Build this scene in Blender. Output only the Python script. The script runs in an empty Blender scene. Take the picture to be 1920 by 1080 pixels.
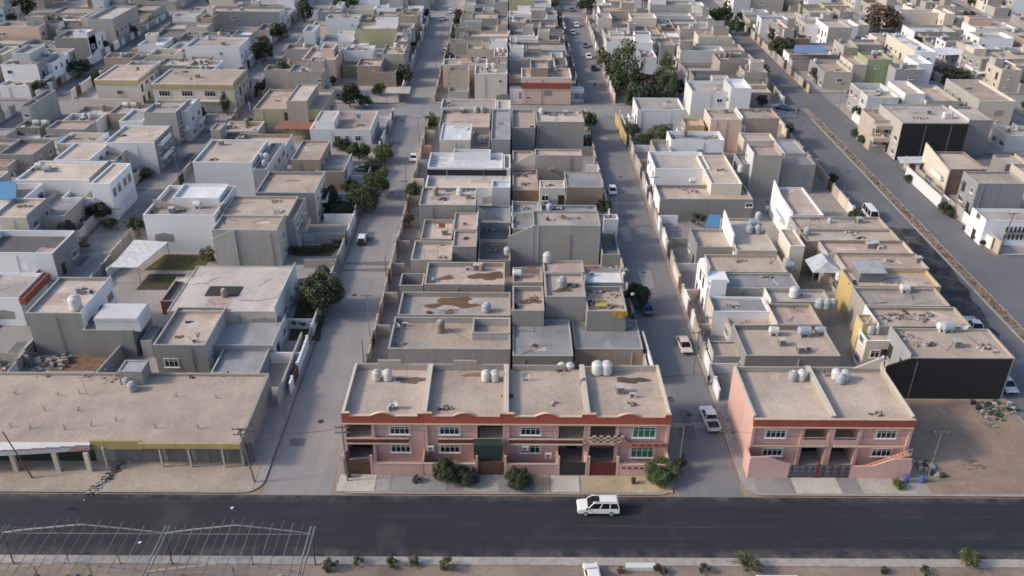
import bpy, math, random
from mathutils import Vector
R = math.radians
rnd = random.Random(7)
scene = bpy.context.scene
col = scene.collection

# ---------------------------------------------------------------- camera
CAM_H = 74.0; FPX = 1650.0
pitch = math.atan(912 / FPX); roll = R(.55); yaw = R(.38)
cy, sy = math.cos(yaw), math.sin(yaw); cp, sp = math.cos(pitch), math.sin(pitch)
FW = Vector((sy * cp, cy * cp, -sp)); r0 = Vector((cy, -sy, 0)); u0 = Vector((sy * sp, cy * sp, cp))
RT = math.cos(roll) * r0 + math.sin(roll) * u0
UP = -math.sin(roll) * r0 + math.cos(roll) * u0
cd = bpy.data.cameras.new('camera'); cam = bpy.data.objects.new('camera', cd); col.objects.link(cam)
from mathutils import Matrix
cam.matrix_world = Matrix(((RT.x, UP.x, -FW.x, 0), (RT.y, UP.y, -FW.y, 0), (RT.z, UP.z, -FW.z, CAM_H), (0, 0, 0, 1)))
cd.sensor_width = 36; cd.lens = 36 * FPX / 1920; cd.clip_start = .5; cd.clip_end = 12000
scene.camera = cam

def at(px, py, h=0.0):
    """the point of the place, at height h, that a survey sighting from the camera meets"""
    d = FW + RT * ((px - 960) / FPX) + UP * ((540 - py) / FPX)
    t = (h - CAM_H) / d.z
    return d.x * t, d.y * t
def px_of(x, y, z=0):
    d = Vector((x, y, z - CAM_H)); k = d.dot(FW)
    return 960 + FPX * d.dot(RT) / k, 540 - FPX * d.dot(UP) / k

# ---------------------------------------------------------------- world, sun, exposure
SUN_EL, SUN_AZ = 31.0, 262.0          # azimuth the light comes from, clockwise from +Y
w = bpy.data.worlds.new('World'); scene.world = w; w.use_nodes = True
nt = w.node_tree; nt.nodes.clear()
sk = nt.nodes.new('ShaderNodeTexSky'); sk.sky_type = 'NISHITA'; sk.sun_disc = False
sk.sun_elevation = R(SUN_EL); sk.sun_rotation = R(SUN_AZ); sk.dust_density = 2.4; sk.air_density = 1.0; sk.ozone_density = 1.6
bg = nt.nodes.new('ShaderNodeBackground'); bg.inputs[1].default_value = .15
wo = nt.nodes.new('ShaderNodeOutputWorld')
nt.links.new(sk.outputs[0], bg.inputs[0]); nt.links.new(bg.outputs[0], wo.inputs[0])
sd = bpy.data.lights.new('sun', 'SUN'); sd.energy = 2.1; sd.angle = R(7); sd.color = (1, .84, .69)
so = bpy.data.objects.new('sun', sd); col.objects.link(so)
ldir = Vector((-math.sin(R(SUN_AZ)) * math.cos(R(SUN_EL)), -math.cos(R(SUN_AZ)) * math.cos(R(SUN_EL)), -math.sin(R(SUN_EL))))
so.rotation_euler = ldir.to_track_quat('-Z', 'Y').to_euler(); so.location = (0, 0, 200)
scene.view_settings.view_transform = 'Standard'; scene.view_settings.look = 'None'
scene.view_settings.exposure = 0.42; scene.view_settings.gamma = 1
scene.cycles.filter_width = 1.7

# ---------------------------------------------------------------- materials
MATS = {}
def nodes(name):
    m = bpy.data.materials.new(name); m.use_nodes = True; n = m.node_tree.nodes; n.clear()
    o = n.new('ShaderNodeOutputMaterial'); b = n.new('ShaderNodeBsdfPrincipled')
    m.node_tree.links.new(b.outputs[0], o.inputs[0])
    return m, n, m.node_tree.links, b
def noise(n, l, vec, scale, detail=4, rough=.6, mapping=None):
    if mapping:
        mp = n.new('ShaderNodeMapping'); mp.inputs['Scale'].default_value = mapping; l.new(vec, mp.inputs[0]); vec = mp.outputs[0]
    t = n.new('ShaderNodeTexNoise'); t.inputs['Scale'].default_value = scale; t.inputs['Detail'].default_value = detail
    t.inputs['Roughness'].default_value = rough; l.new(vec, t.inputs['Vector']); return t.outputs[0]
def ramp(n, l, v, stops):
    r = n.new('ShaderNodeValToRGB'); e = r.color_ramp.elements
    while len(e) < len(stops): e.new(.5)
    for k, (p, c) in enumerate(stops):
        e[k].position = p; e[k].color = (c, c, c, 1) if isinstance(c, (int, float)) else (*c, 1)
    l.new(v, r.inputs[0]); return r.outputs[0]
def mixc(n, l, f, a, b, mode='MIX'):
    m = n.new('ShaderNodeMix'); m.data_type = 'RGBA'; m.blend_type = mode
    for s, v in ((0, f), (6, a), (7, b)):
        if hasattr(v, 'is_output'): l.new(v, m.inputs[s])
        elif s == 0: m.inputs[0].default_value = v
        else: m.inputs[s].default_value = (*v, 1)
    return m.outputs[2]
def mat(key, c, kind='plaster', rough=.9, amt=1.0):
    if key in MATS: return MATS[key]
    m, n, l, b = nodes(key); MATS[key] = m
    b.inputs['Roughness'].default_value = rough
    g = n.new('ShaderNodeNewGeometry').outputs['Position']
    dark = tuple(x * (1 - .55 * amt) for x in c)
    if kind == 'plain':
        b.inputs['Base Color'].default_value = (*c, 1); return m
    if kind == 'plaster':
        f1 = ramp(n, l, noise(n, l, g, .22, 5), [(.35, 0), (.75, 1)])
        f2 = ramp(n, l, noise(n, l, g, 1, 4, .65, (1.3, 1.3, .10)), [(.46, 0), (.72, 1)])
        f3 = noise(n, l, g, 6, 4)
        c1 = mixc(n, l, f1, c, tuple(x * (1 - .22 * amt) for x in c))
        mu = n.new('ShaderNodeMath'); mu.operation = 'MULTIPLY'; mu.inputs[1].default_value = .62 * amt; l.new(f2, mu.inputs[0])
        c2 = mixc(n, l, mu.outputs[0], c1, dark)
        c3 = mixc(n, l, .16, c2, ramp(n, l, f3, [(.3, .35), (.7, 1)]), 'MULTIPLY')
    elif kind == 'roof':
        f1 = ramp(n, l, noise(n, l, g, .16, 6, .62), [(.36, 0), (.66, 1)])
        f2 = ramp(n, l, noise(n, l, g, .55, 6, .7), [(.6, 0), (.8, 1)])
        f3 = noise(n, l, g, 3.2, 6, .75)
        c1 = mixc(n, l, f1, c, (c[0] * .70, c[1] * .71, c[2] * .74))
        mu = n.new('ShaderNodeMath'); mu.operation = 'MULTIPLY'; mu.inputs[1].default_value = .55 * amt; l.new(f2, mu.inputs[0])
        c2 = mixc(n, l, mu.outputs[0], c1, (c[0] * .50, c[1] * .46, c[2] * .43))
        f5 = ramp(n, l, noise(n, l, g, .8, 3, .5, (1, .25, 1)), [(.5, 0), (.75, 1)]); m5 = n.new('ShaderNodeMath'); m5.operation = 'MULTIPLY'; m5.inputs[1].default_value = .35; l.new(f5, m5.inputs[0]); c2 = mixc(n, l, m5.outputs[0], c2, (min(1, c[0] * 1.2), min(1, c[1] * 1.2), min(1, c[2] * 1.2)))
        c3 = mixc(n, l, .45, c2, ramp(n, l, f3, [(.3, .45), (.66, 1.15)]), 'MULTIPLY')
    elif kind == 'ribbed':       # profiled sheet: fine relief in bands
        wv = n.new('ShaderNodeTexWave'); wv.inputs['Scale'].default_value = 1.1; wv.inputs['Distortion'].default_value = .3
        l.new(g, wv.inputs['Vector'])
        f2 = ramp(n, l, noise(n, l, g, 1, 4, .65, (1.2, 1.2, .08)), [(.42, 0), (.7, 1)])
        c1 = mixc(n, l, ramp(n, l, wv.outputs[0], [(.0, 0), (.35, 1)]), tuple(x * .72 for x in c), c)
        c3 = mixc(n, l, f2, c1, tuple(x * .62 for x in c))
    elif kind == 'road':
        f1 = ramp(n, l, noise(n, l, g, .07, 6, .6), [(.3, 0), (.7, 1)])
        f2 = ramp(n, l, noise(n, l, g, 1, 5, .65, (.05, .9, 1)), [(.45, 0), (.75, 1)])
        f3 = noise(n, l, g, 8, 5, .8)
        c1 = mixc(n, l, f1, c, tuple(x * (1 - .35 * amt) for x in c))
        mu = n.new('ShaderNodeMath'); mu.operation = 'MULTIPLY'; mu.inputs[1].default_value = .5; l.new(f2, mu.inputs[0])
        c2 = mixc(n, l, mu.outputs[0], c1, tuple(min(1, x * 1.35) for x in c))
        c3 = mixc(n, l, .4, c2, ramp(n, l, f3, [(.3, .5), (.7, 1.1)]), 'MULTIPLY')
    elif kind == 'street':       # old street: wheel tracks along Y, oil, dust
        f1 = ramp(n, l, noise(n, l, g, .09, 6, .62), [(.3, 0), (.7, 1)])
        f2 = ramp(n, l, noise(n, l, g, 1, 5, .65, (.75, .035, 1)), [(.42, 0), (.72, 1)])
        f3 = noise(n, l, g, 5, 5, .8)
        f4 = ramp(n, l, noise(n, l, g, .6, 4, .6), [(.66, 0), (.76, 1)])
        c1 = mixc(n, l, f1, c, (c[0] * .74, c[1] * .75, c[2] * .78))
        mu = n.new('ShaderNodeMath'); mu.operation = 'MULTIPLY'; mu.inputs[1].default_value = .5; l.new(f2, mu.inputs[0])
        c2 = mixc(n, l, mu.outputs[0], c1, tuple(x * .66 for x in c))
        mu2 = n.new('ShaderNodeMath'); mu2.operation = 'MULTIPLY'; mu2.inputs[1].default_value = .4; l.new(f4, mu2.inputs[0])
        c2b = mixc(n, l, mu2.outputs[0], c2, tuple(x * .45 for x in c))
        c3 = mixc(n, l, .35, c2b, ramp(n, l, f3, [(.3, .5), (.7, 1.1)]), 'MULTIPLY')
    elif kind == 'dirt':
        f1 = ramp(n, l, noise(n, l, g, .12, 7, .66), [(.35, 0), (.65, 1)])
        f2 = ramp(n, l, noise(n, l, g, .9, 6, .7), [(.5, 0), (.7, 1)])
        f3 = noise(n, l, g, 5, 6, .8)
        c1 = mixc(n, l, f1, c, (c[0] * .62, c[1] * .64, c[2] * .68))
        c2 = mixc(n, l, f2, c1, (c[0] * .72, c[1] * .66, c[2] * .58))
        c3 = mixc(n, l, .5, c2, ramp(n, l, f3, [(.3, .4), (.7, 1.15)]), 'MULTIPLY')
    elif kind == 'leaf':
        oi = n.new('ShaderNodeObjectInfo').outputs['Random']
        f = noise(n, l, g, .9, 3)
        c1 = mixc(n, l, f, tuple(x * .55 for x in c), tuple(x * 1.55 for x in c))
        c3 = mixc(n, l, oi, c1, (c[0] * .75, c[1] * .62, c[2] * .7))
    elif kind == 'grass':
        f = ramp(n, l, noise(n, l, g, 1.6, 6, .7), [(.35, 0), (.65, 1)])
        c3 = mixc(n, l, f, tuple(x * .6 for x in c), (c[0] * 1.7, c[1] * 1.25, c[2] * 1.1))
    if kind in ('plaster', 'roof', 'ribbed'):      # no two houses were mixed or weathered quite alike
        oi = n.new('ShaderNodeObjectInfo').outputs['Random']
        c3 = mixc(n, l, 1.0, c3, ramp(n, l, oi, [(0, .80), (1, 1.16)] if kind == 'roof' else [(0, .86), (1, 1.1)]), 'MULTIPLY')
    if kind == 'road':                             # dust blown in from the kerbs
        sx = n.new('ShaderNodeSeparateXYZ'); l.new(g, sx.inputs[0])
        def mr(a, b_, lo, hi):
            r = n.new('ShaderNodeMapRange'); r.inputs[1].default_value = a; r.inputs[2].default_value = b_; r.inputs[3].default_value = lo; r.inputs[4].default_value = hi; l.new(sx.outputs[1], r.inputs[0]); return r.outputs[0]
        ad = n.new('ShaderNodeMath'); ad.operation = 'MAXIMUM'; l.new(mr(80.2, 81.6, 0, 1), ad.inputs[0]); l.new(mr(71.5, 73.4, 1, 0), ad.inputs[1])
        pt = ramp(n, l, noise(n, l, g, .35, 6, .7), [(.42, 0), (.72, 1)])
        ml = n.new('ShaderNodeMath'); ml.operation = 'MULTIPLY'; l.new(ad.outputs[0], ml.inputs[0]); l.new(pt, ml.inputs[1])
        c3 = mixc(n, l, ml.outputs[0], c3, (.16, .14, .12))
        tr = ramp(n, l, noise(n, l, g, 1, 6, .7, (.03, 1.6, 1)), [(.56, 0), (.70, 1)]); m5 = n.new('ShaderNodeMath'); m5.operation = 'MULTIPLY'; m5.inputs[1].default_value = .5; l.new(tr, m5.inputs[0])
        c3 = mixc(n, l, m5.outputs[0], c3, (.075, .073, .075))
        bl = ramp(n, l, noise(n, l, g, .11, 5, .6), [(.55, 0), (.68, 1)]); m6 = n.new('ShaderNodeMath'); m6.operation = 'MULTIPLY'; m6.inputs[1].default_value = .4; l.new(bl, m6.inputs[0])
        c3 = mixc(n, l, m6.outputs[0], c3, (.065, .065, .07))
    l.new(c3, b.inputs['Base Color'])
    return m

PAL = dict(
    grey=(.30, .29, .272), lgrey=(.42, .405, .38), dgrey=(.19, .19, .195), beige=(.40, .36, .315), tan=(.38, .305, .235),
    sand=(.50, .44, .37), white=(.80, .80, .80), cream=(.62, .56, .47), bluegrey=(.29, .305, .32), pink=(.62, .395, .345),
    peach=(.64, .47, .38), yellow=(.55, .42, .18), brown=(.25, .17, .12), red=(.33, .085, .06), olive=(.40, .38, .24),
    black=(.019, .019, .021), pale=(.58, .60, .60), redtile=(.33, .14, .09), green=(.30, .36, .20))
CNAME = dict(grey='grey', lgrey='light grey', dgrey='dark grey', beige='beige', tan='tan', sand='sandy', white='white', cream='cream',
    bluegrey='blue-grey', pink='pink', peach='peach', yellow='yellow', brown='brown', red='red', olive='olive', black='black-walled',
    pale='pale grey', redtile='red-roofed', green='pale green')
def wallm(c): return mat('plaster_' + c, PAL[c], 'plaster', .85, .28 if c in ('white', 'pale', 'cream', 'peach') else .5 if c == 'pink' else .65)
ROOF = dict(tan=(.52, .43, .345), sand=(.59, .50, .415), grey=(.33, .33, .335), white=(.74, .75, .76), pinkish=(.50, .385, .32),
            dark=(.17, .165, .165), blue=(.10, .25, .48), sheet=(.40, .42, .44), redtile=(.34, .15, .10), pale=(.50, .45, .40))
RNAME = dict(tan='tan', sand='sandy', grey='grey concrete', white='white', pinkish='reddish tan', dark='dark grey', blue='blue',
             sheet='grey sheet', redtile='red', pale='pale')
def roofm(c): return mat('roof_' + c, ROOF[c], 'ribbed' if c == 'sheet' else 'roof', .9)
M_glass = mat('window_glass', (.02, .025, .03), 'plain', .15)
M_greenglass = mat('green_glass', (.03, .16, .09), 'plain', .2)
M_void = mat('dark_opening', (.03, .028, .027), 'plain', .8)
M_white = mat('white_paint', (.72, .72, .71), 'plain', .5)
M_steel = mat('grey_steel', (.30, .31, .32), 'plaster', .5, .5)
M_rust = mat('rusty_iron', (.14, .075, .05), 'plaster', .8, .6)
M_dkmetal = mat('dark_metal', (.035, .03, .03), 'plain', .6)
M_pole = mat('pole_metal', (.17, .17, .165), 'plaster', .6, .5)
M_wire = mat('cable', (.05, .05, .05), 'plain', .7)
M_tankw = mat('tank_white', (.60, .60, .585), 'plaster', .5, .6)
M_tankg = mat('tank_galvanised', (.33, .36, .375), 'plaster', .4, .7)
M_tankb = mat('tank_pale_blue', (.36, .43, .52), 'plaster', .5, .5)
M_tankt = mat('tank_dusty_brown', (.32, .25, .20), 'plaster', .7, .8)
M_kerb = mat('kerb_concrete', (.40, .37, .335), 'plaster', .9)
M_coping = {}
# ---------------------------------------------------------------- mesh building
class MB:
    def __init__(s): s.v = []; s.f = []; s.m = []
    def quad(s, a, b, c, d, mi=0):
        k = len(s.v); s.v += [a, b, c, d]; s.f.append((k, k + 1, k + 2, k + 3)); s.m.append(mi)
    def poly(s, pts, mi=0):
        k = len(s.v); s.v += list(pts); s.f.append(tuple(range(k, k + len(pts)))); s.m.append(mi)
    def box(s, x0, x1, y0, y1, z0, z1, mi=0, faces='xXyYzZ'):
        k = len(s.v)
        s.v += [(x0, y0, z0), (x1, y0, z0), (x1, y1, z0), (x0, y1, z0), (x0, y0, z1), (x1, y0, z1), (x1, y1, z1), (x0, y1, z1)]
        F = dict(z=(0, 3, 2, 1), Z=(4, 5, 6, 7), y=(0, 1, 5, 4), X=(1, 2, 6, 5), Y=(2, 3, 7, 6), x=(3, 0, 4, 7))
        for c in faces: s.f.append(tuple(k + i for i in F[c])); s.m.append(mi)
    def ring(s, x0, x1, y0, y1, t, z0, z1, mi=0, ti=None):
        """a hollow rectangular wall, outer size given, thickness t"""
        o = [(x0, y0), (x1, y0), (x1, y1), (x0, y1)]; i = [(x0 + t, y0 + t), (x1 - t, y0 + t), (x1 - t, y1 - t), (x0 + t, y1 - t)]
        k = len(s.v)
        s.v += [(*p, z0) for p in o] + [(*p, z1) for p in o] + [(*p, z0) for p in i] + [(*p, z1) for p in i]
        for a in range(4):
            b = (a + 1) % 4
            s.f += [(k + a, k + b, k + 4 + b, k + 4 + a), (k + 8 + b, k + 8 + a, k + 12 + a, k + 12 + b), (k + 4 + a, k + 4 + b, k + 12 + b, k + 12 + a)]
            s.m += [mi, mi, mi if ti is None else ti]
    def prism(s, pts, a, b, axis='y', mi=0):
        """outline pts (2-D) extruded from a to b along axis; y: pts are (x,z); x: pts are (y,z); z: pts are (x,y)"""
        def P(p, t): return {'y': (p[0], t, p[1]), 'x': (t, p[0], p[1]), 'z': (p[0], p[1], t)}[axis]
        k = len(s.v); n = len(pts)
        s.v += [P(p, a) for p in pts] + [P(p, b) for p in pts]
        s.f.append(tuple(range(k, k + n))); s.f.append(tuple(range(k + 2 * n - 1, k + n - 1, -1))); s.m += [mi, mi]
        for i in range(n):
            j = (i + 1) % n; s.f.append((k + i, k + n + i, k + n + j, k + j)); s.m.append(mi)
    def lathe(s, cx, cy, prof, seg=12, mi=0, cap=True):
        k = len(s.v)
        for r, z in prof:
            for a in range(seg):
                t = 2 * math.pi * a / seg; s.v.append((cx + r * math.cos(t), cy + r * math.sin(t), z))
        for p in range(len(prof) - 1):
            for a in range(seg):
                b = (a + 1) % seg; s.f.append((k + p * seg + a, k + p * seg + b, k + (p + 1) * seg + b, k + (p + 1) * seg + a)); s.m.append(mi)
        if cap:
            s.f.append(tuple(k + (len(prof) - 1) * seg + a for a in range(seg))); s.m.append(mi)
            s.f.append(tuple(k + a for a in reversed(range(seg)))); s.m.append(mi)
    def bar(s, a, b, r, mi=0, seg=4, r2=None):
        a = Vector(a); b = Vector(b); d = (b - a)
        if d.length < 1e-6: return
        d.normalize(); u = d.orthogonal().normalized(); v = d.cross(u); k = len(s.v); r2 = r if r2 is None else r2
        for P, q in ((a, r), (b, r2)):
            for i in range(seg):
                t = 2 * math.pi * (i + .5) / seg; s.v.append(tuple(P + u * (q * math.cos(t)) + v * (q * math.sin(t))))
        for i in range(seg):
            j = (i + 1) % seg; s.f.append((k + i, k + j, k + seg + j, k + seg + i)); s.m.append(mi)
        s.f.append(tuple(k + i for i in reversed(range(seg)))); s.f.append(tuple(k + seg + i for i in range(seg))); s.m += [mi, mi]
    def mesh(s, name, mats, smooth=False):
        me = bpy.data.meshes.new(name); me.from_pydata(s.v, [], s.f)
        for m in (mats if isinstance(mats, (list, tuple)) else [mats]): me.materials.append(m)
        me.polygons.foreach_set('material_index', s.m)
        if smooth: me.polygons.foreach_set('use_smooth', [True] * len(s.f))
        me.update(); return me
    def build(s, name, mats, parent=None, loc=None, smooth=False):
        return link(name, s.mesh(name, mats, smooth), parent, loc)
def link(name, me, parent=None, loc=None, rz=0, sc=None):
    o = bpy.data.objects.new(name, me); col.objects.link(o)
    if parent: o.parent = parent
    if loc: o.location = loc
    if rz: o.rotation_euler = (0, 0, rz)
    if sc: o.scale = sc if isinstance(sc, (tuple, list)) else (sc, sc, sc)
    return o
def tag(o, label=None, cat=None, group=None, kind=None):
    if label: o['label'] = label
    if cat: o['category'] = cat
    if group: o['group'] = group
    if kind: o['kind'] = kind
    return o
def thing(name, label, cat, loc, rz=0, group=None):
    o = bpy.data.objects.new(name, None); col.objects.link(o); o.location = loc; o.rotation_euler = (0, 0, rz)
    o.empty_display_size = .3
    return tag(o, label, cat, group)
def kids(o): return list(o.children)
def copy_tree(o, loc, rz=0, label=None, sc=None):
    c = o.copy(); col.objects.link(c); c.location = loc; c.rotation_euler = (0, 0, rz)
    if sc: c.scale = (sc, sc, sc) if not isinstance(sc, tuple) else sc
    if label: c['label'] = label
    def rec(src, dst):
        for ch in kids(src):
            d = ch.copy(); col.objects.link(d); d.parent = dst; rec(ch, d)
    rec(o, c); return c
def boxes(name, lst, m, root):
    for p in lst: b = MB(); b.box(*p); b.build(name, m, root)
def struct(name, mb, m): return tag(mb.build(name, m), kind='structure')
# ---------------------------------------------------------------- the setting: ground, roads, pavements
M_dirt = mat('dusty_earth', (.38, .285, .21), 'dirt')
M_asph = mat('fresh_asphalt', (.022, .0245, .035), 'road', .85)
M_st = mat('street_concrete', (.33, .32, .31), 'street')
M_st2 = mat('street_asphalt', (.235, .235, .238), 'street')
M_hw = mat('highway_asphalt', (.185, .187, .194), 'street')
M_pave = mat('pavement_concrete', (.38, .35, .325), 'roof')
M_pave2 = mat('pavement_tiles', (.42, .37, .32), 'roof')
g = MB(); g.quad((-6000, -300, 0), (6000, -300, 0), (6000, 9000, 0), (-6000, 9000, 0)); struct('ground', g, M_dirt)
def strip(name, x0, x1, y0, y1, z, m):
    b = MB(); b.quad((x0, y0, z), (x1, y0, z), (x1, y1, z), (x0, y1, z)); return struct(name, b, m)
MR0, MR1 = 71.55, 81.5
strip('main_road', -420, 420, MR0, MR1, .012, M_asph)
CROSS = (230.0, 239.5)
STREETS = [(-29.6, -21.3, M_st), (21.2, 29.0, M_st2), (-80.5, -72.3, M_st), (-130.5, -122.5, M_st2), (-181, -173, M_st),
           (-231, -223, M_st2), (132.5, 140.5, M_st), (183, 191, M_st2), (233, 241, M_st)]
for a, b, m in STREETS: strip('street', a, b, MR1, 460, .004, m)
strip('highway_lane', 71.3, 81.6, MR1, 253, .004, M_hw)
strip('highway_lane', 83.4, 91.6, MR1, 253, .004, M_hw)
strip('upper_road', 78.2, 87.2, 238.2, 460, .010, M_hw)
strip('side_street', 91.6, 420, 81.5, 147.5, .008, M_hw)
strip('cross_street', -420, 78, *CROSS, .008, M_st); strip('cross_street', 91.6, 420, 243, 253, .008, M_st)
strip('side_street', 91.6, 420, 194.5, 202.5, .008, M_hw)
strip('cross_street', -420, 420, 352, 360, .008, M_st)
# the freshly patched asphalt with its ragged end
b = MB(); pts = [(73.2, 160.5), (81.4, 159.2)]
yy = 158
while yy > 120:
    pts.append((81.4 if yy > 140 else 81.4 - (140 - yy) * .12 + rnd.uniform(-.8, .4), yy)); yy -= 3
xx = 79
while xx > 74: pts.append((xx, 119 + rnd.uniform(-2, 3))); xx -= 1.3
b.poly([(x, y, .013) for x, y in reversed(pts)]); struct('asphalt_patch', b, M_asph)
# repairs and trench lines across the side streets
qp = random.Random(88); M_rep = [mat('street_repair_dark', (.17, .17, .172), 'street'), mat('street_repair_pale', (.36, .34, .315), 'street')]
for x0_, x1_ in ((-29.4, -21.5), (21.4, 28.8), (-80.2, -72.5)):
    for k in range(11):
        y_ = qp.uniform(88, 225); b = MB()
        if k % 3 == 0: p_ = [(x0_, y_), (x1_, y_ + qp.uniform(-1, 1)), (x1_, y_ + 1.3), (x0_, y_ + .7)]
        else:
            xa_ = qp.uniform(x0_ + .5, x1_ - 3); w_ = qp.uniform(1, 2.6); d_ = qp.uniform(1, 7); p_ = [(xa_, y_), (xa_ + w_, y_ + qp.uniform(-.2, .3)), (xa_ + w_ * qp.uniform(.9, 1.1), y_ + d_), (xa_ - qp.uniform(0, .3), y_ + d_ * .95)]
        b.poly([(x, y, .009 + .0008 * k) for x, y in p_]); struct('street_repair', b, M_rep[k % 2])
# blocks: raised pavement slabs with rounded corners
def block(x0, x1, y0, y1, m=M_pave, r=2.4, h=.13):
    pts = []
    for cx, cy, a0 in ((x1 - r, y0 + r, -90), (x1 - r, y1 - r, 0), (x0 + r, y1 - r, 90), (x0 + r, y0 + r, 180)):
        for k in range(6): t = R(a0 + 18 * k); pts.append((cx + r * math.cos(t), cy + r * math.sin(t)))
    b = MB(); n = len(pts); b.poly([(x, y, h) for x, y in pts])
    for i in range(n):
        j = (i + 1) % n; b.quad((*pts[i], -.2), (*pts[j], -.2), (*pts[j], h), (*pts[i], h))
    struct('pavement', b, m)
    c = MB()                                             # kerb stones' pale rim
    ip = [((x - (x0 + x1) / 2) * (1 - .3 / (x1 - x0)) + (x0 + x1) / 2, (y - (y0 + y1) / 2) * (1 - .3 / (y1 - y0)) + (y0 + y1) / 2) for x, y in pts]
    for i in range(n):
        j = (i + 1) % n; c.quad((*pts[i], h + .015), (*pts[j], h + .015), (*ip[j], h + .015), (*ip[i], h + .015))
        c.quad((*pts[i], -.1), (*pts[j], -.1), (*pts[j], h + .015), (*pts[i], h + .015))
        c.quad((*ip[j], -.1), (*ip[i], -.1), (*ip[i], h + .015), (*ip[j], h + .015))
    struct('kerb', c, M_kerb)
XB = [(-282, -231.2), (-222.8, -181.2), (-172.8, -130.7), (-122.3, -80.7), (-72.1, -29.8), (-21.1, 21.0), (29.2, 71.1),
      (91.8, 132.3), (140.7, 182.8), (191.2, 232.8), (241.2, 290)]
for i, (a, b_) in enumerate(XB):
    rows = [(81.7, 229.8), (239.7, 351.8), (360.2, 455)]
    if a > 80: rows = [(147.6, 194.3), (202.7, 242.8), (253.2, 351.8), (360.2, 455)]
    for y0, y1 in rows: block(a if not (80 < a < 100 and y0 > 250) else 87.4, b_ if not (60 < b_ < 80 and y0 > 235) else 78.0, y0, y1)
# near side of the main road: kerb and strip of earth
b = MB(); b.box(-420, 420, 70.35, 71.5, -.2, .14); struct('kerb', b, M_kerb)
M_soil = mat('planted_soil', (.33, .26, .205), 'dirt')
strip('verge', -420, 420, 40, 70.34, .02, M_soil)
b = MB(); b.box(-44, 2, 66.6, 67.4, -.2, .16); b.box(2, 90, 64.4, 65.2, -.2, .16); struct('verge_edging', b, M_kerb)
# highway median
b = MB(); b.box(81.65, 83.35, 84, 229, -.2, .15); struct('median', b, mat('median_earth', (.30, .25, .205), 'dirt'))
b = MB(); b.box(81.45, 81.65, 84, 229, -.2, .19); b.box(83.35, 83.55, 84, 229, -.2, .19); struct('kerb', b, M_kerb)
# vacant corner lot on the right
b = MB(); b.poly([(52.3, 82.2, .15), (70.6, 82.2, .15), (70.6, 101.5, .15), (52.3, 101.5, .15)]); struct('vacant_lot', b, M_dirt)
# slabs laid between the pavement and the gates of the pink houses
def slab(name, p, m, z=.15): b = MB(); b.box(*p, .05, z); struct(name, b, m)
M_slabA = mat('pale_concrete', (.52, .48, .41), 'roof'); M_slabB = mat('rough_concrete', (.30, .29, .275), 'roof'); M_slabC = mat('ochre_paving', (.50, .41, .26), 'roof')
for x0, x1, m in ((-20.7, -16.1, M_slabA), (-15.9, -14.2, M_slabB), (-14, -7.2, M_slabB), (-5.0, -.9, M_slabA), (-.7, 3.4, M_slabB), (3.6, 5.4, M_slabC), (5.6, 9.1, M_slabA),
                  (9.4, 20.5, M_slabC), (31, 35.6, M_slabB), (35.7, 41.3, M_slabA), (41.4, 43.9, M_slabB), (44, 50.6, M_slabA)):
    slab('driveway', (x0, x1, 82.1, 85.1), m, .15 + rnd.random() * .02)
M_shopyard = mat('shop_forecourt', (.43, .36, .29), 'roof')
slab('forecourt', (-71.5, -49.4, 82.0, 88.2), mat('forecourt_cream', (.49, .42, .345), 'roof'), .17); slab('forecourt', (-48.4, -31.0, 82.0, 88.2), M_shopyard, .17)
# ---------------------------------------------------------------- houses
ROWS = dict(   # name of the row, x range of the lots, +1 when the visible side faces +x
    CL=("central block's left row", -21.1, -.02, -1), CR=("central block's right row", .02, 21, 1),
    RL=("highway block's left row", 29.2, 50, -1), RR=("highway block's right row", 50, 71, 1),
    LR=("left block's right row", -51, -29.8, 1), LL=("left block's left row", -72.1, -51, -1),
    FR=("far-left block's right row", -101.5, -80.7, 1), FL=("far-left block's left row", -122.3, -101.5, -1),
    GR=("outer left block's right row", -151, -130.7, 1), GL=("outer left block's left row", -172.8, -151, -1),
    JR=("leftmost block's right row", -202, -181.2, 1), JL=("leftmost block's left row", -222.8, -202, -1), KR=("last left row", -252, -231.2, 1),
    HL=("east block's left row", 91.8, 112, -1), HR=("east block's right row", 112, 132.3, 1),
    IL=("outer east block's left row", 140.7, 162, -1), IR=("outer east block's right row", 162, 182.8, 1),
    NL=("rightmost block's left row", 191.2, 212, -1), NR=("rightmost block's right row", 212, 232.8, 1), OL=("last right row", 241.2, 262, -1))
HOUSES = []            # (row, y, root, look)
ITEMS = []             # things that belong to a house, labelled at the end: (obj, what, place, house index)
def ordn(n): return '%d%s' % (n, 'th' if 10 <= n % 100 <= 20 else {1: 'st', 2: 'nd', 3: 'rd'}.get(n % 10, 'th'))

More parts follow.
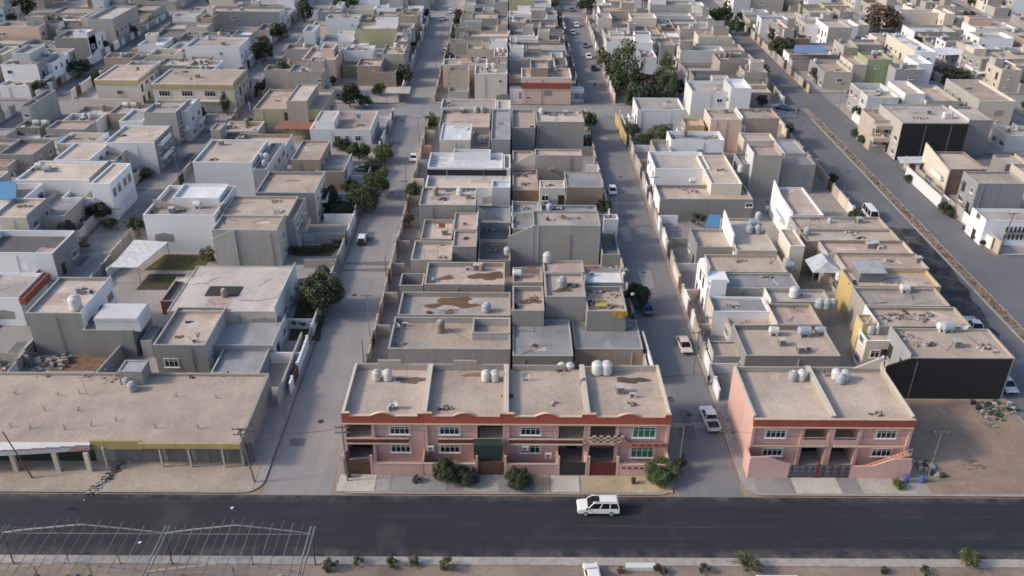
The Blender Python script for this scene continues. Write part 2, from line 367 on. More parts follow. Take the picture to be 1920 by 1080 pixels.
WIN = {}
def window_mesh(w, h, far, frame=M_white, glass=M_glass, key=''):
    """window in the x-z plane facing -y, origin at its centre; nearer ones get pane sub-parts"""
    k = (round(w, 1), round(h, 1), far, key)
    if k in WIN: return WIN[k]
    b = MB(); t = .09
    b.box(-w/2, w/2, -.07, .02, -h/2, -h/2 + t); b.box(-w/2, w/2, -.07, .02, h/2 - t, h/2)
    b.box(-w/2, -w/2 + t, -.07, .02, -h/2 + t, h/2 - t); b.box(w/2 - t, w/2, -.07, .02, -h/2 + t, h/2 - t)
    n = max(1, int(w / .8))
    for i in range(1, n + 1):
        x = -w/2 + w * i / (n + 1); b.box(x - .03, x + .03, -.055, .01, -h/2 + t, h/2 - t)
    if h > 1.2: b.box(-w/2 + t, w/2 - t, -.05, .005, h * .2, h * .2 + .05)
    b.box(-w/2 - .1, w/2 + .1, -.16, .02, -h/2 - .09, -h/2 - .002)
    p = MB(); p.box(-w/2 + t, w/2 - t, -.025, .0, -h/2 + t, h/2 - t, 0)
    if far:
        k0 = len(b.v); b.v += p.v; b.f += [tuple(i + k0 for i in f) for f in p.f]; b.m += [1] * len(p.f)
        WIN[k] = (b.mesh('window', [frame, glass]), None)
    else: WIN[k] = (b.mesh('window', frame), p.mesh('pane', glass))
    return WIN[k]
def add_window(root, x, y, z, face, w=1.5, h=1.3, far=True, frame=M_white, glass=M_glass, key='', name='window'):
    """face: '-y', '+x', '-x', '+y' in the root's own axes"""
    a, p = window_mesh(w, h, far, frame, glass, key)
    rz = {'-y': 0, '+x': math.pi/2, '+y': math.pi, '-x': -math.pi/2}[face]
    o = link(name, a, root, (x, y, z), rz)
    if p: link('pane', p, o)
    return o
DOORM = MB(); DOORM.box(-.5, .5, -.04, .02, 0, 2.1); DOORM.box(-.6, -.5, -.07, .02, 0, 2.2); DOORM.box(.5, .6, -.07, .02, 0, 2.2)
DOOR = {c: DOORM.mesh('door', m) for c, m in (('dk', M_dkmetal), ('rust', M_rust), ('steel', M_steel))}
def add_door(root, x, y, z, face, c='dk'):
    return link('door', DOOR[c], root, (x, y, z), {'-y': 0, '+x': math.pi/2, '+y': math.pi, '-x': -math.pi/2}[face])
def opening(root, x, y, z, face, w, h, m=None):
    b = MB(); b.box(-w/2, w/2, -.012, .02, -h/2, h/2)
    b.ring(-w/2 - .08, w/2 + .08, -.05, .03, .02, h/2, h/2 + .08)
    o = b.build('opening', m or M_void, root, (x, y, z)); o.rotation_euler[2] = {'-y': 0, '+x': math.pi/2, '+y': math.pi, '-x': -math.pi/2}[face]; return o

def volume(root, ox, oy, X0, X1, Y0, Y1, h, c, rc, par=.85, name='wall', z0=0.0, coping=None, t=.18):
    """one block of a house: outer wall up to the roof, parapet round it, roof slab, coping; coordinates in the world"""
    x0, x1, y0, y1 = X0 - ox, X1 - ox, Y0 - oy, Y1 - oy
    rz = h - par
    b = MB(); b.ring(x0, x1, y0, y1, t, z0, h); b.build(name, wallm(c), root)
    b = MB(); b.quad((x0 + t, y0 + t, rz), (x1 - t, y0 + t, rz), (x1 - t, y1 - t, rz), (x0 + t, y1 - t, rz)); b.build('roof', roofm(rc), root)
    cc = coping or ('white' if c in ('white', 'cream', 'peach', 'pale') else 'sand' if c in ('beige', 'tan', 'pink', 'yellow', 'olive') else 'lgrey')
    b = MB(); b.ring(x0 - .03, x1 + .03, y0 - .03, y1 + .03, t + .06, h + .001, h + .055); b.build('coping', wallm(cc), root)
    return rz
def stair_slope(root, ox, oy, x0, x1, y, h0, h1, c, axis='y', t=.2):
    """a wall whose top slopes, along x at y (axis y) or along y at x (axis x)"""
    b = MB()
    if axis == 'y': b.prism([(x0 - ox, 0), (x1 - ox, 0), (x1 - ox, h1), (x0 - ox, h0)], y - oy, y - oy + t, 'y')
    else: b.prism([(x0 - oy, 0), (x1 - oy, 0), (x1 - oy, h1), (x0 - oy, h0)], y - ox, y - ox + t, 'x')
    return b.build('sloping_wall', wallm(c), root)

# ---- rooftop things
def m_vtank(r, h, m, rib=True):
    b = MB(); p = [(r * .96, .12), (r, .2)]
    if rib:
        for k in range(5):
            z = .2 + (h - .45) * (k + .5) / 5; p += [(r, z - .07), (r * .955, z), (r, z + .07)]
    p += [(r, h - .25), (r * .8, h - .08), (r * .34, h)]
    b.lathe(0, 0, p, 14)
    for a in range(4): t = a * math.pi/2 + .4; b.box(r*.7*math.cos(t) - .09, r*.7*math.cos(t) + .09, r*.7*math.sin(t) - .09, r*.7*math.sin(t) + .09, 0, .14)
    return b.mesh('water_tank', m, False)
def m_htank(r, L, m):
    b = MB(); seg = 14; k = len(b.v); prof = [(r * .45, -L/2), (r * .88, -L/2 + .1), (r, -L/2 + .22), (r, -L/4), (r*.96, -L/4+.05), (r, -L/4+.1), (r, L/4), (r*.96, L/4+.05), (r, L/4+.1), (r, L/2 - .22), (r * .88, L/2 - .1), (r * .45, L/2)]
    c = MB(); c.lathe(0, 0, prof, seg)
    b.v = [(z, x, y + r + .25) for x, y, z in c.v]; b.f = [f for f in c.f]; b.m = c.m
    for s in (-1, 1): b.box(s * L * .28 - .08, s * L * .28 + .08, -r * .8, r * .8, 0, .34 + r * .25)
    return b.mesh('water_tank', m, False)
TM = {'v': m_vtank(.62, 1.5, M_tankw), 'g': m_vtank(.66, 1.35, M_tankg), 'b': m_vtank(.6, 1.4, M_tankb), 't': m_vtank(.6, 1.7, M_tankt),
      'h': m_htank(.55, 1.7, M_tankg), 'w': m_htank(.6, 1.6, M_tankw), 'l': m_htank(.62, 1.9, M_tankb)}
TD = {'v': 'white ribbed water tank', 'g': 'upright galvanised water tank', 'b': 'upright pale blue water tank', 't': 'upright dusty brown water tank',
      'h': 'lying galvanised water tank', 'w': 'lying white water tank', 'l': 'lying pale blue water tank'}
b = MB(); b.lathe(0, 0, [(.3, 0), (.3, .08), (.1, .13)], 10); LID = b.mesh('lid', M_tankw)
b = MB(); b.box(-.5, .5, -.45, .45, .18, 1.05)
for sx in (-1, 1):
    for sy_ in (-1, 1): b.box(sx*.44-.03, sx*.44+.03, sy_*.4-.03, sy_*.4+.03, 0, .18)
b.box(-.55, .55, -.5, .5, 1.05, 1.1); COOL = b.mesh('housing', mat('cooler_paint', (.55, .54, .50), 'plaster', .6, .9))
b = MB()
for sgn in (-1, 1):
    for k in range(5): b.box(-.4, .4, sgn*.475 - .02, sgn*.475 + .02, .28 + k*.15, .36 + k*.15); b.box(sgn*.525 - .02, sgn*.525 + .02, -.36, .36, .28 + k*.15, .36 + k*.15)
COOLG = b.mesh('louvre', mat('cooler_grille', (.12, .12, .12), 'plain'))
b = MB(); b.box(-.42, .42, -.16, .16, .08, .68); b.box(-.4, -.3, -.2, .2, 0, .08); b.box(.3, .4, -.2, .2, 0, .08)
SPLIT = b.mesh('housing', mat('condenser_paint', (.62, .61, .58), 'plaster', .6, .7))
b = MB(); c_ = MB(); c_.lathe(0, 0, [(.24, 0), (.24, .02)], 12)
b.v = [(x - .1, z - .18, y + .38) for x, y, z in c_.v]; b.f = c_.f; b.m = c_.m
SPLITG = b.mesh('fan_grille', mat('cooler_grille', (0, 0, 0)))
def m_dish():
    b = MB(); seg = 14; k0 = 0
    for ri, (r, z) in enumerate([(.05, 0), (.25, .03), (.45, .11), (.55, .17)]):
        for a in range(seg): t = 2*math.pi*a/seg; b.v.append((r*math.cos(t), -z * 1.0 - .12, r*math.sin(t) + .85))
    for p in range(3):
        for a in range(seg): q = (a+1) % seg; b.f.append((p*seg+a, p*seg+q, (p+1)*seg+q, (p+1)*seg+a)); b.m.append(0)
    return b.mesh('reflector', mat('dish_paint', (.50, .50, .49), 'plain', .6))
DISH = m_dish()
b = MB(); b.bar((0, 0, 0), (0, -.05, .85), .03); b.bar((0, -.12, .5), (0, -.6, .9), .015); b.box(-.3, .3, -.3, .3, 0, .04); DISHM = b.mesh('mast', M_pole)

def put(what, meshes, x, y, z, rz, hi, desc, cat, place='on the roof of'):
    """meshes: [(part name, mesh)]; first is the whole thing when alone"""
    if len(meshes) == 1: o = link(what, meshes[0][1], None, (x, y, z), rz)
    else:
        o = thing(what, None, None, (x, y, z), rz)
        for n, me in meshes: link(n, me, o)
    o['category'] = cat; ITEMS.append((o, desc, place, hi, cat)); return o
def tank(k, x, y, z, hi, rz=None, near=False, sc=None):
    if near and k in 'vgbt':
        h = {'v': 1.5, 'g': 1.35, 'b': 1.4, 't': 1.7}[k]
        o = thing('water_tank', None, None, (x, y, z), rnd.random() * 3); link('shell', TM[k], o); link('lid', LID, o, (0, 0, h))
        o['category'] = 'water tank'; ITEMS.append((o, TD[k], 'on the roof of', hi, 'water tank'))
    else: o = put('water_tank', [('shell', TM[k])], x, y, z, rnd.uniform(-.1, .1) if rz is None else rz, hi, TD[k], 'water tank')
    if sc: o.scale = (sc,) * 3
    return o
def cooler(x, y, z, hi, rz=0): return put('air_cooler', [('housing', COOL), ('louvre', COOLG)], x, y, z, rz, hi, 'boxy white evaporative cooler', 'air cooler')
def split(x, y, z, hi, rz=0): return put('air_conditioner', [('housing', SPLIT), ('fan_grille', SPLITG)], x, y, z, rz, hi, 'small white air conditioner unit', 'air conditioner')
def dish(x, y, z, hi, rz=0): return put('satellite_dish', [('reflector', DISH), ('mast', DISHM)], x, y, z, rz, hi, 'grey satellite dish on a short mast', 'satellite dish')

def junk(x, y, z, r, hi, seed, m=None, desc='loose heap of scrap and rubble', place='on the roof of', n=14):
    q = random.Random(seed); b = MB()
    for k in range(n):
        cx, cy_ = q.gauss(0, r * .45), q.gauss(0, r * .3); s = q.uniform(.08, .34); hh = q.uniform(.05, .4)
        a = q.uniform(0, 3); ca, sa = math.cos(a) * s, math.sin(a) * s * q.uniform(.3, 1)
        p = [(cx - ca, cy_ - sa), (cx + sa, cy_ - ca), (cx + ca, cy_ + sa), (cx - sa, cy_ + ca)]
        b.prism(p, 0, hh, 'z', q.randrange(4))
    if q.random() < .6:
        for k in range(3): b.bar((q.uniform(-r, r), q.uniform(-r/2, r/2), .05), (q.uniform(-r, r), q.uniform(-r/2, r/2), q.uniform(.1, .5)), .035, 2)
    o = b.build('scrap_heap', m or JM[seed % len(JM)], None, (x, y, z)); o['kind'] = 'stuff'
    o['label'] = desc; o['category'] = 'scrap heap'; ITEMS.append((o, desc, place, hi, 'scrap heap')); return o
_j = lambda k: mat('scrap_' + k, _jc[k], 'plaster', .8)
_jc = dict(grey=(.25, .25, .25), tan=(.38, .30, .22), rust=(.16, .08, .05), pale=(.55, .54, .5), dark=(.05, .05, .055), blue=(.08, .16, .3), red=(.22, .07, .05), green=(.05, .14, .08))
JM = [[_j(k) for k in s] for s in (('grey', 'tan', 'rust', 'pale'), ('tan', 'dark', 'blue', 'pale'), ('pale', 'rust', 'dark', 'grey'), ('tan', 'pale', 'tan', 'grey'), ('grey', 'dark', 'pale', 'red'))]
def stain(root, x, y, z, rx, ry, c, seed, name='stain'):
    """a dried puddle mark with its own ragged outline"""
    q = random.Random(seed); n = 26; ph = [q.uniform(0, 6.28) for _ in range(5)]
    pts = []
    for k in range(n):
        t = 2 * math.pi * k / n
        rr = 1 + .22 * math.sin(2*t + ph[0]) + .16 * math.sin(3*t + ph[1]) + .13 * math.sin(5*t + ph[2]) + .08 * math.sin(9*t + ph[3])
        pts.append((x + rx * rr * math.cos(t), y + ry * rr * math.sin(t), z))
    b = MB(); b.poly(pts); return b.build(name, mat('stain_' + c, dict(brown=(.17, .105, .06), dark=(.16, .13, .11), wet=(.10, .075, .06), pale=(.55, .50, .43), orange=(.38, .20, .12))[c], 'roof', .8), root)

def look_of(c, storeys, rc, extra=''):
    return ('%s %s-storey house%s' % (CNAME[c], {1: 'one', 2: 'two', 3: 'three'}[storeys], extra)).strip()

CLOTH = [mat('washing_%s' % k, c, 'plain') for k, c in dict(white=(.7, .7, .7), blue=(.16, .22, .34), red=(.30, .12, .10), grey=(.3, .3, .32)).items()]
def W_ok(t): return t[1] - t[0] > 4.5 and t[3] - t[2] > 3.5
def house(row, vols, look=None, kind='house', cat='house', auto=True, seed=None, windows=None, near=False, hut=None, junkn=None, tanks=None, coolers=None):
    """vols: [(X0,X1,Y0,Y1,h,wall,roof)] in metres"""
    q = random.Random(seed if seed is not None else int(vols[0][2] * 97 + vols[0][0] * 31))
    v0 = vols[0]; ox, oy = (v0[0] + v0[1]) / 2, (v0[2] + v0[3]) / 2
    st = 1 if max(v[4] for v in vols) < 5.9 else 2
    root = thing(kind, None, cat, (ox, oy, .02)); hi = len(HOUSES)
    HOUSES.append([row, oy, root, look or look_of(v0[5], st, v0[6])])
    side = ROWS[row][3] if row in ROWS else 0
    tops = []
    for k, v in enumerate(vols):
        X0, X1, Y0, Y1, h, c, rc = v[:7]; par = v[7] if len(v) > 7 else q.choice((.55, .8, .95))
        j = .03 + .004 * k
        rz = volume(root, ox, oy, X0 + j, X1 - j, Y0 + j, Y1 - j, h - .01 * k, c, rc, par)
        tops.append((X0, X1, Y0, Y1, rz))
    v = v0; X0, X1, Y0, Y1, h, c, rc = v[:7]; rz = tops[0][4]; far = not near
    # mended squares of roof screed
    for _ in range(q.choice((0, 1, 1, 2))):
        a0, a1, b0, b1, r_ = tops[0]
        if a1 - a0 > 4.5 and b1 - b0 > 4:
            w2, d2 = q.uniform(1, (a1 - a0) * .45), q.uniform(.8, (b1 - b0) * .45); px0 = q.uniform(a0 + .3, a1 - w2 - .3) - ox; py0 = q.uniform(b0 + .3, b1 - d2 - .3) - oy
            b = MB(); b.prism([(px0, py0), (px0 + w2, py0 + q.uniform(-.1, .2)), (px0 + w2 * q.uniform(.85, 1), py0 + d2), (px0 + q.uniform(0, .4), py0 + d2 * .95)], r_ + .001, r_ + .004 + .003 * _, 'z'); b.build('screed_patch', roofm(q.choice((rc, 'sand', 'pale', 'grey', 'tan', 'pinkish'))), root)
    # what is on the roof
    if auto:
        W, D = X1 - X0, Y1 - Y0
        if hut is None: hut = q.random() < .62 and W > 7 and D > 5
        hx0 = hx1 = None
        if hut:
            hw, hd = q.uniform(2.6, 4.4), min(D * .6, q.uniform(2.8, 4.5)); hx0 = X0 + q.uniform(.25, max(.3, W - hw - .5)); hx1 = hx0 + hw; hy1 = Y1 - .25; hy0 = hy1 - hd
            hh = rz + 2.5
            volume(root, ox, oy, hx0, hx1, hy0, hy1, hh, q.choice((c, c, 'beige', 'lgrey', 'grey')), q.choice((rc, 'tan', 'grey')), .18, 'stair_hut', z0=rz)
            add_door(root, (hx0 + hx1) / 2 - ox, hy0 - oy, rz, '-y', q.choice(('dk', 'rust', 'steel')))
            if q.random() < .5:
                stx = hx1 if q.random() < .5 else hx0; dirn = 1 if stx == hx1 else -1; e = min(max(stx + dirn * 3.4, X0 + .2), X1 - .2)
                if abs(e - stx) > 1: 
                    b = MB(); p = [(stx - ox, rz), (e - ox, rz), (e - ox, rz + .3), (stx - ox, hh - .1)]
                    if dirn < 0: p = p[::-1]
                    b.prism(p, hy1 - oy - .2, hy1 - oy - .02, 'y'); b.build('sloping_wall', wallm(c), root)
        def free(x, y, m=.9): return not (hx0 is not None and hx0 - m < x < hx1 + m and hy0 - m < y < hy1 + m)
        def spot(m=.9):
            for _ in range(12):
                x, y = q.uniform(X0 + m, X1 - m), q.uniform(Y0 + m, Y1 - m)
                if free(x, y): return x, y
            return X0 + 1, Y0 + 1
        if tanks is None:
            nt_ = (q.choice((0, 0, 1, 1, 2, 2)) if D > 5 else q.choice((0, 1))) if oy < 285 else q.choice((0, 0, 1))
            if nt_ and W > 3 and D > 3:
                x, y = (q.uniform(X0 + 1.0, X1 - 2.4), Y1 - 1.05)
                if not free(x, y, 1.0) or not free(x + 1.4, y, 1.0): x, y = q.uniform(X0 + 1, X1 - 2.4), Y0 + 1.2 + q.random()
                k = q.choice('vvgghwbtl')
                for i in range(nt_): tank(k, x + i * (1.45 if k in 'vgbt' else 2.2), y, rz, hi, near=near)
        if coolers is None:
            for i in range(q.choice((0, 1, 1, 2)) if oy < 285 else q.choice((0, 0, 1))):
                x, y = spot(); (cooler if q.random() < .45 else split)(x, y, rz, hi, q.choice((0, .1, 1.57)))
            if q.random() < .4: x, y = spot(); dish(x, y, rz, hi, q.uniform(-.6, .3))
        for i in range(q.choice((0, 0, 1, 2)) if junkn is None else junkn):
            x, y = spot(1.4); junk(x, y, rz + .01, q.uniform(.7, 1.5), hi, q.randrange(9999))
        if q.random() < .16:
            x, y = spot(1.8); stain(root, x - ox, y - oy, rz + .012, q.uniform(.6, 1.6), q.uniform(.5, 1.1), q.choice(('brown', 'dark', 'pale')), q.randrange(999))
    if v0[4] and W_ok(tops[0]):                        # pipes and cables lying on the roof
        a0, a1, b0, b1, r_ = tops[0]
        for _ in range(q.choice((1, 2, 3)) if oy < 260 else 1):
            b = MB(); p = Vector((q.uniform(a0 + .5, a1 - .5) - ox, q.uniform(b0 + .5, b1 - .5) - oy, r_ + .04)); 
            for s in range(q.choice((1, 2, 3))):
                n_ = Vector((min(max(p.x + q.uniform(-4, 4), a0 + .4 - ox), a1 - .4 - ox), min(max(p.y + q.uniform(-3, 3), b0 + .4 - oy), b1 - .4 - oy), r_ + .04)); b.bar(p, n_, q.choice((.025, .04)), seg=3); p = n_
            b.build('roof_pipe', q.choice((M_pole, M_dkmetal, M_rust, M_white)), root)
        if q.random() < .35 and oy < 330:                 # a frame with washing or shade cloth
            b = MB(); lx, ly = q.uniform(a0 + 1, a1 - 3.2) - ox, q.uniform(b0 + 1, b1 - 1) - oy
            for e in (0, 2.4): b.bar((lx + e, ly, r_), (lx + e, ly, r_ + 1.7), .03, seg=4)
            b.bar((lx, ly, r_ + 1.65), (lx + 2.4, ly, r_ + 1.65), .02, seg=3); b.build('washing_frame', M_pole, root)
            if q.random() < .45:
                b = MB(); k0 = q.uniform(.1, .8); b.box(lx + k0, lx + k0 + q.uniform(.6, 1.3), ly - .02, ly + .02, r_ + .7, r_ + 1.64); b.build('washing', q.choice(CLOTH), root)
    if oy < 250 and c != 'black' and vols[0][4] > 3 and root.name.startswith('house'):     # drain pipes and mended render on the wall that faces the road
        for _ in range(q.choice((0, 1, 1, 2))):
            wx = q.uniform(X0 + .5, X1 - .5) - ox; b = MB(); b.bar((wx, Y0 - oy - .04, .1), (wx, Y0 - oy - .04, h - .5), .05, seg=5); b.build('drain_pipe', q.choice((M_pole, M_steel, M_tankw)), root)
        if q.random() < .5:
            wx = q.uniform(X0 + .5, X1 - 3) - ox; w2 = q.uniform(1.5, 4); z2 = q.uniform(.6, h * .5); b = MB(); j_ = lambda: q.uniform(-.12, .12)
            pts = [(wx, z2 + j_()), (wx + w2, z2 + j_()), (wx + w2 + j_(), z2 + 1.5 + j_()), (wx + w2 * .55, z2 + 1.7 + j_()), (wx + j_(), z2 + 1.4)]
            b.prism(pts, Y0 - oy + .005, Y0 - oy + .05, 'y'); b.build('mended_render', wallm(q.choice((c, 'grey', 'lgrey'))), root)
    # windows on the street side that can be seen
    if windows is None and row in ROWS:
        rx = ROWS[row]
        for (a0, a1, b0, b1, r_) in tops[:2]:
            faces = []
            if side > 0 and (a1 + a0) / 2 < 0: faces.append(('+x', a1 - .03))
            if side < 0 and (a1 + a0) / 2 > 0: faces.append(('-x', a0 + .03))
            if not faces and a0 * a1 != 0 and q.random() < .5: faces.append(('+x', a1 - .03) if a0 < 0 else ('-x', a0 + .03))
            for f, xx in faces:
                n = max(1, int((b1 - b0) / 3.4)); sg = 1 if f == '+x' else -1
                if r_ > 2.5 and q.random() < .65:          # rendered and painted street front
                    b = MB(); lo_, up_ = sorted((xx - ox + sg * .0, xx - ox + sg * .09)); b.box(lo_, up_, b0 - oy + .05, b1 - oy - .05, .1, r_ + .9); b.build('street_front', wallm(q.choice(('white', 'white', 'pale', 'cream', 'lgrey', 'bluegrey'))), root); xx += sg * .09
                if r_ > 5 and q.random() < .6:             # balcony
                    w0 = q.uniform(b0, (b0 + b1) / 2); w1 = w0 + (b1 - b0) * .45; lo_, up_ = sorted((xx - ox, xx - ox + sg * 1.3)); b = MB(); b.box(lo_, up_, w0 - oy, w1 - oy, 3.1, 3.28)
                    e0, e1 = sorted((xx - ox + sg * 1.2, xx - ox + sg * 1.3)); b.box(e0, e1, w0 - oy, w1 - oy, 3.28, 4.1); b.build('balcony', wallm(q.choice(('white', 'cream', 'lgrey'))), root)
                for fl in range(2 if r_ > 4.6 else 1):
                    for i in range(n):
                        yy = b0 + (b1 - b0) * (i + .5) / n; zz = 1.7 + fl * 3.2
                        if q.random() < .8: add_window(root, xx - ox, yy - oy, zz, f, q.choice((1.2, 1.6, 2.0)), q.choice((1.2, 1.5)), far)
                        else: add_door(root, xx - ox, yy - oy, zz - 1.65, f, 'dk')
        for _ in range(0 if coolers == 0 else q.choice((0, 1, 1, 2)) if rz > 5.5 else q.choice((0, 0, 1))):   # openings in the wall facing the camera's side
            wx = q.uniform(X0 + 1.2, X1 - 1.2); add_window(root, wx - ox, Y0 + .03 - oy, q.choice((rz - 1.5, rz - 1.5, 1.9)) if rz > 5 else rz - 1.4, '-y', q.choice((.8, 1.1, 1.5)), q.choice((.8, 1.1)), far)
        if False:
            add_window(root, q.uniform(X0 + 1.5, X1 - 1.5) - ox, Y0 + .03 - oy, rz - 1.6, '-y', .9, .8, far)
    return root, hi, ox, oy, tops

def V(x0, x1, yf, yb, h, c, rc='tan', par=None, z=0):
    """block read from its roof edges: left and right end of the front edge, front row, back row, height"""
    X0, Y0 = at(x0, yf, h); X1, Ya = at(x1, yf, h); xm = (x0 + x1) / 2
    Y0 = (Y0 + Ya) / 2; Y1 = at(xm, yb, h)[1]
    r = (X0, X1, Y0, Y1, h, c, rc)
    return r + (par,) if par is not None else r

# ---- walls and gates toward the street
WALLM = {}
def yard_wall(row, X, y0, y1, h, c, hi, gate=True, q=rnd, gc=None, t=.2):
    root = thing('garden_wall', None, 'garden wall', (X, (y0 + y1) / 2, .02)); L = (y1 - y0) / 2 - .03
    b = MB()
    if gate:
        gy = q.uniform(-L * .5, L * .5); gw = 1.7
        b.box(-t/2, t/2, -L, gy - gw, 0, h); b.box(-t/2, t/2, gy + gw, L, 0, h)
        b.box(-t, t, gy - gw - .25, gy - gw + .05, 0, h + .3); b.box(-t, t, gy + gw - .05, gy + gw + .25, 0, h + .3)
        g_ = MB(); g_.box(-.04, .04, gy - gw + .05, gy + gw - .05, .05, h - .1)
        for k in range(5): yy = gy - gw + .3 + k * .68; g_.box(-.07, .07, yy, yy + .06, .05, h - .05)
        g_.build('gate', gc or q.choice((M_dkmetal, M_rust, M_steel, M_white)), root)
    else: b.box(-t/2, t/2, -L, L, 0, h)
    b.build('wall', wallm(c), root)
    k_ = MB(); k_.box(-t/2 - .05, t/2 + .05, -L, (gy - gw - .25) if gate else L, h + .001, h + .07)
    if gate: k_.box(-t/2 - .05, t/2 + .05, gy + gw + .25, L, h + .001, h + .07)
    k_.build('coping', wallm('sand' if c != 'white' else 'white'), root)
    ITEMS.append((root, '%s garden wall%s' % (CNAME[c], ' with gate' if gate else ''), 'on the street side of', hi, 'garden wall'))
    return root
def cross_wall(x0, x1, Y, h, c, hi, place='beside'):
    b = MB(); b.box(x0, x1, -.1, .1, 0, h); o = b.build('yard_wall', wallm(c), None, (0, Y, .02)); o['category'] = 'yard wall'
    ITEMS.append((o, '%s blank yard wall' % CNAME[c], place, hi, 'yard wall')); return o
# ---------------------------------------------------------------- the pink terrace and the pink pair of houses
M_pinkw = wallm('pink'); M_band = mat('brick_red_band', (.40, .095, .07), 'plaster', .85, .7); M_buff = mat('buff_trim', (.62, .47, .33), 'plaster', .85, .6)
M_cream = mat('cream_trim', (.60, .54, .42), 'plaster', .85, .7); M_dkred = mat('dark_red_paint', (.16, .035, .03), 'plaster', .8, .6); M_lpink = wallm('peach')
M_net = mat('green_netting', (.025, .05, .042), 'plaster', .9, .5)
def arched_band(root, x0, x1, y, z0, z1, shape, ox, oy):
    """the red parapet band: outline with raised ends and a curved rise in the middle"""
    w = x1 - x0; pts = [(x0, z0), (x1, z0)]
    top = []
    N = 40
    for k in range(N + 1):
        t = k / N; z = z1
        if shape in ('arch', 'archL', 'archR'):
            c = .5 if shape == 'arch' else (.46 if shape == 'archL' else .5)
            d = abs(t - c)
            if d < .15: z = z1 + .52 * math.cos(d / .15 * math.pi / 2) ** 1.0
            if t < .09 and shape != 'flat': z = z1 + .42
            if t > .91: z = z1 + .42
        top.append((x0 + w * t, z))
    # vertical steps at the raised ends
    out = []
    for i, p in enumerate(top):
        if out and abs(p[1] - out[-1][1]) > .3: out.append((p[0], out[-1][1]))
        out.append(p)
    b = MB(); n = len(out)
    for i in range(n - 1):
        (xa, za), (xb, zb) = out[i], out[i + 1]
        if abs(xa - xb) < 1e-5: continue
        xa -= ox; xb -= ox
        b.quad((xa, y - oy, z0), (xb, y - oy, z0), (xb, y - oy, zb), (xa, y - oy, za))
        b.quad((xb, y - oy + .25, z0), (xa, y - oy + .25, z0), (xa, y - oy + .25, za), (xb, y - oy + .25, zb))
    b.quad((x0 - ox, y - oy, z0), (x0 - ox, y - oy, out[0][1]), (x0 - ox, y - oy + .25, out[0][1]), (x0 - ox, y - oy + .25, z0))
    b.quad((x1 - ox, y - oy + .25, z0), (x1 - ox, y - oy + .25, out[-1][1]), (x1 - ox, y - oy, out[-1][1]), (x1 - ox, y - oy, z0))
    b.build('parapet', M_band, root)
    c = MB()
    for i in range(n - 1):
        (xa, za), (xb, zb) = out[i], out[i + 1]
        xa -= ox; xb -= ox; d = .05
        c.quad((xa, y - oy - .06, za + d), (xb, y - oy - .06, zb + d), (xb, y - oy + .3, zb + d), (xa, y - oy + .3, za + d))
        c.quad((xa, y - oy - .06, za - .04), (xb, y - oy - .06, zb - .04), (xb, y - oy - .06, zb + d), (xa, y - oy - .06, za + d))
    c.build('coping', M_buff, root)
def gate(root, x0, x1, y, z0, h, m, panels=4, name='gate'):
    b = MB(); b.box(x0, x1, y - .03, y + .03, z0 + .08, z0 + h)
    n = panels * 3
    for k in range(n + 1): x = x0 + (x1 - x0) * k / n; b.box(x - .03, x + .03, y - .06, y + .06, z0 + .05, z0 + h + .05)
    for z in (.1, h * .5, h - .04): b.box(x0, x1, y - .05, y + .05, z0 + z, z0 + z + .07)
    return b.build(name, m, root)
